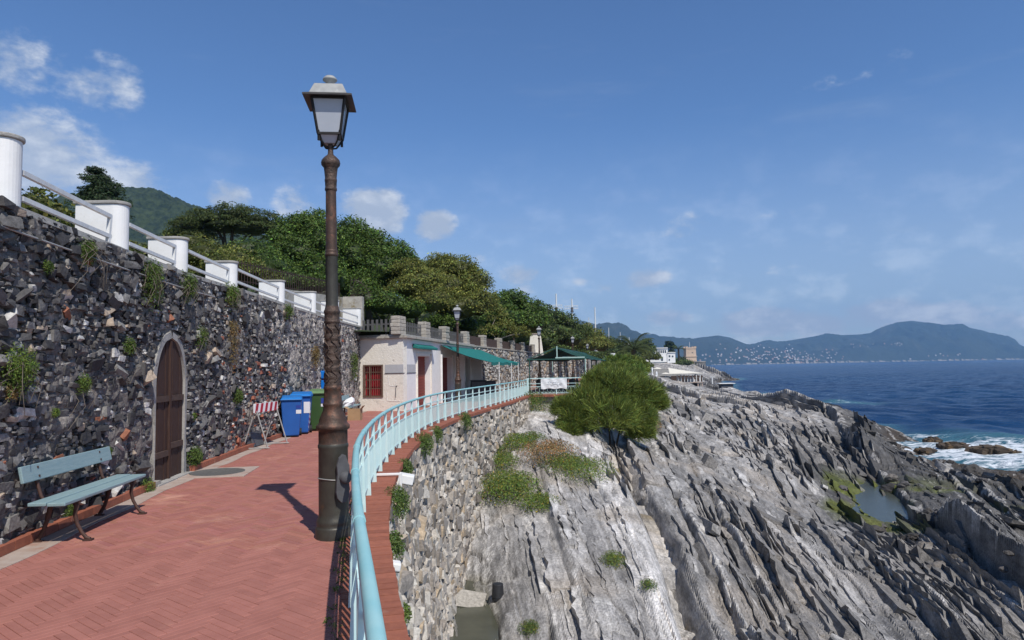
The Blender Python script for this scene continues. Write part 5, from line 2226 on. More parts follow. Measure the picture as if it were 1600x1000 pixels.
bb = build_bin(M['bin_blue'], M['bin_lid_blue'], 'front blue wheeled bin with a small white sticker, the one before the two others')
bb2 = copy_tree(bb)
gb = build_bin(M['bin_green'], M['bin_lid_green'], 'green wheeled bin behind the blue bins, partly hidden by the lamp post')
bb.location, bb.rotation_euler, bb.scale = (-5.80, 17.95, 0), (0, 0, R(16)), (.92, .92, .98)
bb2.location, bb2.rotation_euler, bb2.scale = (-5.80, 18.75, 0), (0, 0, R(12)), (.98, .98, 1.04)
bb2['label'] = 'larger blue wheeled bin with a tall white notice, beside the green bin'
gb.location, gb.rotation_euler, gb.scale = (-5.56, 19.75, 0), (0, 0, R(12)), (1.1, 1.1, 1.08)
s_ = on_bin(bb, 'sticker', M['paper'], 0, .62, .72, .13, .27, 'y')
on_bin(bb, 'sticker', M['print_blue'], 0, .76, .84, .13, .25, 'y')
on_bin(bb2, 'notice', M['paper'], 0, .52, .82, -.24, -.10)
on_bin(bb2, 'notice', M['paper'], 0, .55, .84, .10, .26, 'y')
on_bin(gb, 'sticker', M['print_blue'], 0, .72, .86, .04, .17, 'y')
on_bin(gb, 'sticker', M['paper'], 0, .64, .71, .04, .15, 'y')
for k, (y0, z1) in enumerate(((.0, .50), (.27, .60))):
    for q in range(5):
        z = z1 - .07 * q
        on_bin(bb2, 'tape', M['red_paint'] if q % 2 else M['paper'], 0, z - .068, z, y0 - .26 + .01 * q, y0 - .18 + .01 * q)

# blue two-tier box on the wall behind the lamp
yb_ = 22.6
bl = thing('wall_box', 'bright blue two-tier metal box on the rubble wall behind the lamp post', 'wall box', wp(yb_, 1.3, .1).to_tuple())
mb = MB()
p = wp(yb_, 1.57, .13)
mb.box(p, (.26, .34, .26), yaw=.05)
mb.build('upper_box', M['box_blue'], bl, bevel=.03)
mb = MB()
p = wp(yb_, 1.18, .12)
mb.box(p, (.22, .30, .42), yaw=.05)
mb.build('lower_box', M['box_blue'], bl, bevel=.03)
mb = MB()
p = wp(yb_, 1.41, .10)
mb.box(p, (.16, .18, .10), yaw=.05)
mb.build('neck', M['print_blue'], bl)


# ------------------------------------------------------------------ low house with awnings
def wall_open(mb, p0, p1, z0, z1, th, ops):
    """Wall from p0 to p1 with openings (s0, s1, za, zb) cut right through; th goes to the left of p0->p1."""
    p0, p1 = Vector(p0), Vector(p1)
    d = (p1 - p0)
    Lg = d.length
    d.normalize()
    nrm = Vector((-d.y, d.x, 0))

    def blk(a, b, za, zb):
        if b - a < .001 or zb - za < .001:
            return
        q = [p0 + d * a, p0 + d * b, p0 + d * b + nrm * th, p0 + d * a + nrm * th]
        mb.hexa([(v.x, v.y, za) for v in q], [(v.x, v.y, zb) for v in q])
    s = 0
    for (a, b, za, zb) in sorted(ops):
        blk(s, a, z0, z1)
        blk(a, b, z0, za)
        blk(a, b, zb, z1)
        s = b
    blk(s, Lg, z0, z1)


def fpt(p0, d, s, off, z):
    n_ = Vector((d.y, -d.x, 0))
    q = p0 + d * s + n_ * off
    return Vector((q.x, q.y, z))


def build_house():
    H = thing('seaside_house', 'low white seaside house with red shutters, barred window and green awnings under a terrace', 'house', (-4.49, 28, 0))
    zt = 2.98
    dF = (HB - HA).normalized()
    dS = (HC - HB).normalized()
    doors = [(1.95, 4.15, 0, 2.27), (6.3, 8.5, 0, 2.27), (10.8, 12.9, 0, 2.27)]
    mb = MB()
    wall_open(mb, HA, HB, 0, zt, .35, [(.23, 1.14, .62, 1.86)])
    fw = mb.build('front_wall', M['plaster'], H)
    mb = MB()
    wall_open(mb, HB + dS * .352, HC, 0, zt, .35, [(a - .352, b - .352, z0, z1) for a, b, z0, z1 in doors])
    q = [HB + dS * .002, HB + dS * .351]
    mb.hexa([(HB.x, HB.y, 0), (HB.x + dS.x * .35, HB.y + dS.y * .35, 0), (HB.x + dS.x * .35 - .33, HB.y + dS.y * .35 + .05, 0), (HB.x - .30, HB.y + .24, 0)],
            [(HB.x, HB.y, zt), (HB.x + dS.x * .35, HB.y + dS.y * .35, zt), (HB.x + dS.x * .35 - .33, HB.y + dS.y * .35 + .05, zt), (HB.x - .30, HB.y + .24, zt)])
    mb.build('sea_wall_front', M['plaster_white'], H)
    # window: red curtain behind bars
    mb = MB()
    a, b = fpt(HA, dF, .23, -.16, 0), fpt(HA, dF, 1.14, -.16, 0)
    mb.hexa([(a.x, a.y, .62), (b.x, b.y, .62), (b.x, b.y + .03, .62), (a.x, a.y + .03, .62)], [(a.x, a.y, 1.86), (b.x, b.y, 1.86), (b.x, b.y + .03, 1.86), (a.x, a.y + .03, 1.86)])
    w = mb.build('window', M['red_cloth'], H)
    mb = MB()
    for s_ in (.26, 1.11):
        mb.bar(fpt(HA, dF, s_, .01, .60), fpt(HA, dF, s_, .01, 1.88), .07, .06)
    for z in (.60, 1.88):
        mb.bar(fpt(HA, dF, .23, .01, z), fpt(HA, dF, 1.14, .01, z), .06, .06)
    mb.bar(fpt(HA, dF, .52, -.02, .62), fpt(HA, dF, .52, -.02, 1.86), .10, .05)
    mb.build('frame', M['window_bar'], w)
    for s_ in np.arange(.30, 1.1, .10):
        mb = MB()
        mb.tube([fpt(HA, dF, s_, .0, .62), fpt(HA, dF, s_, .0, 1.86)], .011, 5)
        mb.build('bar', M['window_bar'], w)
    for z in (.92, 1.28, 1.6):
        mb = MB()
        mb.bar(fpt(HA, dF, .25, .012, z), fpt(HA, dF, 1.12, .012, z), .012, .03)
        mb.build('bar', M['window_bar'], w)
    # patched band across the corner
    mb = MB()
    L1 = (HB - HA).length
    for (p0, d, s0, s1) in ((HA, dF, 1.22, L1 + .003), (HB, dS, -.003, 1.80)):
        a, b = fpt(p0, d, s0, 0, 0), fpt(p0, d, s1, 0, 0)
        a2, b2 = fpt(p0, d, s0, .004, 0), fpt(p0, d, s1, .004, 0)
        mb.hexa([(v.x, v.y, 1.56) for v in (a, b, b2, a2)], [(v.x, v.y, 1.90) for v in (a, b, b2, a2)])
    mb.build('grey_band', M['grey_patch'], H)
    mb = MB()
    for (p0, d, s0, s1) in ((HA, dF, 1.22, L1 + .02), (HB, dS, -.02, 1.80)):
        mb.bar(fpt(p0, d, s0, .012, 1.545), fpt(p0, d, s1, .012, 1.545), .024, .022)
    mb.tube([fpt(HA, dF, 1.72, .05, .55), fpt(HA, dF, 1.73, .02, 1.0), fpt(HA, dF, 1.79, .02, 1.04)], .012, 5)
    mb.build('conduit', M['dark_sheet'], H)
    # chipped plaster lines (old patch outlines)
    mb = MB()
    for seg in ([(1.38, 1.42), (1.40, 1.05), (1.70, 1.0), (1.72, 1.36)], [(1.3, .78), (1.32, .42), (1.9, .40)]):
        mb.tube([fpt(HA, dF, s_, .002, z) for s_, z in seg], .012, 4)
    mb.build('plaster_ridge', M['plaster_white'], H)
    # doors
    for k, (a, b, z0, z1) in enumerate(doors):
        mt = [M['shutter_red'], M['shutter_red'], M['picket_brown']][k]
        mb = MB()
        p, q = fpt(HB, dS, a, -.27, 0), fpt(HB, dS, b, -.27, 0)
        nrm = Vector((-dS.y, dS.x, 0)) * .04
        mb.hexa([(v.x, v.y, 0) for v in (p, q, q + nrm, p + nrm)], [(v.x, v.y, z1) for v in (p, q, q + nrm, p + nrm)])
        dr = mb.build('shutter_door', mt, H)
        for z in np.arange(.02, z1 - .05, .135):
            mb = MB()
            mb.bar(fpt(HB, dS, a + .02, -.255, z + .06), fpt(HB, dS, b - .02, -.255, z + .06), .03, .115)
            mb.build('slat', mt, dr)
        mb = MB()
        for s_ in (a, b):
            mb.bar(fpt(HB, dS, s_ + (.07 if s_ == a else -.07) * -1, .012, 0), fpt(HB, dS, s_ + (.07 if s_ == a else -.07) * -1, .012, z1 + .14), .13, .024, up=(dS.x, dS.y, 0))
        mb.bar(fpt(HB, dS, a + .0, .012, z1 + .075), fpt(HB, dS, b - .0, .012, z1 + .075), .024, .13)
        mb.build('door_frame', M['plaster'] if k == 0 else M['plaster_white'], H)
    # fins between the doors
    for s_, pr in ((9.3, .55), (13.9, .6)):
        mb = MB()
        p = fpt(HB, dS, s_, pr / 2 + .002, 1.27)
        mb.box(p, (pr, .22, 2.54), yaw=math.atan2(dS.y, dS.x) - math.pi / 2)
        mb.build('fin_wall', M['plaster_white'], H)
    # roof slab with broken edge
    mb = MB()
    e = .16
    A2, B2, C2 = fpt(HA, dF, 0.12, e, 0), HB + Vector((.18, -.14, 0)), fpt(HB, dS, 14.2, e, 0)
    poly = [(A2.x, A2.y), (B2.x, B2.y), (C2.x, C2.y), (C2.x - 6, C2.y + 1), (A2.x - .1, A2.y + 4)]
    mb.prism(poly, zt + .002, zt + .09)
    mb.build('roof_slab', M['slab'], H, bevel=.012)
    mb = MB()
    poly2 = [(x - .05 if i in (1, 2) else x, y + (.05 if i in (0, 1) else 0)) for i, (x, y) in enumerate(poly)]
    mb.prism(poly2, zt + .09, zt + .155)
    mb.build('roof_edge', M['concrete'], H, bevel=.015)
    # small rolled awning and its box
    mb = MB()
    yw = math.atan2(dS.y, dS.x) - math.pi / 2
    mb.hexa([fpt(HB, dS, 1.3, .02, 2.62), fpt(HB, dS, 4.5, .02, 2.62), fpt(HB, dS, 4.5, .30, 2.56), fpt(HB, dS, 1.3, .30, 2.56)],
            [fpt(HB, dS, 1.3, .02, 2.80), fpt(HB, dS, 4.5, .02, 2.80), fpt(HB, dS, 4.5, .30, 2.66), fpt(HB, dS, 1.3, .30, 2.66)])
    mb.build('rolled_awning', M['awning'], H, bevel=.02)
    # big awning, sagging cloth on arms and two posts
    nu, nv = 14, 8
    vs = []
    for i in range(nu + 1):
        for j in range(nv + 1):
            s_ = 6.0 + 10.2 * i / nu
            u = j / nv
            base = fpt(HB, dS, s_, .06 + 2.55 * u, 0)
            z = 2.86 - .90 * u - .10 * math.sin(u * math.pi) - .03 * math.sin(i * 1.7) * u
            vs.append((base.x, base.y, z))
    top = [(x, y, z + .012) for x, y, z in vs]
    mb = MB()
    I = lambda i, j: i * (nv + 1) + j
    fs = [(I(i, j), I(i + 1, j), I(i + 1, j + 1), I(i, j + 1)) for i in range(nu) for j in range(nv)]
    mb.add(vs, [f[::-1] for f in fs])
    mb.add(top, fs)
    aw = mb.build('awning', M['awning'], H, fix=False)
    mb = MB()
    f0, f1 = Vector(vs[I(0, nv)]), Vector(vs[I(nu, nv)])
    for i in range(nu):
        a, b = Vector(vs[I(i, nv)]), Vector(vs[I(i + 1, nv)])
        mb.sheet(a, b, b - Vector((0, 0, .13)), a - Vector((0, 0, .13)), .006)
    mb.build('valance', M['awning'], aw)
    for i in (3, 9, 13):
        a = Vector(vs[I(i, nv)])
        mb = MB()
        mb.tube([(a.x, a.y, 0), (a.x, a.y, a.z)], .025, 8)
        mb.build('awning_post', M['white_metal'], aw)
    return H


build_house()


# ------------------------------------------------------------------ terrace fence with stone piers
TERR = [28.15, 32.0, 35.8, 40.9, 45.4, 50.3, 55.1, 59.8, 65.2]


def terr_pt(y, z, inset=.12):
    p0 = Vector((land_x(y), y, 0))
    t = (Vector((land_x(y + .2), y + .2, 0)) - Vector((land_x(y - .2) if y > 28.3 else -4.49 - .029, y - .2, 0))).normalized()
    n_ = Vector((-t.y, t.x, 0))
    q = p0 + n_ * inset
    return Vector((q.x, q.y, z)), t, n_


def build_terrace():
    T = thing('terrace_fence', 'terrace fence of stacked stone piers and weathered pickets along the house roof', 'fence', (-4.4, 28.2, 3.12))
    rnd = random.Random(3)
    for k, y in enumerate(TERR):
        p, t, n_ = terr_pt(y, 3.13 if y < 42 else 3.10, .24)
        yw = math.atan2(t.y, t.x) - math.pi / 2
        prs = bpy.data.objects.new('stone_pier', None)
        COL.objects.link(prs)
        parent(prs, T)
        for c in range(5):
            mb = MB()
            w = rnd.uniform(-.03, .03)
            mb.box((p.x + rnd.uniform(-.015, .015), p.y, p.z + .08 + .152 * c), (.40 + w, .78 + w, .148), yaw=yw)
            o = mb.build('block', M['block_stone'], None, bevel=.022)
            o.parent = prs
            o.matrix_parent_inverse = Matrix()
    for k in range(len(TERR) - 1):
        y0, y1 = TERR[k] + .42, TERR[k + 1] - .42
        zb = 3.14 if y1 < 42 else 3.11
        mt = M['picket_grey'] if k < 3 else M['picket_brown']
        pan = bpy.data.objects.new('picket_panel', None)
        COL.objects.link(pan)
        parent(pan, T)
        mb = MB()
        for z in (zb + .12, zb + .44):
            mb.bar(terr_pt(y0, z, .26)[0], terr_pt(y1, z, .26)[0], .03, .06)
        o = mb.build('cross_rail', mt, None)
        o.parent = pan
        st_ = .25 if k < 3 else .19
        for y in np.arange(y0 + .08, y1, st_):
            mb = MB()
            p, t, n_ = terr_pt(y, 0, .235)
            wd = .10 if k < 3 else .155
            mb.box((p.x, p.y, zb + .30 + rnd.uniform(-.015, .015)), (.022, wd, .58), yaw=math.atan2(t.y, t.x) - math.pi / 2 + rnd.uniform(-.02, .02))
            o = mb.build('picket', mt, None, fix=False)
            o.parent = pan
    # panel over the end wall
    pan = bpy.data.objects.new('picket_panel', None)
    COL.objects.link(pan)
    parent(pan, T)
    dF = (HB - HA).normalized()
    mb = MB()
    for z in (3.26, 3.60):
        mb.bar(fpt(HA, dF, .1, -.25, z), fpt(HA, dF, 1.5, -.25, z), .03, .06)
    o = mb.build('cross_rail', M['picket_grey'], None)
    o.parent = pan
    for s_ in np.arange(.12, 1.5, .21):
        mb = MB()
        p = fpt(HA, dF, s_, -.22, 3.14 + .33)
        mb.box(p, (.10, .022, .66 + rnd.uniform(-.02, .02)), yaw=math.atan2(dF.y, dF.x))
        o = mb.build('picket', M['picket_grey'], None, fix=False)
        o.parent = pan


build_terrace()


# ------------------------------------------------------------------ pale retaining wall past the house
def build_wall2():
    W = thing('stone_retaining_wall', 'pale rubble retaining wall behind the pavilion, carrying the stone terrace piers', 'wall', (-2.4, 42.1, 0))
    rng = np.random.default_rng(9)
    P, F, S, C = [], [], [], []
    V, Q = [], []
    ys = np.concatenate([np.arange(42.02, 70, .25), np.arange(70, 150, 1.0)])
    zs = np.linspace(-.05, 3.0, 22)
    for y in ys:
        p, t, n_ = terr_pt(y, 0, 0)
        for z in zs:
            o = float(.05 * fbm(np.array([y * 2.0]), np.array([z * 2.5]), 3, 4)[0])
            V.append((p.x - n_.x * o, p.y - n_.y * o, z))
        q = p + n_ * .6
        V.append((q.x, q.y, 3.0))
    m_ = len(zs) + 1
    Q = [(i * m_ + k, (i + 1) * m_ + k, (i + 1) * m_ + k + 1, i * m_ + k + 1) for i in range(len(ys) - 1) for k in range(m_ - 1)]
    link('wall_core', np_mesh('wall_core', V, Q, mats=[M['mortar_pale']]), W)
    pal = np.array([(.14, .13, .12), (.25, .24, .22), (.38, .36, .33), (.50, .47, .43), (.36, .28, .20)])
    y = 42.1
    while y < 118:
        st_ = .30 if y < 70 else .55
        for z in np.arange(.05, 2.92, .20 if y < 70 else .36):
            yy, zz = y + rng.uniform(-.15, .15), z + rng.uniform(-.08, .08)
            p, t, n_ = terr_pt(yy, 0, -.02)
            s_ = rng.uniform(.07, .15) * (1 if y < 70 else 1.8)
            P.append((p.x, p.y, zz))
            F.append(np.stack([t, (0, 0, 1), -n_], 1))
            S.append((s_ * 1.3, s_ * .85, s_ * .7))
            C.append(pal[rng.integers(0, 5)] * rng.uniform(.8, 1.2))
        y += st_
    V, T, CC = joined_stones(np.array(P), np.array(F, float), np.array(S), np.array(C), rng)
    o = link('small_stone', np_mesh('small_stone', V, None, T, [M['sea_stone']], attrs={'tint': CC}), W)
    o['kind'] = 'stuff'
    mb = MB()
    q = np.arange(42.2, 70, 2.2)
    for a, c in zip(q[:-1], q[1:]):
        p0, t, n0 = terr_pt(a, 0, 0)
        p1, t, n1 = terr_pt(c, 0, 0)
        b4 = [p0 - n0 * .10, p1 - n1 * .10, p1 + n1 * .55, p0 + n0 * .55]
        mb.hexa([(v.x, v.y, 3.003) for v in b4], [(v.x, v.y, 3.10) for v in b4])
    mb.build('coping', M['slab'], W, bevel=.01)


build_wall2()
p = at(837, 545, 67.5)
gp = thing('gate_pier', 'pale tapering plastered pier at the far end of the terrace fence', 'pier', (p.x, p.y, 3.0))
mb = MB()
mb.hexa([(p.x - .75, p.y - .3, 2.9), (p.x + .75, p.y - .3, 2.9), (p.x + .75, p.y + .6, 2.9), (p.x - .75, p.y + .6, 2.9)], [(p.x - .50, p.y - .3, 4.9), (p.x + .50, p.y - .3, 4.9), (p.x + .5, p.y + .6, 4.9), (p.x - .5, p.y + .6, 4.9)])
mb.build('pier_body', M['plaster'], gp, bevel=.03)
mb = MB()
mb.box((p.x, p.y + .15, 4.955), (1.12, 1.0, .10))
mb.build('pier_cap', M['concrete_pale'], gp)

# iron fence on a stained low wall behind the pillars
IF = thing('iron_fence', 'brown iron bar fence with a fan-shaped end on a stained low wall', 'fence', (-8.0, 24, 3.6))
mb = MB()
fa, fb = Vector((-7.7, 22.2, 0)), Vector((-7.85, 31.6, 0))


def fz(y):
    return 4.42 + .07 * (y - 22)


seg = 8
for k in range(seg):
    a, b = fa.lerp(fb, k / seg), fa.lerp(fb, (k + 1) / seg)
    mb.hexa([(a.x, a.y, 3.2), (b.x, b.y, 3.2), (b.x - .3, b.y, 3.2), (a.x - .3, a.y, 3.2)], [(a.x, a.y, fz(a.y)), (b.x, b.y, fz(b.y)), (b.x - .3, b.y, fz(b.y)), (a.x - .3, a.y, fz(a.y))])
mb.hexa([(-7.85, 31.62, 3.0), (-6.95, 31.62, 3.0), (-6.95, 32.0, 3.0), (-7.85, 32.0, 3.0)], [(-7.85, 31.62, fz(32)), (-6.95, 31.62, fz(32)), (-6.95, 32, fz(32)), (-7.85, 32, fz(32))])
mb.build('low_wall', M['stain_wall'], IF)
m_fe = nmat('fence_brown', (.055, .032, .028), (.04, .025, .022), 10, .7)
for dz in (.08, .60):
    mb = MB()
    mb.bar((fa.x - .15, fa.y - 3, fz(fa.y - 3) + dz), (fb.x - .15, fb.y, fz(fb.y) + dz), .025, .03)
    mb.build('fence_rail', m_fe, IF)
for y in np.arange(19.4, 31.6, .23):
    t = (y - fa.y) / (fb.y - fa.y)
    p = fa.lerp(fb, t)
    mb = MB()
    mb.box((p.x - .15, p.y, fz(y) + .34), (.018, .018, .66))
    mb.build('fence_bar', m_fe, IF, fix=False)
fan = bpy.data.objects.new('fan', None)
COL.objects.link(fan)
parent(fan, IF)
fc = Vector((-7.55, 31.9, fz(32) - .1))
for a in np.linspace(0, 90, 10):
    mb = MB()
    mb.tube([fc, fc + Vector((math.cos(R(a)) * 1.05, .0, math.sin(R(a)) * 1.05))], .012, 5)
    o = mb.build('spoke', m_fe, None)
    o.parent = fan
mb = MB()
mb.tube([fc + Vector((math.cos(R(a)) * .9, 0, math.sin(R(a)) * .9)) for a in np.linspace(0, 90, 12)], .014, 5)
o = mb.build('arc', m_fe, None)
o.parent = fan


# ------------------------------------------------------------------ green pavilion
PX0, PX1, PY0 = .90, 4.40, 42.0
PV = [Vector((PX0, PY0, 0)), Vector((PX1, PY0, 0)), Vector((8.0, 60.0, 0)), Vector((4.6, 60.6, 0))]


def build_pavilion():
    mb = MB()
    mb.prism([(PX0 - .05, PY0 - .25), (PX1 + .25, PY0 - .25), (8.3, 60), (13, 100), (8, 100), (4.2, 60), (-.2, PY0)], -.09, -.004)
    fl = mb.build('terrace_floor', M['concrete_pale'])
    tag(fl, kind='structure')
    mb = MB()
    q = np.arange(PX0 - .05, PX1 + .2, .15)
    for x in q:
        m2 = MB()
        m2.box((x + .07, PY0 - .18, -.05), (.14, .44, .13))
        m2.build('brick', M['brick_edge'], fl, fix=False)
    S = thing('terrace_wall', 'pale stone wall under the pavilion terrace, half hidden by greenery', 'wall', (PX0, PY0, -1.5))
    mb = MB()
    mb.hexa([(PX0 - .2, PY0 - .1, -3), (PX1 + .2, PY0 - .1, -3), (PX1 + .2, PY0 + .4, -3), (PX0 - .2, PY0 + .4, -3)], [(PX0 - .2, PY0 - .1, -.1), (PX1 + .2, PY0 - .1, -.1), (PX1 + .2, PY0 + .4, -.1), (PX0 - .2, PY0 + .4, -.1)])
    mb.hexa([(PX1 - .3, PY0 + .4, -3), (PX1 + .2, PY0 + .4, -3), (8.25, 60, -3), (7.7, 60, -3)], [(PX1 - .3, PY0 + .4, -.1), (PX1 + .2, PY0 + .4, -.1), (8.25, 60, -.1), (7.7, 60, -.1)])
    mb.hexa([(7.7, 60, -3), (8.25, 60, -3), (13, 100, -3), (12.4, 100, -3)], [(7.7, 60, -.1), (8.25, 60, -.1), (13, 100, -.1), (12.4, 100, -.1)])
    mb.build('wall_face', M['mortar_pale'], S)
    # fence with curled ironwork
    Fn = thing('terrace_railing', 'pale mint railing with curled ironwork round the pavilion, carrying the banner', 'railing', (PX0, PY0, 0))

    def run(a, b, first):
        d = (b - a)
        Lg = d.length
        d.normalize()
        for z in (1.0, .68, .50, .10):
            mb = MB()
            mb.bar(a + Vector((0, 0, z)), b + Vector((0, 0, z)), .04 if z == 1.0 else .025, .045 if z == 1.0 else .03)
            mb.build('rail_bar', M['rail_pale'], Fn)
        npst = max(2, int(Lg / (1.7 if first else 1.3)) + 1)
        for k in range(npst):
            p = a + d * (Lg * k / (npst - 1))
            mb = MB()
            w = .10 if first and k in (0, npst - 1) else .06
            mb.box((p.x, p.y, .5), (w, w, 1.02), yaw=math.atan2(d.y, d.x))
            mb.build('post', M['rail_pale'], Fn)
        if first:
            for k in range(int(Lg / .24)):
                c = a + d * (.14 + .24 * k)
                mb = MB()
                mb.tube([c + d * (.09 * math.cos(t)) + Vector((0, 0, .30 + .18 * math.sin(t))) for t in np.linspace(-2.6, 2.9, 14)], .014, 5)
                mb.build('scroll', M['mint_metal'], Fn)
        else:
            for k in range(int(Lg / .22)):
                c = a + d * (.1 + .22 * k)
                mb = MB()
                mb.tube([c + Vector((0, 0, .1)), c + Vector((0, 0, .5))], .012, 5)
                mb.build('baluster', M['rail_pale'], Fn)
    run(PV[0], PV[1], True)
    run(PV[1], PV[2], False)
    # banner with faint grey print
    Bn = thing('banner', 'white printed banner tied to the front of the pavilion railing', 'banner', (2.6, PY0 - .05, .4))
    x0, x1 = 1.70, 3.29
    nx_, nz_ = 16, 6
    vs = []
    for i in range(nx_ + 1):
        for j in range(nz_ + 1):
            x = x0 + (x1 - x0) * i / nx_
            z = .36 + .62 * j / nz_ - .03 * math.sin(i * .9) * (1 - j / nz_)
            vs.append((x, PY0 - .06 - .015 * math.sin(i * 1.3 + j), z))
    J = lambda i, j: i * (nz_ + 1) + j
    mb = MB()
    mb.add(vs, [(J(i, j), J(i + 1, j), J(i + 1, j + 1), J(i, j + 1)) for i in range(nx_) for j in range(nz_)])
    mb.add([(x, y + .006, z) for x, y, z in vs], [(J(i, j + 1), J(i + 1, j + 1), J(i + 1, j), J(i, j)) for i in range(nx_) for j in range(nz_)])
    mb.build('cloth', M['paper'], Bn, fix=False)
    rr = np.random.default_rng(6)
    mb = MB()
    for (cx, cz, r) in ((2.25, .74, .10), (2.48, .70, .07), (2.68, .72, .09), (2.92, .66, .06), (2.35, .56, .05), (2.75, .54, .06)):
        mb.tube([(cx + r * math.cos(t) * (1 + .2 * math.sin(3 * t)), PY0 - .085, cz + .7 * r * math.sin(t)) for t in np.linspace(.4, 5.4, 14)], .008, 4)
    mb.tube([(2.05 + .07 * k, PY0 - .085, .62 + .02 * math.sin(k * 1.9)) for k in range(15)], .007, 4)
    mb.build('print', M['print_grey'], Bn)
    # canopy frame and cloth roof
    Pv = thing('pavilion', 'open dining pavilion with a sagging dark green cloth roof on thin posts', 'pavilion', (3, 50, 0))
    ev = 2.16
    E0, E1, E2, E3 = (Vector((PX0 - .02, PY0, ev)), Vector((PX1 + .14, PY0, ev)), Vector((8.3, 60.3, ev)), Vector((4.7, 61, ev)))
    R0, R1 = Vector((2.70, PY0 + .1, 2.86)), Vector((6.4, 60.5, 2.86))
    nu, nv = 20, 6

    def cloth(name, a0, a1, r0, r1, sag):
        vs = []
        for i in range(nu + 1):
            t = i / nu
            for j in range(nv + 1):
                u = j / nv
                p = a0.lerp(a1, t).lerp(r0.lerp(r1, t), u)
                z = p.z - sag * math.sin(u * math.pi) * (1 + .4 * math.sin(t * 15)) - .05 * abs(math.sin(t * math.pi * 5))
                vs.append((p.x, p.y, z))
        K = lambda i, j: i * (nv + 1) + j
        mb = MB()
        fs = [(K(i, j), K(i + 1, j), K(i + 1, j + 1), K(i, j + 1)) for i in range(nu) for j in range(nv)]
        mb.add(vs, fs, True)
        mb.add([(x, y, z + .01) for x, y, z in vs], [f[::-1] for f in fs], True)
        return mb.build(name, M['awning_old'], Pv, fix=False)
    cloth('roof_cloth', E1 + Vector((.15, 0, -.02)), E2 + Vector((.15, 0, -.02)), R0, R1, .10)
    cloth('roof_cloth', E0 + Vector((-.15, .9, -.02)), E3 + Vector((-.1, 0, -.02)), R0 + Vector((.15, .9, 0)), R1, .12)
    mb = MB()
    for a, b in ((E0, E1), (E1, E2), (E3, E0), (E0, R0), (E1, R0)):
        mb.bar(a, b, .05, .06)
    mb.bar(R0, R1, .05, .06)
    mb.build('eave_frame', M['green_metal'], Pv)
    mb = MB()
    mb.bar(Vector((2.62, PY0 - .02, 2.24)), Vector((4.42, PY0 - .02, 2.25)), .05, .07)
    mb.bar(Vector((3.1, PY0 + .6, 2.28)), Vector((3.6, PY0 + .6, 2.28)), .10, .10)
    mb.build('pale_beam', M['mint_metal'], Pv)
    mb = MB()
    mb.tube([(2.72, PY0, 2.2), (2.72, PY0, 2.95)], .04, 8)
    mb.build('king_post', M['mint_metal'], Pv)
    n = 0
    for (x, y, mt) in [(1.02, PY0, 'green_metal'), (4.45, PY0, 'mint_metal'), (8.2, 60.1, 'green_metal'), (4.8, 60.6, 'green_metal'), (5.35, 46.5, 'green_metal'), (6.25, 51, 'green_metal'), (7.2, 55.6, 'green_metal'),
                       (1.85, 46.5, 'green_metal'), (2.75, 51, 'green_metal'), (3.7, 55.6, 'green_metal'), (3.6, 47.5, 'green_metal'), (3.3, 57, 'mint_metal')]:
        mb = MB()
        mb.tube([(x, y, 0), (x, y, ev)], .035, 8)
        mb.build('post', M[mt], Pv)
    for t in np.linspace(.1, .95, 7):
        for a0, a1 in ((E1, E2), (E0, E3)):
            mb = MB()
            mb.bar(a0.lerp(a1, t) - Vector((0, 0, .03)), R0.lerp(R1, t) - Vector((0, 0, .05)), .03, .035)
            mb.build('rafter', M['green_metal'], Pv)


build_pavilion()


def build_chair():
    Cc = thing('terrace_chair', 'black moulded terrace chair behind the white banner', 'chair', (0, 0, 0), 'black chairs under the pavilion', local=True)
    mb = MB()
    mb.box((0, 0, .44), (.46, .46, .035))
    mb.build('seat', M['chair_black'], Cc, bevel=.012)
    mb = MB()
    vs, fs = [], []
    for i in range(7):
        a = -1 + 2 * i / 6
        for z in (.46, .70, .92 - .07 * a * a):
            vs.append((.22 * a, .22 + .05 * (z - .46) - .05 * a * a, z))
    vs2 = [(x, y + .025, z) for x, y, z in vs]
    for i in range(6):
        for j in range(2):
            fs.append((i * 3 + j, (i + 1) * 3 + j, (i + 1) * 3 + j + 1, i * 3 + j + 1))
    mb.add(vs, fs)
    mb.add(vs2, [f[::-1] for f in fs])
    mb.add(vs + vs2, [(2 + 3 * i, 5 + 3 * i, 21 + 5 + 3 * i, 21 + 2 + 3 * i) for i in range(6)])
    mb.build('backrest', M['chair_black'], Cc, fix=False)
    for x in (-.2, .2):
        for y in (-.2, .2):
            mb = MB()
            mb.tube([(x * .95, y * .95, .43), (x * 1.08, y * 1.08, 0)], .018, 6)
            mb.build('leg', M['chair_black'], Cc)
        mb = MB()
        mb.tube([(x * 1.1, -.2, .45), (x * 1.15, -.15, .64), (x * 1.1, .22, .66)], .018, 6)
        mb.build('arm', M['chair_black'], Cc)
    return Cc


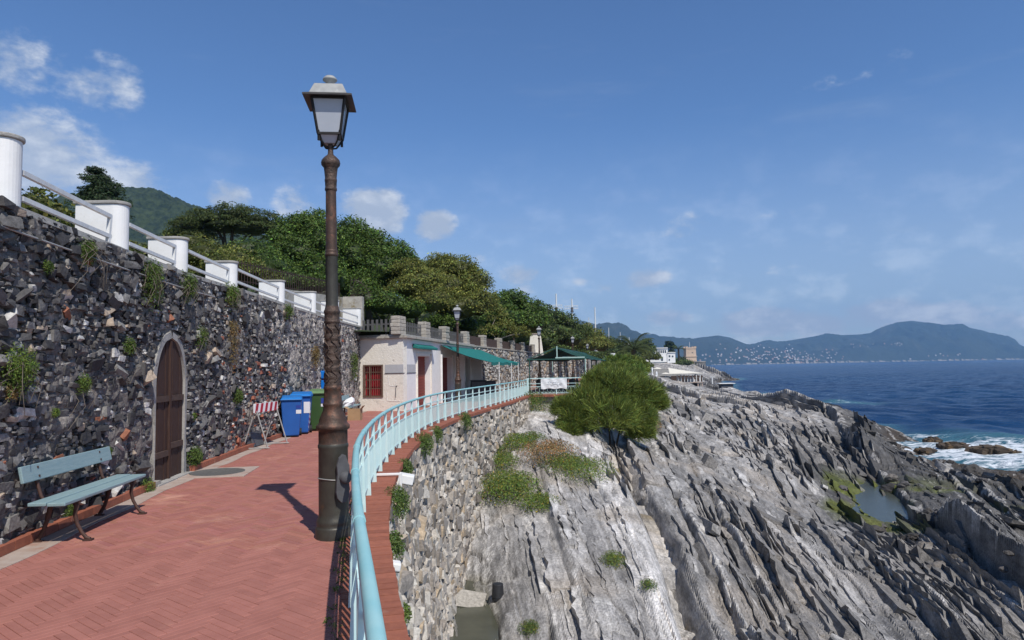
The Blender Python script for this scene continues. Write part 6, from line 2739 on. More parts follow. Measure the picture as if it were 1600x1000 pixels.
CH = build_chair()
spots = [(1.75, 43.6, 2.6, 'black chair standing left behind the banner, turned away'), (2.55, 44.2, .3, 'black chair behind the middle of the white banner'), (3.15, 43.5, 1.8, 'black chair behind the banner end, turned sideways'),
         (3.75, 44.0, 3.3, 'black chair between the banner and the pale corner post'), (4.6, 47.2, 1.2, 'black chair inside the pavilion beside the side railing, first from the corner'), (5.5, 50.6, 4.1, 'black chair deeper under the pavilion roof, before the white-shirted person'),
         (.2, 43.6, 4.4, 'black chair by the awning posts where the two railings meet')]
for i, (x, y, a, lab) in enumerate(spots):
    c = CH if i == 0 else copy_tree(CH)
    c.location = (x, y, 0)
    c.rotation_euler = (0, 0, a)
    c['label'] = lab
Tb = thing('terrace_table', 'dark round table among the chairs behind the banner', 'table', (0, 0, 0), 'tables under the pavilion', local=True)
mb = MB()
mb.lathe([(.42, .71), (.43, .72), (.43, .735), (.42, .74)], 24)
mb.build('tabletop', M['table_green'], Tb)
mb = MB()
mb.lathe([(.035, 0), (.035, .71)], 10)
mb.build('stem', M['table_green'], Tb)
mb = MB()
mb.lathe([(.25, 0), (.25, .02), (.05, .05)], 16)
mb.build('foot', M['table_green'], Tb)
for i, (x, y, lab) in enumerate([(2.2, 45.0, 'dark round table among the chairs behind the banner'), (4.3, 45.4, 'dark round table near the pale corner post of the pavilion'), (5.4, 49.4, 'dark round table farther in, along the side railing')]):
    c = Tb if i == 0 else copy_tree(Tb)
    c.location = (x, y, 0)
    c['label'] = lab
# dark service cabinet and planters by the house door
for k, (x, y, w, h, lab) in enumerate([(-1.9, 37.2, .8, 1.02, 'black service cabinet under the big awning, behind the railing'), (-1.35, 38.3, .7, .95, 'black service cabinet next to the one under the awning, nearer the awning post')]):
    cb = thing('service_cabinet', lab, 'cabinet', (x, y, 0), 'black cabinets under the awning')
    mb = MB()
    mb.box((x, y, h / 2), (w, .55, h), yaw=.1)
    mb.build('carcass', M['chair_black'], cb, bevel=.015)
    mb = MB()
    mb.box((x, y - .0, h + .015), (w + .06, .61, .03), yaw=.1)
    mb.build('cabinet_top', M['dark_sheet'], cb)
    mb = MB()
    mb.box((x + .03, y - .285, h / 2), (w * .9, .015, h * .86), yaw=.1)
    mb.build('door', M['dark_sheet'], cb)


# ------------------------------------------------------------------ person in a white shirt by the pavilion railing
def skin_body(name, joints, edges, mat_, par, sub=2):
    me = bpy.data.meshes.new(name)
    me.from_pydata([j[0] for j in joints], edges, [])
    o = link(name, me, par)
    sk = o.modifiers.new('skin', 'SKIN')
    sk.use_smooth_shade = True
    for i, j in enumerate(joints):
        r = j[1]
        me.skin_vertices[0].data[i].radius = r if isinstance(r, tuple) else (r, r)
    me.skin_vertices[0].data[0].use_root = True
    sb = o.modifiers.new('sub', 'SUBSURF')
    sb.levels = sub
    sb.render_levels = sub
    me.materials.append(mat_)
    return o


def build_person():
    P_ = thing('person', 'person in a white shirt and dark trousers leaning on the pavilion side railing', 'person', (0, 0, 0), local=True)
    J = [((0, 0, .98), (.15, .11)), ((0, .02, 1.15), (.145, .105)), ((0, .05, 1.32), (.17, .115)), ((0, .06, 1.43), (.12, .09)), ((0, .08, 1.50), .052), ((0, .10, 1.58), .055),
         ((.17, .05, 1.41), .062), ((.24, .10, 1.17), .045), ((.20, .32, 1.05), .036), ((-.17, .05, 1.41), .062), ((-.24, .10, 1.17), .045), ((-.18, .32, 1.05), .036),
         ((.09, 0, .90), .095), ((.10, .02, .50), .068), ((.10, -.02, .10), .045), ((.11, .12, .04), .036), ((-.09, 0, .90), .095), ((-.10, .05, .50), .068), ((-.11, .0, .10), .045), ((-.12, .14, .04), .036),
         ((.17, .40, 1.04), .034), ((-.15, .40, 1.04), .034)]
    E = [(0, 1), (1, 2), (2, 3), (3, 4), (4, 5), (3, 6), (6, 7), (7, 8), (3, 9), (9, 10), (10, 11), (0, 12), (12, 13), (13, 14), (14, 15), (0, 16), (16, 17), (17, 18), (18, 19), (8, 20), (11, 21)]
    skin_body('body', J, E, M['skin'], P_)
    # head
    bm = bmesh.new()
    bmesh.ops.create_icosphere(bm, subdivisions=3, radius=1)
    for v in bm.verts:
        x, y, z = v.co
        jaw = 1 - .25 * max(0, -z) * 1.0
        nose = .10 * math.exp(-((x / .16) ** 2 + ((z + .12) / .22) ** 2)) if y > 0 else 0
        eye = -.05 * math.exp(-(((abs(x) - .38) / .16) ** 2 + ((z - .05) / .14) ** 2)) if y > 0 else 0
        v.co = Vector((x * .075 * jaw, y * .095 * jaw + (nose + eye) * .25, z * .118)) + Vector((0, .13, 1.68))
    me = bpy.data.meshes.new('head')
    bm.to_mesh(me)
    bm.free()
    me.materials.append(M['skin'])
    me.polygons.foreach_set('use_smooth', [True] * len(me.polygons))
    link('head', me, P_)
    mb = MB()
    vs, fs = [], []
    for i in range(6):
        for k in range(14):
            a = 2 * math.pi * k / 14
            t = R(5 + 17 * i)
            back = .35 if math.sin(a) < 0 else 0
            tt = t * (1 + back)
            vs.append((.080 * math.sin(tt) * math.cos(a), .13 + .100 * math.sin(tt) * math.sin(a) - .004, 1.685 + .125 * math.cos(tt)))
    fs = [(i * 14 + k, i * 14 + (k + 1) % 14, (i + 1) * 14 + (k + 1) % 14, (i + 1) * 14 + k) for i in range(5) for k in range(14)]
    mb.add(vs, fs, True)
    mb.build('hair', M['hair'], P_)
    S = [((0, 0, .96), (.175, .135)), ((0, .01, 1.15), (.185, .145)), ((0, .04, 1.33), (.20, .14)), ((0, .06, 1.44), (.12, .095)), ((.19, .05, 1.40), .085), ((.255, .09, 1.20), .072), ((-.19, .05, 1.40), .085), ((-.255, .09, 1.20), .072)]
    skin_body('shirt', S, [(0, 1), (1, 2), (2, 3), (3, 4), (4, 5), (3, 6), (6, 7)], M['shirt'], P_)
    T = [((0, 0, .97), (.165, .125)), ((.095, 0, .86), .11), ((.10, .02, .50), .084), ((.10, -.02, .12), .066), ((-.095, 0, .86), .11), ((-.10, .05, .50), .084), ((-.11, 0, .12), .066)]
    skin_body('trousers', T, [(0, 1), (1, 2), (2, 3), (0, 4), (4, 5), (5, 6)], M['trousers'], P_)
    return P_


pr = build_person()
pr.location = (6.05, 52.5, 0)
pr.rotation_euler = (0, 0, R(-70))

# white notice boards in the bush past the pavilion
for px, py, y, w, h, lab in ((957.5, 555.5, 62, .46, .42, 'blank white notice board on a pole among the bushes past the pavilion'), (948.5, 568.5, 60, .36, .30, 'smaller white notice board at the back corner of the pavilion')):
    p = at(px, py, y)
    s_ = thing('notice_board', lab, 'sign', (p.x, p.y, 0))
    mb = MB()
    mb.box((p.x, p.y, p.z), (w, .03, h), yaw=.1)
    mb.build('board', M['paper'], s_, bevel=.004)
    mb = MB()
    mb.tube([(p.x, p.y + .035, -.5), (p.x, p.y + .035, p.z)], .02, 6)
    mb.build('pole', M['white_metal'], s_)
# ================================================================== vegetation
LEAF = {
    'oak': leaf_mat('leaf_deep_green', (.075, .122, .022)),
    'gold': leaf_mat('leaf_olive_gold', (.150, .162, .036)),
    'pine': leaf_mat('leaf_pine', (.060, .080, .022), .12),
    'cypress': leaf_mat('leaf_cypress', (.030, .050, .018), .10),
    'hedge': leaf_mat('leaf_hedge', (.105, .120, .026)),
    'tamarisk': leaf_mat('leaf_feathery', (.165, .205, .045), .35),
    'tuft': leaf_mat('leaf_tuft', (.105, .155, .036), .3),
    'fresh': leaf_mat('leaf_fresh', (.135, .195, .040), .3),
    'dry': leaf_mat('leaf_dry', (.240, .170, .070), .25),
    'twig': leaf_mat('twig_grey', (.17, .145, .12), .0),
    'palm': leaf_mat('leaf_palm', (.075, .095, .030), .15),
    'far': leaf_mat('leaf_far', (.072, .100, .026), .2),
}


def unit(a):
    return a / np.maximum(np.linalg.norm(a, axis=-1, keepdims=True), 1e-6)


def leaf_quads(P, D, size, aspect, rng, fold=.0):
    """Pointed leaves at P facing roughly D."""
    n = len(P)
    nrm = unit(D + rng.normal(size=(n, 3)) * .55)
    t = unit(np.cross(nrm, rng.normal(size=(n, 3))))
    b = np.cross(nrm, t)
    L_ = size * rng.uniform(.65, 1.35, (n, 1))
    w = L_ * aspect * .5
    V = np.stack([P - t * L_ * .5, P - t * L_ * .05 + b * w + nrm * L_ * .06, P + t * L_ * .5 - nrm * L_ * .08, P - t * L_ * .05 - b * w + nrm * L_ * .06], 1)
    return V.reshape(-1, 3), np.arange(n * 4).reshape(n, 4)


def tints(n, rng, var=.30, warm=.12):
    l = np.exp(rng.normal(size=(n, 1)) * var)
    h = rng.normal(size=(n, 1)) * warm
    return np.repeat(np.clip(np.hstack([l * (1 + h), l, l * (1 - .5 * h)]), .15, 2.6), 4, 0)


def clump_cloud(lobes, per, rng, cr, up=-.35, shell=.78):
    """Clump centres over the outer part of ellipsoid lobes [(c, (rx, ry, rz))]."""
    C, D = [], []
    for c, r in lobes:
        d = unit(rng.normal(size=(per * 2, 3)))
        d = d[d[:, 2] > up][:per]
        rad = rng.uniform(shell, 1.03, (len(d), 1))
        C.append(np.array(c) + d * np.array(r) * rad)
        D.append(d)
    return np.concatenate(C), np.concatenate(D)


def crown_mesh(name, lobes, per, leaves, size, mat_, rng, aspect=.55, cr=.5, flat=.7, core=.72, var=.30, up=-.35, clump_var=.22, shell=.78):
    C, D = clump_cloud(lobes, per, rng, cr, up, shell)
    n = len(C)
    cl = np.exp(rng.normal(size=n) * clump_var)
    k = np.repeat(np.arange(n), leaves)
    d = unit(rng.normal(size=(len(k), 3)))
    d[:, 2] = np.abs(d[:, 2]) * rng.choice([1, 1, 1, -.6], len(k))
    crs = cr * rng.uniform(.6, 1.35, n)[k][:, None]
    P = C[k] + d * crs * np.array([1, 1, flat]) * rng.uniform(.55, 1.0, (len(k), 1))
    V, Q = leaf_quads(P, unit(d + .5 * D[k] + np.array([0, 0, .45])), size, aspect, rng)
    T = tints(len(k), rng, var) * np.repeat(cl[k], 4)[:, None]
    # solid core added to block light through the crown, its shade put in the tint
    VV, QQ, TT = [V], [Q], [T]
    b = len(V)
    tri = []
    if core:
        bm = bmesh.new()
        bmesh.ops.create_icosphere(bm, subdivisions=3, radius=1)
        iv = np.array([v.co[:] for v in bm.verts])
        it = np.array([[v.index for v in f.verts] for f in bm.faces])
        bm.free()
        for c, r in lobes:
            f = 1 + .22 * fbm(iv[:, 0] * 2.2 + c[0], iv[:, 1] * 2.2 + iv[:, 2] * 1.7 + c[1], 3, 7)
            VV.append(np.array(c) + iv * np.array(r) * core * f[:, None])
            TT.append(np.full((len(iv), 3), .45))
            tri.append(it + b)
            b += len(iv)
    return np_mesh(name, np.concatenate(VV), Q, np.concatenate(tri) if tri else None, [mat_], attrs={'tint': np.concatenate(TT)})


def tree(name, label, base, lobes, per, leaves, size, mat_, seed, trunk_r=.16, bark='bark', group=None, cat='tree', branches=5, **kw):
    rng = np.random.default_rng(seed)
    base = Vector(base)
    T = thing(name, label, cat, base.to_tuple(), group)
    mb = MB()
    cs = [Vector(c) for c, r in lobes]
    mid = sum(cs, Vector()) / len(cs)
    fork = base.lerp(mid, .45) + Vector((rng.normal() * .2, 0, 0))
    mb.tube([base - Vector((0, 0, .4)), base.lerp(fork, .5) + Vector((rng.normal() * .1, rng.normal() * .1, 0)), fork], trunk_r, 9, radii=[trunk_r * 1.25, trunk_r, trunk_r * .8])
    for c in cs[:branches]:
        m_ = fork.lerp(c, .55) + Vector((rng.normal() * .25, rng.normal() * .25, .1))
        mb.tube([fork, m_, c], trunk_r * .5, 6, radii=[trunk_r * .75, trunk_r * .45, trunk_r * .18])
    mb.build('trunk', M[bark], T)
    link('crown', crown_mesh('crown', lobes, per, leaves, size, mat_, rng, **kw), T)
    return T


def lob(px, py, y, rx, rz, ry=None):
    p = at(px, py, y)
    s = y / FPX
    return ((p.x, p.y, p.z), (rx * s, (ry if ry else rx) * s, rz * s))


def gbase(px, y):
    x = at(px, 560, y).x
    return (x, y, garden_h(x, y) - .1)


# hedge behind the white pillars
rng = np.random.default_rng(31)
hl = []
for y in np.arange(5.2, 15.5, .55):
    p = wp(y, 0, -1.75)
    top = 4.42 + .08 * math.sin(y * 1.9) - .012 * max(0, y - 9) ** 1.6
    hl.append(((p.x, p.y, top - .62), (.62, .5, .62 + .05 * math.sin(y * 3.1))))
me = crown_mesh('hedge', hl, 50, 13, .085, LEAF['hedge'], rng, aspect=.6, cr=.15, core=.82, var=.34, up=-.2, clump_var=.30)
tag(link('hedge', me), 'dense yellow-green hedge along the wall top behind the white pillars', 'hedge', kind='thing')
SH = [('yellow-green shrub past the hedge, below the umbrella pine', 318, 402, 19, 34, 26, 'hedge', .07), ('olive-gold shrub on the wall top behind the fourth pillar', 362, 412, 26, 40, 28, 'gold', .10),
      ('rounded green shrub under the right side of the umbrella pine', 392, 398, 33, 40, 30, 'oak', .12), ('loose green shrub behind the pillars, with a grey antenna before it', 428, 425, 31, 36, 26, 'oak', .11),
      ('broad yellow-green shrub between hedge and umbrella pine', 290, 385, 30, 50, 22, 'hedge', .10)]
for i, (lab, px, py, y, rx, rz, mt, sz) in enumerate(SH):
    l = [lob(px, py, y, rx, rz), lob(px - rx * .6, py + 12, y + 1, rx * .7, rz * .8), lob(px + rx * .6, py + 14, y - .6, rx * .7, rz * .8), lob(px, py + rz, y, rx * .9, rz * .9)]
    tree('shrub', lab, gbase(px, y), l, 60, 13, sz, LEAF[mt], 60 + i, .07, group='shrubs above the wall', cat='shrub', cr=.20 if y < 25 else .28)

# antenna in the shrubs
p = at(405, 424, 29)
an = thing('antenna', 'thin grey television antenna before the shrubs above the fifth pillar', 'antenna', (p.x, p.y, p.z - 1))
mb = MB()
mb.tube([(p.x, p.y, p.z - 1.6), (p.x, p.y, p.z + .12)], .016, 6)
mb.build('mast', M['galv'], an)
mb = MB()
mb.tube([(p.x - .25, p.y, p.z - .05), (p.x + .50, p.y, p.z + .08)], .014, 6)
mb.tube([(p.x - .05, p.y, p.z + .0), (p.x + .2, p.y, p.z - .10), (p.x + .36, p.y, p.z - .18), (p.x + .36, p.y, p.z - .30)], .014, 6)
mb.build('arm', M['galv'], an)

# conical dark conifer with a ragged top
l = []
for k, (px, py, r) in enumerate([(150, 268, 10), (147, 280, 18), (164, 288, 19), (150, 296, 25), (172, 300, 22), (140, 308, 24), (165, 314, 34), (150, 326, 42), (180, 322, 24), (155, 345, 46)]):
    l.append(lob(px, py, 40, r, r * .55))
tree('conifer', 'dark conical conifer with a ragged top standing alone behind the hedge', gbase(155, 40), l, 42, 20, .15, LEAF['cypress'], 41, .22, cr=.30, flat=.4, core=.6, aspect=.4, up=-.5)

# umbrella pine
l = []
for (px, py, rx, rz) in [(300, 357, 34, 15), (330, 345, 40, 17), (365, 338, 44, 18), (400, 345, 38, 17), (425, 362, 22, 16), (350, 355, 60, 14), (390, 360, 50, 12), (285, 368, 24, 12), (310, 372, 30, 11)]:
    l.append(lob(px, py, 56, rx, rz, rx * 1.1))
up = tree('umbrella_pine', 'wide flat-topped umbrella pine before the wooded hill', gbase(365, 56), l, 120, 28, .17, LEAF['pine'], 43, .30, cr=.42, flat=.42, core=.50, aspect=.35, up=-.15, branches=9)

# broadleaf trees behind the terrace
B1 = [lob(462, 362, 44, 26, 24), lob(492, 352, 44, 26, 22), lob(440, 380, 43, 20, 22), lob(470, 398, 42.5, 40, 28), lob(505, 380, 43, 34, 32), lob(450, 425, 42, 36, 28), lob(500, 425, 42, 40, 30)]
tree('broadleaf_tree', 'tall dark green broadleaf tree between the umbrella pine and the lamp post', gbase(475, 44), B1, 120, 24, .155, LEAF['oak'], 45, .22, cr=.50, clump_var=.32)
B2 = [lob(548, 368, 46, 30, 26), lob(580, 385, 46, 30, 26), lob(615, 402, 46, 30, 24), lob(550, 405, 45, 40, 34), lob(595, 425, 45, 42, 34), lob(560, 450, 44, 36, 28), lob(635, 425, 47, 26, 28), lob(528, 430, 46, 26, 36)]
tree('broadleaf_tree', 'broad deep green tree just right of the lamp post, above the terrace fence', gbase(575, 46), B2, 120, 24, .155, LEAF['oak'], 46, .24, cr=.50, clump_var=.32)
B3 = [lob(638, 425, 44, 30, 18), lob(660, 440, 43.5, 34, 20), lob(640, 452, 43, 36, 18), lob(672, 470, 43, 36, 26)]
tree('pittosporum_tree', 'bronze-green domed tree above the terrace piers, before the taller golden tree', gbase(655, 43.5), B3, 120, 24, .125, LEAF['gold'], 47, .14, cr=.38, clump_var=.3)
B4 = [lob(690, 418, 51, 32, 20), lob(715, 425, 50, 34, 24), lob(738, 445, 50, 30, 26), lob(700, 450, 49, 44, 30), lob(745, 472, 49, 34, 28), lob(715, 480, 48, 46, 26), lob(675, 432, 52, 26, 26)]
tree('pittosporum_tree', 'large olive-gold domed tree behind the second lamp, highest of the golden trees', gbase(710, 50), B4, 120, 24, .145, LEAF['gold'], 48, .2, cr=.46, clump_var=.34)
B5 = [lob(775, 478, 60, 26, 20), lob(800, 472, 62, 28, 18), lob(825, 485, 62, 26, 20), lob(790, 500, 58, 34, 24), lob(830, 505, 60, 28, 20), lob(770, 510, 57, 24, 22)]
tree('broadleaf_tree', 'mid-green feathery-topped tree above the brown terrace panels', gbase(800, 61), B5, 85, 17, .21, LEAF['oak'], 49, .16, cr=.50, var=.36)
B6 = [lob(775, 495, 55, 16, 18), lob(790, 515, 54, 18, 14), lob(760, 520, 53, 18, 12), lob(812, 522, 55, 18, 12)]
tree('pittosporum_tree', 'small yellow-green tree on pale bare branches over the terrace fence', gbase(765, 52.6), B6, 60, 16, .15, LEAF['gold'], 50, .08, bark='bark_pale', cr=.34, core=0)
B7 = [lob(855, 497, 80, 24, 18), lob(880, 508, 82, 24, 18), lob(862, 520, 78, 30, 20), lob(890, 530, 80, 24, 16), lob(850, 535, 76, 22, 18), lob(905, 522, 86, 18, 14)]
tree('broadleaf_tree', 'green tree above the pavilion roof, beside the pale gate pier', gbase(868, 79), B7, 80, 17, .24, LEAF['far'], 51, .16, cr=.6)
B8 = [lob(908, 520, 104, 20, 14), lob(928, 528, 108, 20, 13), lob(915, 540, 100, 24, 15), lob(940, 540, 104, 18, 12), lob(890, 525, 110, 18, 14)]
tree('broadleaf_tree', 'olive green tree behind the far row of lanterns', gbase(918, 104), B8, 80, 16, .28, LEAF['gold'], 52, .16, cr=.7)
B9 = [lob(948, 538, 130, 16, 10), lob(965, 545, 134, 16, 10), lob(980, 550, 138, 15, 8), lob(955, 552, 126, 22, 11), lob(982, 560, 132, 18, 8)]
tree('broadleaf_tree', 'low dark tree at the far end of the hedge line, by the first palm', gbase(962, 130), B9, 80, 15, .32, LEAF['far'], 53, .16, cr=.8)
B10 = [lob(600, 475, 41, 36, 24), lob(640, 485, 42, 30, 18), lob(570, 470, 40, 26, 22)]
tree('shrub', 'dark shaded shrub right behind the terrace fence over the house', gbase(605, 41), B10, 70, 15, .16, LEAF['oak'], 54, .08, group='shrubs above the wall', cat='shrub', cr=.35)
B13 = [lob(455, 440, 34, 26, 20), lob(490, 446, 35, 28, 18), lob(520, 440, 36, 26, 22), lob(440, 455, 33, 20, 14)]
tree('shrub', 'dark green shrub right behind the brown iron fence', gbase(485, 35), B13, 80, 15, .13, LEAF['oak'], 66, .08, group='shrubs above the wall', cat='shrub', cr=.3)
B14 = [lob(385, 425, 24, 24, 16), lob(415, 440, 26, 24, 16), lob(350, 420, 22, 20, 16)]
tree('shrub', 'low yellow-green shrub filling the gap behind the fourth and fifth pillars', gbase(385, 24), B14, 80, 14, .10, LEAF['hedge'], 67, .06, group='shrubs above the wall', cat='shrub', cr=.22)
B11 = [lob(690, 505, 47, 26, 12), lob(730, 508, 50, 26, 14), lob(770, 522, 54, 20, 10)]
tree('shrub', 'dark low shrubbery bush behind the stone piers below the golden trees', gbase(725, 50.5), B11, 70, 14, .16, LEAF['oak'], 55, .08, group='shrubs above the wall', cat='shrub', cr=.35)
B12 = [lob(875, 552, 74, 22, 12), lob(905, 556, 82, 20, 10), lob(930, 558, 96, 18, 8)]
tree('shrub', 'leafy shrub on the wall behind the pavilion roof', gbase(880, 76), B12, 70, 14, .2, LEAF['far'], 56, .08, group='shrubs above the wall', cat='shrub', cr=.45)
# far wood up the garden slope: reads as one mass
rng = np.random.default_rng(77)
fl = []
for k in range(46):
    y = rng.uniform(62, 210)
    d = rng.uniform(7, 30) * (.5 + y / 140)
    x = land_x(y) - d
    if x / y < -.36:
        continue
    h = rng.uniform(1.6, 2.9) * (.7 + y / 260)
    fl.append(((x, y, garden_h(x, y) + h * .5), (h * 1.5, h * 1.5, h)))
wood = link('far_wood', crown_mesh('far_wood', fl, 60, 9, .36, LEAF['far'], rng, cr=.7, core=.8, up=0))
tag(wood, kind='stuff')

# ------------------------------------------------------------------ the big feathery bush below the pavilion
def feather(name, lobes, n, rng, mat_, ln=.26, wd=.028, tvar=.34):
    """Fine drooping sprays: many thin blades fanned along short shoots."""
    C, D = clump_cloud(lobes, n, rng, .3, -.45, .62)
    k = np.repeat(np.arange(len(C)), 16)
    d = unit(D[k] * .8 + rng.normal(size=(len(k), 3)) * .45 + np.array([.1, 0, .55]))
    P = C[k] + d * ln * .5 + rng.normal(size=(len(k), 3)) * .06
    side = unit(np.cross(d, rng.normal(size=(len(k), 3))))
    L_ = ln * rng.uniform(.6, 1.4, (len(k), 1))
    w = wd * rng.uniform(.7, 1.4, (len(k), 1))
    droop = np.array([0, 0, -.25]) * L_
    V = np.stack([P - d * L_ * .5 - side * w * .5, P - d * L_ * .5 + side * w * .5, P + d * L_ * .5 + side * w * .25 + droop * .5, P + d * L_ * .5 - side * w * .25 + droop * .5], 1).reshape(-1, 3)
    T = tints(len(k), rng, tvar) * np.repeat(np.exp(rng.normal(size=len(C)) * .25)[k], 4)[:, None]
    Q = np.arange(len(V)).reshape(-1, 4)
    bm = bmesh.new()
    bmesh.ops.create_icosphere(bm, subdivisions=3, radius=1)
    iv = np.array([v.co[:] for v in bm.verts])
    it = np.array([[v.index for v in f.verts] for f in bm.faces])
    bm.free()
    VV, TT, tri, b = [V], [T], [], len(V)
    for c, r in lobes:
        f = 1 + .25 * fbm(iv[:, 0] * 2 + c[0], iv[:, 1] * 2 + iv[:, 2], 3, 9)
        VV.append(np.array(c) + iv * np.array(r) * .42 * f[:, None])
        TT.append(np.full((len(iv), 3), .4))  # solid inner core added against see-through, tinted dark as the bush's inner shade
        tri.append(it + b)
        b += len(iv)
    return np_mesh(name, np.concatenate(VV), Q, np.concatenate(tri), [mat_], attrs={'tint': np.concatenate(TT)})


rng = np.random.default_rng(91)
BL = [lob(920, 640, 36, 34, 36), lob(960, 612, 36.5, 36, 32), lob(995, 622, 37, 30, 30), lob(955, 655, 35.2, 44, 34), lob(995, 655, 36, 28, 26), lob(900, 660, 35.5, 24, 26), lob(982, 598, 38, 22, 16), lob(1012, 615, 37.5, 20, 16), lob(950, 590, 38.5, 22, 16), lob(884, 640, 35.8, 16, 14), lob(1024, 632, 37, 14, 12), lob(968, 582, 39, 10, 8), lob(930, 600, 37, 14, 14), lob(890, 675, 35, 14, 12), lob(1000, 678, 35.5, 16, 10)]
p = at(955, 690, 36)
bush = thing('feathery_bush', 'big feathery green bush growing on the rocks below the pavilion', 'bush', (p.x, p.y, p.z))
link('foliage', feather('foliage', BL, 250, rng, LEAF['tamarisk'], .42, .024), bush)
mb = MB()
for px in (925, 950, 975):
    q = at(px, 640, 36)
    mb.tube([(p.x + (px - 955) * .01, 36, p.z - .5), (q.x, q.y, q.z)], .05, 6)
mb.build('stem', M['bark'], bush)
for i, (lab, ll, mt) in enumerate([('yellow-green feathery bush above the big bush, below the first palm', [lob(965, 575, 60, 24, 18), lob(985, 585, 62, 24, 18), lob(950, 585, 58, 18, 14)], 'fresh'),
                                   ('dark feathery bush between the palm trunk and the pale terraces', [lob(1000, 578, 75, 14, 14), lob(985, 568, 80, 16, 12)], 'tamarisk')]):
    c, r = ll[0]
    b_ = thing('feathery_bush', lab, 'bush', (c[0], c[1], c[2] - r[2]))
    link('foliage', feather('foliage', ll, 200, np.random.default_rng(95 + i), LEAF[mt], .36, .05), b_)


# ------------------------------------------------------------------ small plants on walls and rocks
def tuft_mesh(name, c, r, n, leaf, mat_, rng, nrm=(0, 0, 1), aspect=.3, hang=0, dry=0.0):
    """A small mound of blades round c, growing along nrm; hang pulls blades down like trailing stems."""
    nrm = np.array(nrm, float)
    d = unit(rng.normal(size=(n, 3)) * .8 + nrm * .9)
    rad = rng.uniform(.25, 1.0, (n, 1)) ** .7
    P = np.array(c) + d * np.array(r) * rad
    P[:, 2] -= hang * rng.uniform(0, 1, n) ** 2
    V, Q = leaf_quads(P, unit(d + np.array([0, 0, .4])), leaf, aspect, rng)
    T = tints(n, rng, .35)
    if dry:
        k = np.repeat(rng.random(n) < dry, 4)
        T[k] *= np.array([2.3, 1.25, 1.1])
    VV, TT, tri = [V], [T], None
    return np_mesh(name, V, Q, None, [mat_], attrs={'tint': T})


def plant(label, c, r, n, leaf, mt, seed, nrm=(0, 0, 1), aspect=.3, hang=0, group='plants growing from the rubble wall', name='wall_plant', twigs=0, dry=0.0):
    rng = np.random.default_rng(seed)
    me = tuft_mesh('leaves', c, r, n, leaf, LEAF[mt], rng, nrm, aspect, hang, dry)
    if twigs:
        T = thing(name, label, 'plant', c, group)
        link('leaves', me, T)
        mb = MB()
        for k in range(twigs):
            a = Vector(c) + Vector(rng.normal(size=3) * .08)
            e = a + Vector((rng.uniform(.02, .12), rng.normal() * .22, -rng.uniform(.15, .55)))
            m_ = a.lerp(e, .5) + Vector((.10, rng.normal() * .06, .02))
            mb.tube([a, m_, e], .0032, 4)
        o = mb.build('dry_stems', nmat('dry_stem', (.20, .165, .13), (.13, .105, .085), 9, .9) if 'dry_stem' not in bpy.data.materials else bpy.data.materials['dry_stem'], T)
    else:
        o = link(name, me)
        tag(o, label, 'plant', group, 'thing')


def on_wall(px, py, off=.05):
    """The old wall's point seen at this pixel."""
    lo, hi = None, None
    best = None
    for y in np.linspace(5, 29, 1200):
        q = at(px, py, y)
        e = abs(q.x - wp(y, q.z, off).x)
        if best is None or e < best[0]:
            best = (e, y, q.z)
    return wp(best[1], best[2], off), best[1]


WN = (.95, .15, .25)
WPL = [('bushy green plant sprouting on the wall just under the second white pillar', 130, 388, .16, 260, .05, 'tuft', .12, 10), ('large trailing plant hanging from the wall top under the third white pillar', 232, 425, .24, 420, .06, 'tuft', .45, 22),
       ('green plant on the wall top under the gap after the third pillar', 290, 440, .22, 300, .06, 'tuft', .25, 12), ('round green plant on the wall top under the fourth white pillar', 358, 458, .26, 380, .06, 'fresh', .15, 14),
       ('large dark green plant on the wall at the photo edge above the bench', 18, 570, .24, 520, .045, 'fresh', .20, 12), ('small tuft high on the wall near the pipe, before the first pillar gap', 72, 416, .08, 120, .04, 'tuft', .03, 0),
       ('tall green tuft on the wall to the upper left of the arched door', 199, 538, .12, 230, .045, 'tuft', .10, 4), ('loose green tuft on the wall above the bench back', 125, 598, .13, 220, .04, 'fresh', .08, 3),
       ('green plant on the wall to the upper right of the arched door', 311, 522, .18, 280, .05, 'tuft', .20, 8), ('little tuft on bare stones halfway between bench and wall plants', 85, 645, .06, 80, .035, 'fresh', .02, 0),
       ('dry trailing plant hanging down the wall crack above the barrier', 360, 510, .20, 300, .06, 'dry', .85, 14), ('small green plant on the wall crack to the left of the barrier', 368, 617, .18, 200, .06, 'tuft', .12, 0),
       ('leafy weed at the wall foot on the right side of the arched door', 300, 712, .20, 300, .055, 'tuft', .08, 0), ('low weeds on the kerb between bench and arched door', 222, 765, .20, 260, .04, 'fresh', .02, 0),
       ('small weed on the wall under the bench seat', 105, 800, .10, 120, .04, 'tuft', .03, 0), ('small weed behind the bench between seat and back', 165, 705, .08, 110, .04, 'tuft', .03, 0),
       ('dry green streak of plants down the wall left of the lamp post', 490, 548, .24, 240, .08, 'dry', .50, 0), ('green plant strip down the wall end beside the house window', 551, 560, .28, 300, .09, 'tuft', .8, 0),
       ('orange-tinged plant low on the wall at the photo edge', 15, 612, .09, 120, .045, 'dry', .04, 0), ('tuft at the top edge of the wall below the fifth pillar', 447, 485, .24, 180, .07, 'tuft', .1, 0),
       ('tiny tuft on the wall beside the door surround, below the right tuft', 302, 650, .07, 90, .04, 'fresh', .02, 0)]
for i, (lab, px, py, r, n, lf, mt, hg, tw) in enumerate(WPL):
    c, y = on_wall(px, py, .04)
    plant(lab, c.to_tuple(), (r * .8, r * 1.15, r), n * 4, lf * .75, mt, 300 + i, WN, .28, hg, twigs=tw)

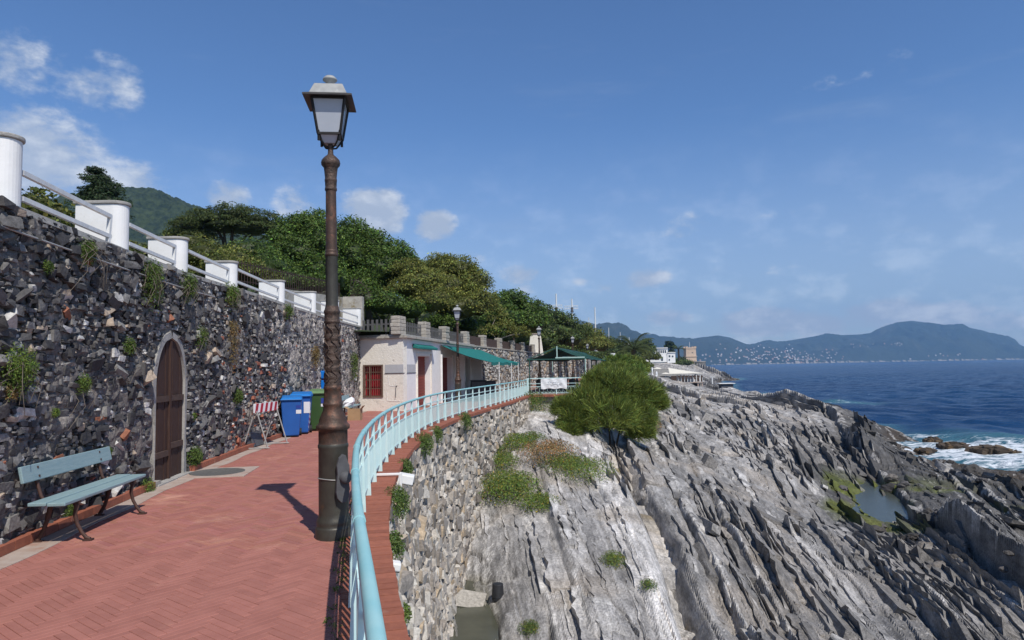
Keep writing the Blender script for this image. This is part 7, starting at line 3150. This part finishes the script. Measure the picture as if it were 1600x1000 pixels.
# plants on the sea wall and in the rocks: (label, px, py, y, r, n, leaf, kind)
SPL = [('green tuft on the sea wall right under the drain pipe', 652, 724, 12.6, .22, 500, .05, 'tuft'), ('row of green plants along the coping, above the scree', 688, 688, 16.4, .36, 700, .06, 'tuft'),
       ('green plants under the coping before the row ends', 712, 674, 18.9, .30, 500, .06, 'tuft'), ('dark green plants under the far coping, beside the awning posts', 757, 659, 23.8, .42, 600, .07, 'tuft'),
       ('large drooping plant on the sea wall below the floodlight', 634, 790, 9.5, .30, 700, .05, 'tuft'), ('green plant on the sea wall above the second floodlight', 616, 858, 7.4, .20, 450, .045, 'tuft'),
       ('small plant on the sea wall near the photo bottom', 668, 962, 9.5, .16, 240, .05, 'fresh')]
for i, (lab, px, py, y, r, n, lf, mt) in enumerate(SPL):
    p = at(px, py, y)
    q = sea_wall_pt(y, min(-.12, p.z), .08)
    nx, ny = rail_n(y)
    plant(lab, (q.x, q.y, q.z), (r * .8, r * 1.4, r * .95), n * 2, lf, mt, 400 + i, (nx * .8, ny * .8, .6), .3, r * .12, 'plants growing on the sea wall', 'sea_wall_plant')


def on_rock(px, py):
    z = -3.0
    for _ in range(25):
        p = atz(px, py, z)
        g = ground_z(p.x, p.y)
        z = z * .5 + g * .5
    return atz(px, py, z)


RPL = [('yellow-green plants between the rusty patch and the grassy strip', 880, 728, .8, 520, .09, 'fresh', .3), ('green plants on the scree edge under the second plant row', 770, 712, .6, 500, .09, 'tuft', .5), ('pale green plants at the wall foot above the gully head', 752, 722, .5, 420, .08, 'fresh', .5), ('dark green clump at the sea wall foot, upper one of the gully edge', 738, 752, .50, 520, .08, 'tuft', .5), ('blue-green clump at the gully head below the upper clump', 729, 783, .42, 420, .08, 'tuft', .5),
       ('yellow-green clump lowest at the gully head', 724, 808, .40, 420, .08, 'fresh', .5), ('bright green plants in the middle of the slope above the pale slab', 783, 728, .65, 620, .09, 'fresh', .5),
       ('wide leafy mat crowning the pale slab', 795, 770, 1.05, 1500, .10, 'fresh', .38), ('leafy tongue trailing off the mat over the pale slab', 842, 790, .60, 560, .09, 'fresh', .35),
       ('yellow-green grassy patch below the sea wall end', 806, 698, .80, 620, .10, 'fresh', .4), ('rusty dry plants on the slope left of the big bush', 858, 714, 1.0, 760, .10, 'dry', .35),
       ('grassy strip under the big bush at the top of the pale rocks', 908, 741, 1.1, 900, .09, 'fresh', .22), ('green shrub under the coping end before the pavilion', 826, 640, 1.1, 900, .11, 'tuft', .6),
       ('light green shrub below the pavilion front', 862, 636, 1.2, 800, .11, 'fresh', .5), ('lone green tuft in the middle of the pale slab', 958, 879, .27, 420, .05, 'fresh', .7),
       ('sparse brown-green tuft lower right of the lone tuft', 1013, 916, .18, 160, .05, 'tuft', .5), ('green tuft at the bottom edge of the pale slab', 828, 984, .22, 300, .045, 'tuft', .5),
       ('small olive tuft beside the rusty plants', 832, 690, .55, 340, .09, 'tuft', .5), ('dry brown grass on the ridge below the big bush', 1020, 668, .6, 300, .09, 'dry', .4)]
for i, (lab, px, py, r, n, lf, mt, hh) in enumerate(RPL):
    c = on_rock(px, py)
    plant(lab, (c.x, c.y, c.z + .1 * r), (r * 1.4, r * 1.8, r * (hh + .30)), n * 5, lf * .85, mt, 500 + i, (0, -.2, .8), .35, 0, 'plants growing among the rocks', 'rock_plant', dry=.12)

# pale boulder lying in the gully water
c = on_rock(735, 944)
rr_ = np.random.default_rng(5)
P_ = np.array([[c.x, c.y, -4.53]])
V_, T_, CC_ = joined_stones(P_, np.tile(np.eye(3)[None], (1, 1, 1)), np.array([[.50, .38, .26]]), np.array([[.36, .33, .285]]), rr_, .9)
tag(link('gully_boulder', np_mesh('gully_boulder', V_, None, T_, [M['sea_stone']], attrs={'tint': CC_})), 'pale boulder lying in the brown gully water at the sea wall foot', 'boulder', kind='thing')

# weeds in the joint along the railing
rng = np.random.default_rng(12)
VV, QQ, TT, b = [], [], [], 0
for s in np.arange(3.2, 14, .055):
    if rng.random() < .35:
        continue
    y = rail_at(s)
    q = rp(y, .0, -.13 + rng.normal() * .02)
    n = int(rng.integers(5, 14))
    P = np.array(q) + rng.normal(size=(n, 3)) * np.array([.018, .03, .012]) + np.array([0, 0, .022])
    V, Q = leaf_quads(P, unit(rng.normal(size=(n, 3)) + np.array([0, 0, .5])), .035, .3, rng)
    VV.append(V)
    QQ.append(Q + b)
    TT.append(tints(n, rng, .3))
    b += len(V)
tag(link('joint_weeds', np_mesh('joint_weeds', np.concatenate(VV), np.concatenate(QQ), None, [LEAF['tuft']], attrs={'tint': np.concatenate(TT)})), kind='stuff')


# ------------------------------------------------------------------ palms, far conifers
def palm(label, base, h, r, nf, seed, tr=.2):
    rng = np.random.default_rng(seed)
    base = Vector(base)
    T = thing('palm_tree', label, 'palm tree', base.to_tuple())
    mb = MB()
    k = 14
    mb.tube([base + Vector((.06 * math.sin(i * .5) * r * .2, 0, h * i / (k - 1))) for i in range(k)], tr, 9, radii=[tr * (1.15 if i % 2 else .95) for i in range(k)])
    mb.build('trunk', M['bark'], T)
    top = base + Vector((0, 0, h))
    for f in range(nf):
        a = 2 * math.pi * f / nf + rng.normal() * .15
        el = rng.uniform(-.15, 1.25)
        L_ = r * rng.uniform(.8, 1.1)
        V, Q, TT = [], [], []
        prev = None
        ns = 9
        pts = []
        for i in range(ns + 1):
            t = i / ns
            e = el - 1.35 * t * t
            if i == 0:
                p = top.copy()
            else:
                p = pts[-1] + Vector((math.cos(a) * math.cos(e), math.sin(a) * math.cos(e), math.sin(e))) * (L_ / ns)
            pts.append(p)
        d = Vector((math.cos(a), math.sin(a), 0))
        sd = Vector((-math.sin(a), math.cos(a), 0))
        for i in range(1, ns):
            for q in range(3):
                p = pts[i].lerp(pts[i + 1], q / 3)
                for s_ in (-1, 1):
                    ll = L_ * .20 * (1 - abs(i / ns - .45))
                    e = p + (sd * s_ * .85 + d * .5) * ll - Vector((0, 0, ll * .45))
                    w = d * L_ * .012
                    b = len(V)
                    V += [p - w, p + w, e + w * .3, e - w * .3]
                    Q.append((b, b + 1, b + 2, b + 3))
        for i in range(ns):
            w = sd * L_ * .008
            b = len(V)
            V += [pts[i] - w, pts[i] + w, pts[i + 1] + w, pts[i + 1] - w]
            Q.append((b, b + 1, b + 2, b + 3))
        t_ = np.full((len(V), 3), math.exp(rng.normal() * .2))
        link('frond', np_mesh('frond', [v[:] for v in V], Q, None, [LEAF['palm']], attrs={'tint': t_}), T)


p = at(991, 585, 92)
palm('big drooping palm behind the bushes, before the white villa', (p.x, p.y, p.z - 1), at(991, 546, 92).z - p.z + 1, 3.6, 34, 5, .32)
p = at(1061, 566, 385)
palm('slim far palm between the white villa and the square tower', (p.x, p.y, p.z), at(1061, 545, 385).z - p.z, 4.4, 26, 6, .5)
tree('far_pine', 'dark far pine rising behind the white villa', at(1048, 562, 400), [lob(1046, 537, 400, 6, 4), lob(1051, 543, 400, 5, 4), lob(1043, 541, 400, 4, 3), lob(1049, 551, 400, 4, 4)], 26, 12, .9, LEAF['cypress'], 57, .5, cr=1.1, core=.6)
tree('far_tree', 'dark clump of far trees on the ridge above the big palm', at(1005, 556, 320), [lob(992, 541, 320, 13, 8), lob(1008, 540, 320, 11, 9), lob(1016, 546, 320, 7, 7), lob(985, 549, 310, 12, 7), lob(1000, 551, 310, 14, 8)], 50, 12, .8, LEAF['far'], 58, .5, cr=1.5)
tree('far_shrub', 'rounded green far shrubs left of the white villa', at(1015, 566, 290), [lob(1015, 556, 290, 13, 8), lob(1003, 560, 285, 10, 6), lob(1026, 559, 290, 7, 5)], 44, 12, .6, LEAF['hedge'], 59, .3, cr=1.2, cat='shrub')
tree('far_shrub', 'green far shrubs at the foot of the square tower', at(1070, 572, 400), [lob(1064, 564, 400, 8, 5), lob(1074, 568, 390, 9, 4), lob(1058, 569, 385, 8, 4)], 40, 12, .8, LEAF['far'], 62, .3, cr=1.5, cat='shrub')
tree('far_shrub', 'green far shrubs under the long white building', at(1005, 576, 250), [lob(998, 570, 250, 12, 5), lob(1012, 572, 250, 9, 4)], 40, 12, .5, LEAF['hedge'], 63, .3, cr=1.0, cat='shrub')

# ================================================================== far shore buildings
def pbox(mb, px0, py0, px1, py1, y, dep):
    """Box whose front face spans the two image corners at distance y."""
    a, b = at(px0, py1, y), at(px1, py0, y)
    z0, z1 = min(a.z, b.z), max(a.z, b.z)
    mb.box(((a.x + b.x) / 2, y + dep / 2, (z0 + z1) / 2), (abs(b.x - a.x), dep, z1 - z0))
    return a, b


vl = thing('white_villa', 'white flat-roofed villa with a row of upper windows on the far point', 'villa', at(1038, 565, 380).to_tuple())
mb = MB()
pbox(mb, 1024, 544, 1043, 566, 380, 9)
mb.build('main_block', M['villa_white'], vl)
mb = MB()
pbox(mb, 1043.1, 551, 1055, 567, 379.5, 8)
mb.build('wing', M['villa_white'], vl)
mb = MB()
pbox(mb, 1023.4, 543, 1043.5, 544.4, 379.4, 10)
pbox(mb, 1043.2, 550, 1055.6, 551.2, 379, 9)
mb.build('cornice', M['villa_white'], vl)
for k in range(5):
    mb = MB()
    pbox(mb, 1025.6 + 3.3 * k, 547, 1027.6 + 3.3 * k, 551.5, 379.92, .12)
    mb.build('window', M['villa_glass'], vl)
for (a, b, c, d) in ((1045, 555, 1047.5, 558), (1050, 555.5, 1052.3, 558), (1045, 561, 1047, 563.5), (1033, 558, 1036, 564)):
    mb = MB()
    pbox(mb, a, b, c, d, 379.35 if a > 1043 else 379.92, .12)
    mb.build('window', M['villa_glass'], vl)
lb = thing('long_white_building', 'long low white building with a dark window band below the far trees', 'building', at(1018, 567, 300).to_tuple())
mb = MB()
pbox(mb, 1004, 556.5, 1013, 565, 300, 6)
pbox(mb, 1013.1, 558, 1031, 566, 300.5, 6)
mb.build('wall', M['villa_white'], lb)
for k in range(6):
    mb = MB()
    pbox(mb, 1014 + 2.8 * k, 559, 1016.3 + 2.8 * k, 562, 300.4, .15)
    mb.build('window', M['villa_glass'], lb)
mb = MB()
pbox(mb, 1005.5, 557.6, 1011.5, 560.5, 299.9, .15)
mb.build('window', M['villa_glass'], lb)
mb = MB()
pbox(mb, 1003, 556, 1031.8, 556.8, 299.7, 7)
mb.build('roof', M['villa_white'], lb)

tw = thing('square_tower', 'square pinkish stone watchtower with corner turrets on the far point', 'tower', at(1081, 567, 420).to_tuple())
a0, a1 = at(1072, 568, 420), at(1089.5, 568, 420)
b0, b1 = at(1073.2, 545, 420), at(1088.3, 545, 420)
cx = (a0.x + a1.x) / 2
hw0, hw1 = (a1.x - a0.x) / 2, (b1.x - b0.x) / 2
mb = MB()


def sqr(h, z):
    return [(cx + x * h, 420 + hw0 + y * h, z) for x, y in ((-1, -1), (1, -1), (1, 1), (-1, 1))]


mb.hexa(sqr(hw0, a0.z - 2), sqr(hw1, b0.z))
mb.build('shaft', M['tower_stone'], tw)
mb = MB()
mb.hexa(sqr(hw1 + .25, b0.z), sqr(hw1 + .25, b0.z + .5))
for x in (-1, 1):
    for y in (-1, 1):
        mb.box((cx + x * hw1 * .86, 420 + hw0 + y * hw1 * .86, b0.z + .95), (1.5, 1.5, .9))
for k in (-1, 0, 1):
    mb.box((cx + k * hw1 * .42, 420 + hw0 - hw1, b0.z + .70), (1.0, .5, .4))
mb.build('battlement', M['tower_stone'], tw)
mb = MB()
mb.hexa(sqr(hw0 * .975 + .2, at(1081, 557, 420).z - .15), sqr(hw0 * .965 + .2, at(1081, 557, 420).z + .15))
mb.build('string_course', M['tower_stone'], tw)
mb = MB()
pbox(mb, 1081, 550.5, 1083.2, 553.5, 420.35, .4)
mb.build('window', M['villa_glass'], tw)
mb = MB()
mb.tube([(cx, 420 + hw0, b0.z), (cx, 420 + hw0, at(1080, 534, 420).z)], .12, 6)
mb.build('flagpole', M['white_metal'], tw)
bs = thing('stone_bastion', 'low round grey stone bastion to the right of the far tower', 'bastion', at(1097, 576, 410).to_tuple())
c = at(1097, 577, 410)
mb = MB()
mb.lathe([(3.6, c.z - 4), (3.3, at(1097, 566, 410).z), (3.5, at(1097, 565.6, 410).z), (3.5, at(1097, 564.4, 410).z), (3.0, at(1097, 564.4, 410).z)], 24, c=(c.x, 414, 0))
mb.build('drum', M['terrace_wall'], bs)
mb = MB()
pbox(mb, 1090, 566, 1097, 578, 412, 6)
mb.build('flank_wall', M['terrace_wall'], bs)

# beach restaurant
rs = thing('beach_restaurant', 'beach restaurant terrace on a concrete deck under big cream canvas roofs', 'restaurant', at(1078, 609, 190).to_tuple())
Y = 190


def W_(px, py, y=Y):
    return at(px, py, y)


mb = MB()
pbox(mb, 1059, 596.8, 1098.5, 598.6, Y, 9)
mb.build('deck', M['concrete_pale'], rs)
for px in (1060, 1068.5, 1090.5, 1097):
    mb = MB()
    pbox(mb, px, 598.6, px + 1.5, 611, Y + .2, .5)
    mb.build('pillar', M['concrete_pale'], rs)
mb = MB()
pbox(mb, 1060, 598.7, 1074, 611, Y + 3, 4)
pbox(mb, 1091, 598.7, 1098, 611, Y + 2, 5)
pbox(mb, 1060, 598.7, 1098, 611, Y + 8, .5)
mb.build('undercroft_wall', M['terrace_wall'], rs)
mb = MB()
pbox(mb, 1060, 589.8, 1098.5, 590.4, Y + .1, .12)
for k in range(9):
    pbox(mb, 1060 + 4.75 * k, 590, 1060.5 + 4.75 * k, 596.8, Y + .1, .12)
mb.build('railing', M['white_metal'], rs)
mb = MB()
pbox(mb, 1049, 586.5, 1098, 596.6, Y + 8.4, .3)
mb.build('back_wall', M['picket_brown'], rs)
for k in range(7):
    mb = MB()
    pbox(mb, 1058 + 6.0 * k, 585.5, 1058.7 + 6.0 * k, 596.8, Y + 5, .2)
    mb.build('post', M['white_metal'], rs)
for i, (tri_) in enumerate([((1044, 575, 4), (1046, 584.5, -1), (1086, 583.5, -1), (1070, 579.5, 6)), ((1062, 578, 5), (1074, 584, -1), (1099, 583.6, 0), (1084, 581.4, 7))]):
    q = [W_(px, py, Y + dy) for px, py, dy in tri_]
    mb = MB()
    mb.sheet(q[0], q[1], q[2], q[3], .08)
    mb.build('canvas_roof', M['canvas'], rs)
mb = MB()
for k in range(8):
    x = random.uniform(1062, 1096)
    pbox(mb, x, 592.5, x + 1.6, 596.8, Y + random.uniform(1, 6), .6)
mb.build('table_row', M['canvas_white'], rs)


def parasol(label, px, py, y, r, h, mt, grp, closed=False):
    p = at(px, py, y)
    t = thing('parasol', label, 'parasol', (p.x, p.y, p.z - h), grp)
    mb = MB()
    if closed:
        mb.lathe([(.10, p.z - h * .75), (.24, p.z - h * .6), (.20, p.z - .25), (.05, p.z)], 10, c=(p.x, p.y, 0))
    else:
        mb.lathe([(r, p.z - r * .32), (r * .99, p.z - r * .30), (r * .55, p.z - r * .10), (.05, p.z)], 10, c=(p.x, p.y, 0), smooth=False)
    mb.build('canopy', M[mt], t)
    mb = MB()
    mb.tube([(p.x, p.y, p.z - h), (p.x, p.y, p.z)], .05, 6)
    mb.build('pole', M['white_metal'], t)


parasol('open white parasol leaning low on the rocks before the restaurant deck', 1051, 597, 186, .95, 2.0, 'canvas_white', 'parasols by the beach restaurant')
parasol('open cream parasol left of the big canvas roofs', 1040, 582, 186, 1.2, 2.6, 'canvas', 'parasols by the beach restaurant')
parasol('open cream parasol highest and farthest left above the pale terraces', 1027, 574, 196, 1.3, 2.6, 'canvas', 'parasols by the beach restaurant')
for i, (px, py, y) in enumerate([(1004, 578, 172), (1019, 574, 188), (1019.5, 583, 178), (1026, 580, 180), (1025, 586, 174), (1022, 592, 170), (1028, 593, 170)]):
    parasol(['closed white parasol on the terraces nearest the palm trunk', 'closed white parasol on the upper terrace, below the highest cream parasol', 'closed white parasol one step under the upper terrace parasol', 'closed white parasol on the terraces, topmost beside the cream parasol', 'closed white parasol in the middle of the terrace group', 'closed white parasol lowest of the terrace group', 'closed white parasol right at the restaurant end of the terraces'][i], px, py, y, .3, 2.3, 'canvas_white', 'closed parasols on the terraces', True)
ter = thing('stepped_terraces', 'grey stepped stone terraces left of the beach restaurant', 'terrace', at(1010, 606, 165).to_tuple())
for i, (a, b, c, d, y) in enumerate([(990, 581, 1024, 590, 190), (996, 588, 1030, 598, 178), (1003, 596, 1032, 607, 168), (1030, 590, 1046, 606, 184), (1022, 576, 1062, 583, 215)]):
    mb = MB()
    pbox(mb, a, b, c, d + 5, y, 9)
    mb.build('terrace_step', M['terrace_wall'], ter)
sp = thing('sea_shower', 'white T-shaped shower post on the rocks right of the restaurant', 'shower', at(1113, 600, 195).to_tuple())
mb = MB()
pbox(mb, 1112.6, 589, 1113.8, 600, 195, .25)
pbox(mb, 1110, 588.4, 1117, 589.6, 195, .4)
mb.build('post', M['white_metal'], sp)
bd_ = thing('bathing_platform', 'flat white bathing platform on dark rocks by the sea beyond the restaurant', 'platform', at(1138, 601, 200).to_tuple())
mb = MB()
pbox(mb, 1124, 598.6, 1149, 600, 200, 4)
mb.build('slab', M['villa_white'], bd_)
mb = MB()
pbox(mb, 1128, 600, 1146, 612, 200.5, 3)
mb.build('plinth', M['dark_sheet'], bd_)

# overhead line masts on the slope
for i, (px, py0, py1, y, lab) in enumerate([(869, 459, 515, 118, 'tall pale railway mast, taller one of the pair joined by lattice beams'), (893.5, 467, 520, 124, 'pale railway mast with an insulator, shorter one of the joined pair'),
                                            (929.5, 480, 545, 150, 'pale lone railway mast right of the joined pair'), (920, 496, 545, 158, 'thin pale mast just left of the lone mast'), (969, 519, 556, 190, 'pale mast over the flat pale canopy at the end of the trees'),
                                            (951, 512, 550, 176, 'thin pale mast between the lone mast and the flat canopy'), (757.5, 424, 470, 96, 'thin white mast tip showing above the golden trees'), (983, 527, 552, 196, 'short pale mast beside the dark far trees')]):
    a, b = at(px, py1, y), at(px, py0, y)
    m_ = thing('railway_mast', lab, 'mast', (b.x, y, a.z), 'pale masts above the trees')
    mb = MB()
    r_ = .16 if i in (0, 1, 2) else .10
    mb.tube([(b.x, y, a.z - 2), (b.x, y, b.z)], r_, 8, radii=[r_ * 1.2, r_ * .7])
    mb.build('pole', M['white_metal'], m_)
    if i < 2:
        c0, c1 = at(px - 12, 482 + i, y), at(px + 10, 481.5 + i, y)
        mb = MB()
        up_ = Vector((0, 0, .55))
        mb.tube([c0, c1], .05, 5)
        mb.tube([c0 + up_, c1 + up_], .05, 5)
        for k in range(6):
            mb.tube([c0.lerp(c1, k / 6), c0.lerp(c1, (k + .5) / 6) + up_, c0.lerp(c1, (k + 1) / 6)], .035, 4)
        mb.build('lattice_beam', M['white_metal'], m_)
        mb = MB()
        mb.lathe([(.28, 0), (.30, .2), (.18, .5), (.28, .8), (.1, 1.0)], 8, c=(b.x, y, at(px, 488, y).z))
        mb.build('insulator', M['dark_sheet'], m_)
cn = thing('flat_canopy', 'flat pale canopy roof on thin posts above the first palm', 'canopy', at(977, 550, 170).to_tuple())
mb = MB()
pbox(mb, 969, 536.8, 986, 538.2, 170, 3)
mb.build('canopy_roof', M['villa_white'], cn)
for px in (970, 977, 985):
    mb = MB()
    pbox(mb, px, 538.2, px + .6, 553, 170.5, .15)
    mb.build('post', M['white_metal'], cn)


# ------------------------------------------------------------------ sea rocks and boulders
def rock_mesh(name, seed, mat_, sub=4, col=None):
    bm = bmesh.new()
    bmesh.ops.create_icosphere(bm, subdivisions=sub, radius=1)
    V = np.array([v.co[:] for v in bm.verts])
    T = np.array([[v.index for v in f.verts] for f in bm.faces])
    bm.free()
    n = fbm(V[:, 0] * 1.3 + seed, V[:, 1] * 1.3 + V[:, 2] * 1.1, 4, seed)
    lay = np.abs(((V[:, 0] * 1.5 + V[:, 2] * 2.2 + .6 * n) * 2.1) % 1 - .5)
    V = V * (1 + .42 * n + .34 * lay)[:, None]
    V = V / 1.15
    c = np.outer(.7 + .5 * vnoise(V[:, 0] * 5, V[:, 1] * 5 + V[:, 2] * 4, 4), np.array(col))
    return np_mesh(name, V, None, T, [mat_], attrs={'tint': c})


m_rock = stone_mat('wet_rock', 'tint', bump=.05, bscale=6)
for i, (px, py, w, h, lab) in enumerate([(1456, 681, 34, 15, 'dark sea rock in the foam, the small left one of the row'), (1490, 690, 62, 12, 'low long sea rock in the middle of the foaming row'),
                                         (1545, 693, 74, 22, 'largest brown sea rock at the right end of the foaming row'), (1446, 699, 46, 8, 'flat brown rock awash between the shore and the foaming row'), (1585, 703, 26, 6, 'small awash rock trailing the largest sea rock')]):
    z = SEA
    p = atz(px, py + h * .45, z)
    s = p.y / FPX
    rr_ = np.random.default_rng(700 + i)
    n_ = 34
    q = rr_.uniform(-1, 1, (n_, 2))
    q = q[(q ** 2).sum(1) < 1]
    hx, hz = w * .40 * s, h * .55 * s
    hgt_ = hz * (.15 + .62 * (1 - (q ** 2).sum(1)) * rr_.uniform(.5, 1.1, len(q)))
    P_ = np.stack([p.x + q[:, 0] * hx * .85, p.y + q[:, 1] * hx * .7, z - .15 + hgt_ * .5], -1)
    F_ = np.tile(np.array([[.9, .2, 0], [.3, -.95, -.25], [0, -.25, .97]]).T[None], (len(q), 1, 1))
    S_ = np.stack([hx * rr_.uniform(.16, .38, len(q)), hx * rr_.uniform(.10, .22, len(q)), hgt_ * .65 + .12], -1)
    C_ = np.array([.060, .044, .030]) * rr_.uniform(.55, 1.5, (len(q), 1)) + np.outer(rr_.random(len(q)) < .25, np.array([.05, .028, .008]))
    V_, T_, CC_ = joined_stones(P_, F_, S_, C_, rr_, .35, SLABS)
    o = link('sea_rock', np_mesh('sea_rock', V_, None, T_, [m_rock], attrs={'tint': CC_}))
    tag(o, lab, 'rock', 'sea rocks in the foam', 'thing')
rng = np.random.default_rng(17)
bms = [rock_mesh('boulder', 40 + i, m_rock, 3, c_) for i, c_ in enumerate([(.11, .10, .095), (.075, .068, .062), (.17, .15, .13), (.055, .05, .046)])]
nb = 0
for k in range(260):
    px, py = rng.uniform(1290, 1600), rng.uniform(722, 900)
    if py < 722 + (px - 1290) * .0 or nb >= 46:
        continue
    if (px - 1290) / 310 + (py - 722) / 400 < .45 and rng.random() < .75:
        continue
    c = on_rock(px, py)
    if c.z < -6.9 or c.y < 14 or c.y > 70:
        continue
    s = float(np.clip(rng.lognormal(math.log(.20), .5), .10, .5)) * (c.y / 34)
    o = link('boulder', bms[int(rng.integers(0, 4))])
    o.scale = (s * rng.uniform(.9, 1.4), s * rng.uniform(.8, 1.2), s * rng.uniform(.5, .8))
    o.location = (c.x, c.y, c.z + .30 * s)
    o.rotation_euler = tuple(rng.uniform(-.4, .4, 2)) + (rng.uniform(0, 6.3),)
    tag(o, 'dark rounded boulder lying among the wave-worn rocks near the tide pools', 'boulder', 'boulders on the low rocks', 'thing')
    nb += 1

# ------------------------------------------------------------------ the far town on the coast
rng = np.random.default_rng(23)


def far_house_mesh(mat_):
    me = bpy.data.meshes.new('far_house')
    v = [(-.5, -.5, 0), (.5, -.5, 0), (.5, .5, 0), (-.5, .5, 0), (-.5, -.5, 1), (.5, -.5, 1), (.5, .5, 1), (-.5, .5, 1), (-.2, 0, 1.28), (.2, 0, 1.28)]
    f = [(0, 1, 5, 4), (1, 2, 6, 5), (2, 3, 7, 6), (3, 0, 4, 7), (4, 5, 9, 8), (5, 6, 9), (6, 7, 8, 9), (7, 4, 8)]
    me.from_pydata(v, [], f)
    me.materials.append(mat_)
    me.materials.append(M['far_roof'])
    for i in range(4, 8):
        me.polygons[i].material_index = 1
    return me


fh = [far_house_mesh(M['far_wall']), far_house_mesh(M['far_wall']), far_house_mesh(M['far_wall_pink']), far_house_mesh(M['villa_white'])]


def project(v):
    q = CM.transposed() @ (Vector(v) - Vector((0, 0, EYE)))
    return 800 + FPX * q.x / -q.z, 500 - FPX * q.y / -q.z


cand = []
for VV_ in (V_MID, V_FAR):
    nr, nc = VV_.shape[:2]
    for k in range(9000):
        i, j = rng.integers(0, int(nr * .62)), rng.integers(0, nc - 1)
        t = rng.random(2)
        p = VV_[i, j] * (1 - t[0]) + VV_[i, j + 1] * t[0]
        p = p * (1 - t[1]) + VV_[i + 1, j] * t[1]
        cand.append(p)
used = []
rng.shuffle(cand)
for p in cand:
    px, py = project(p)
    if len(used) >= 300:
        break
    core = math.exp(-((px - 1200) / 75) ** 2) * math.exp(-((py - 555) / 9) ** 2) * (1 if px > 1096 else 0)
    low = math.exp(-((py - 561) / 4.5) ** 2) * (.55 if 1120 < px < 1330 else (.16 if px < 1600 else 0))
    spots = .5 * math.exp(-((px - 1345) / 14) ** 2 - ((py - 540) / 3) ** 2) + .6 * math.exp(-((px - 1398) / 18) ** 2 - ((py - 540) / 3) ** 2) + .5 * math.exp(-((px - 1490) / 30) ** 2 - ((py - 556) / 3) ** 2)
    if px < 1090 or py > 569 or rng.random() > (core * .40 + low * .6 + spots * 1.2) * .62:
        continue
    if any((px - a) ** 2 + (py - b) ** 2 < 2.6 for a, b in used):
        continue
    used.append((px, py))
    w = rng.uniform(8, 15)
    o = link('far_house', fh[int(rng.integers(0, 4))])
    o.location = (p[0], p[1], p[2] - 2)
    o.scale = (w, w * .8, rng.uniform(6, 10) + 2)
    o.rotation_euler = (0, 0, rng.uniform(-.5, .5))
    tag(o, 'tiny pale house of the far town on the hazy coast', 'house', 'houses of the far coastal town', 'thing')
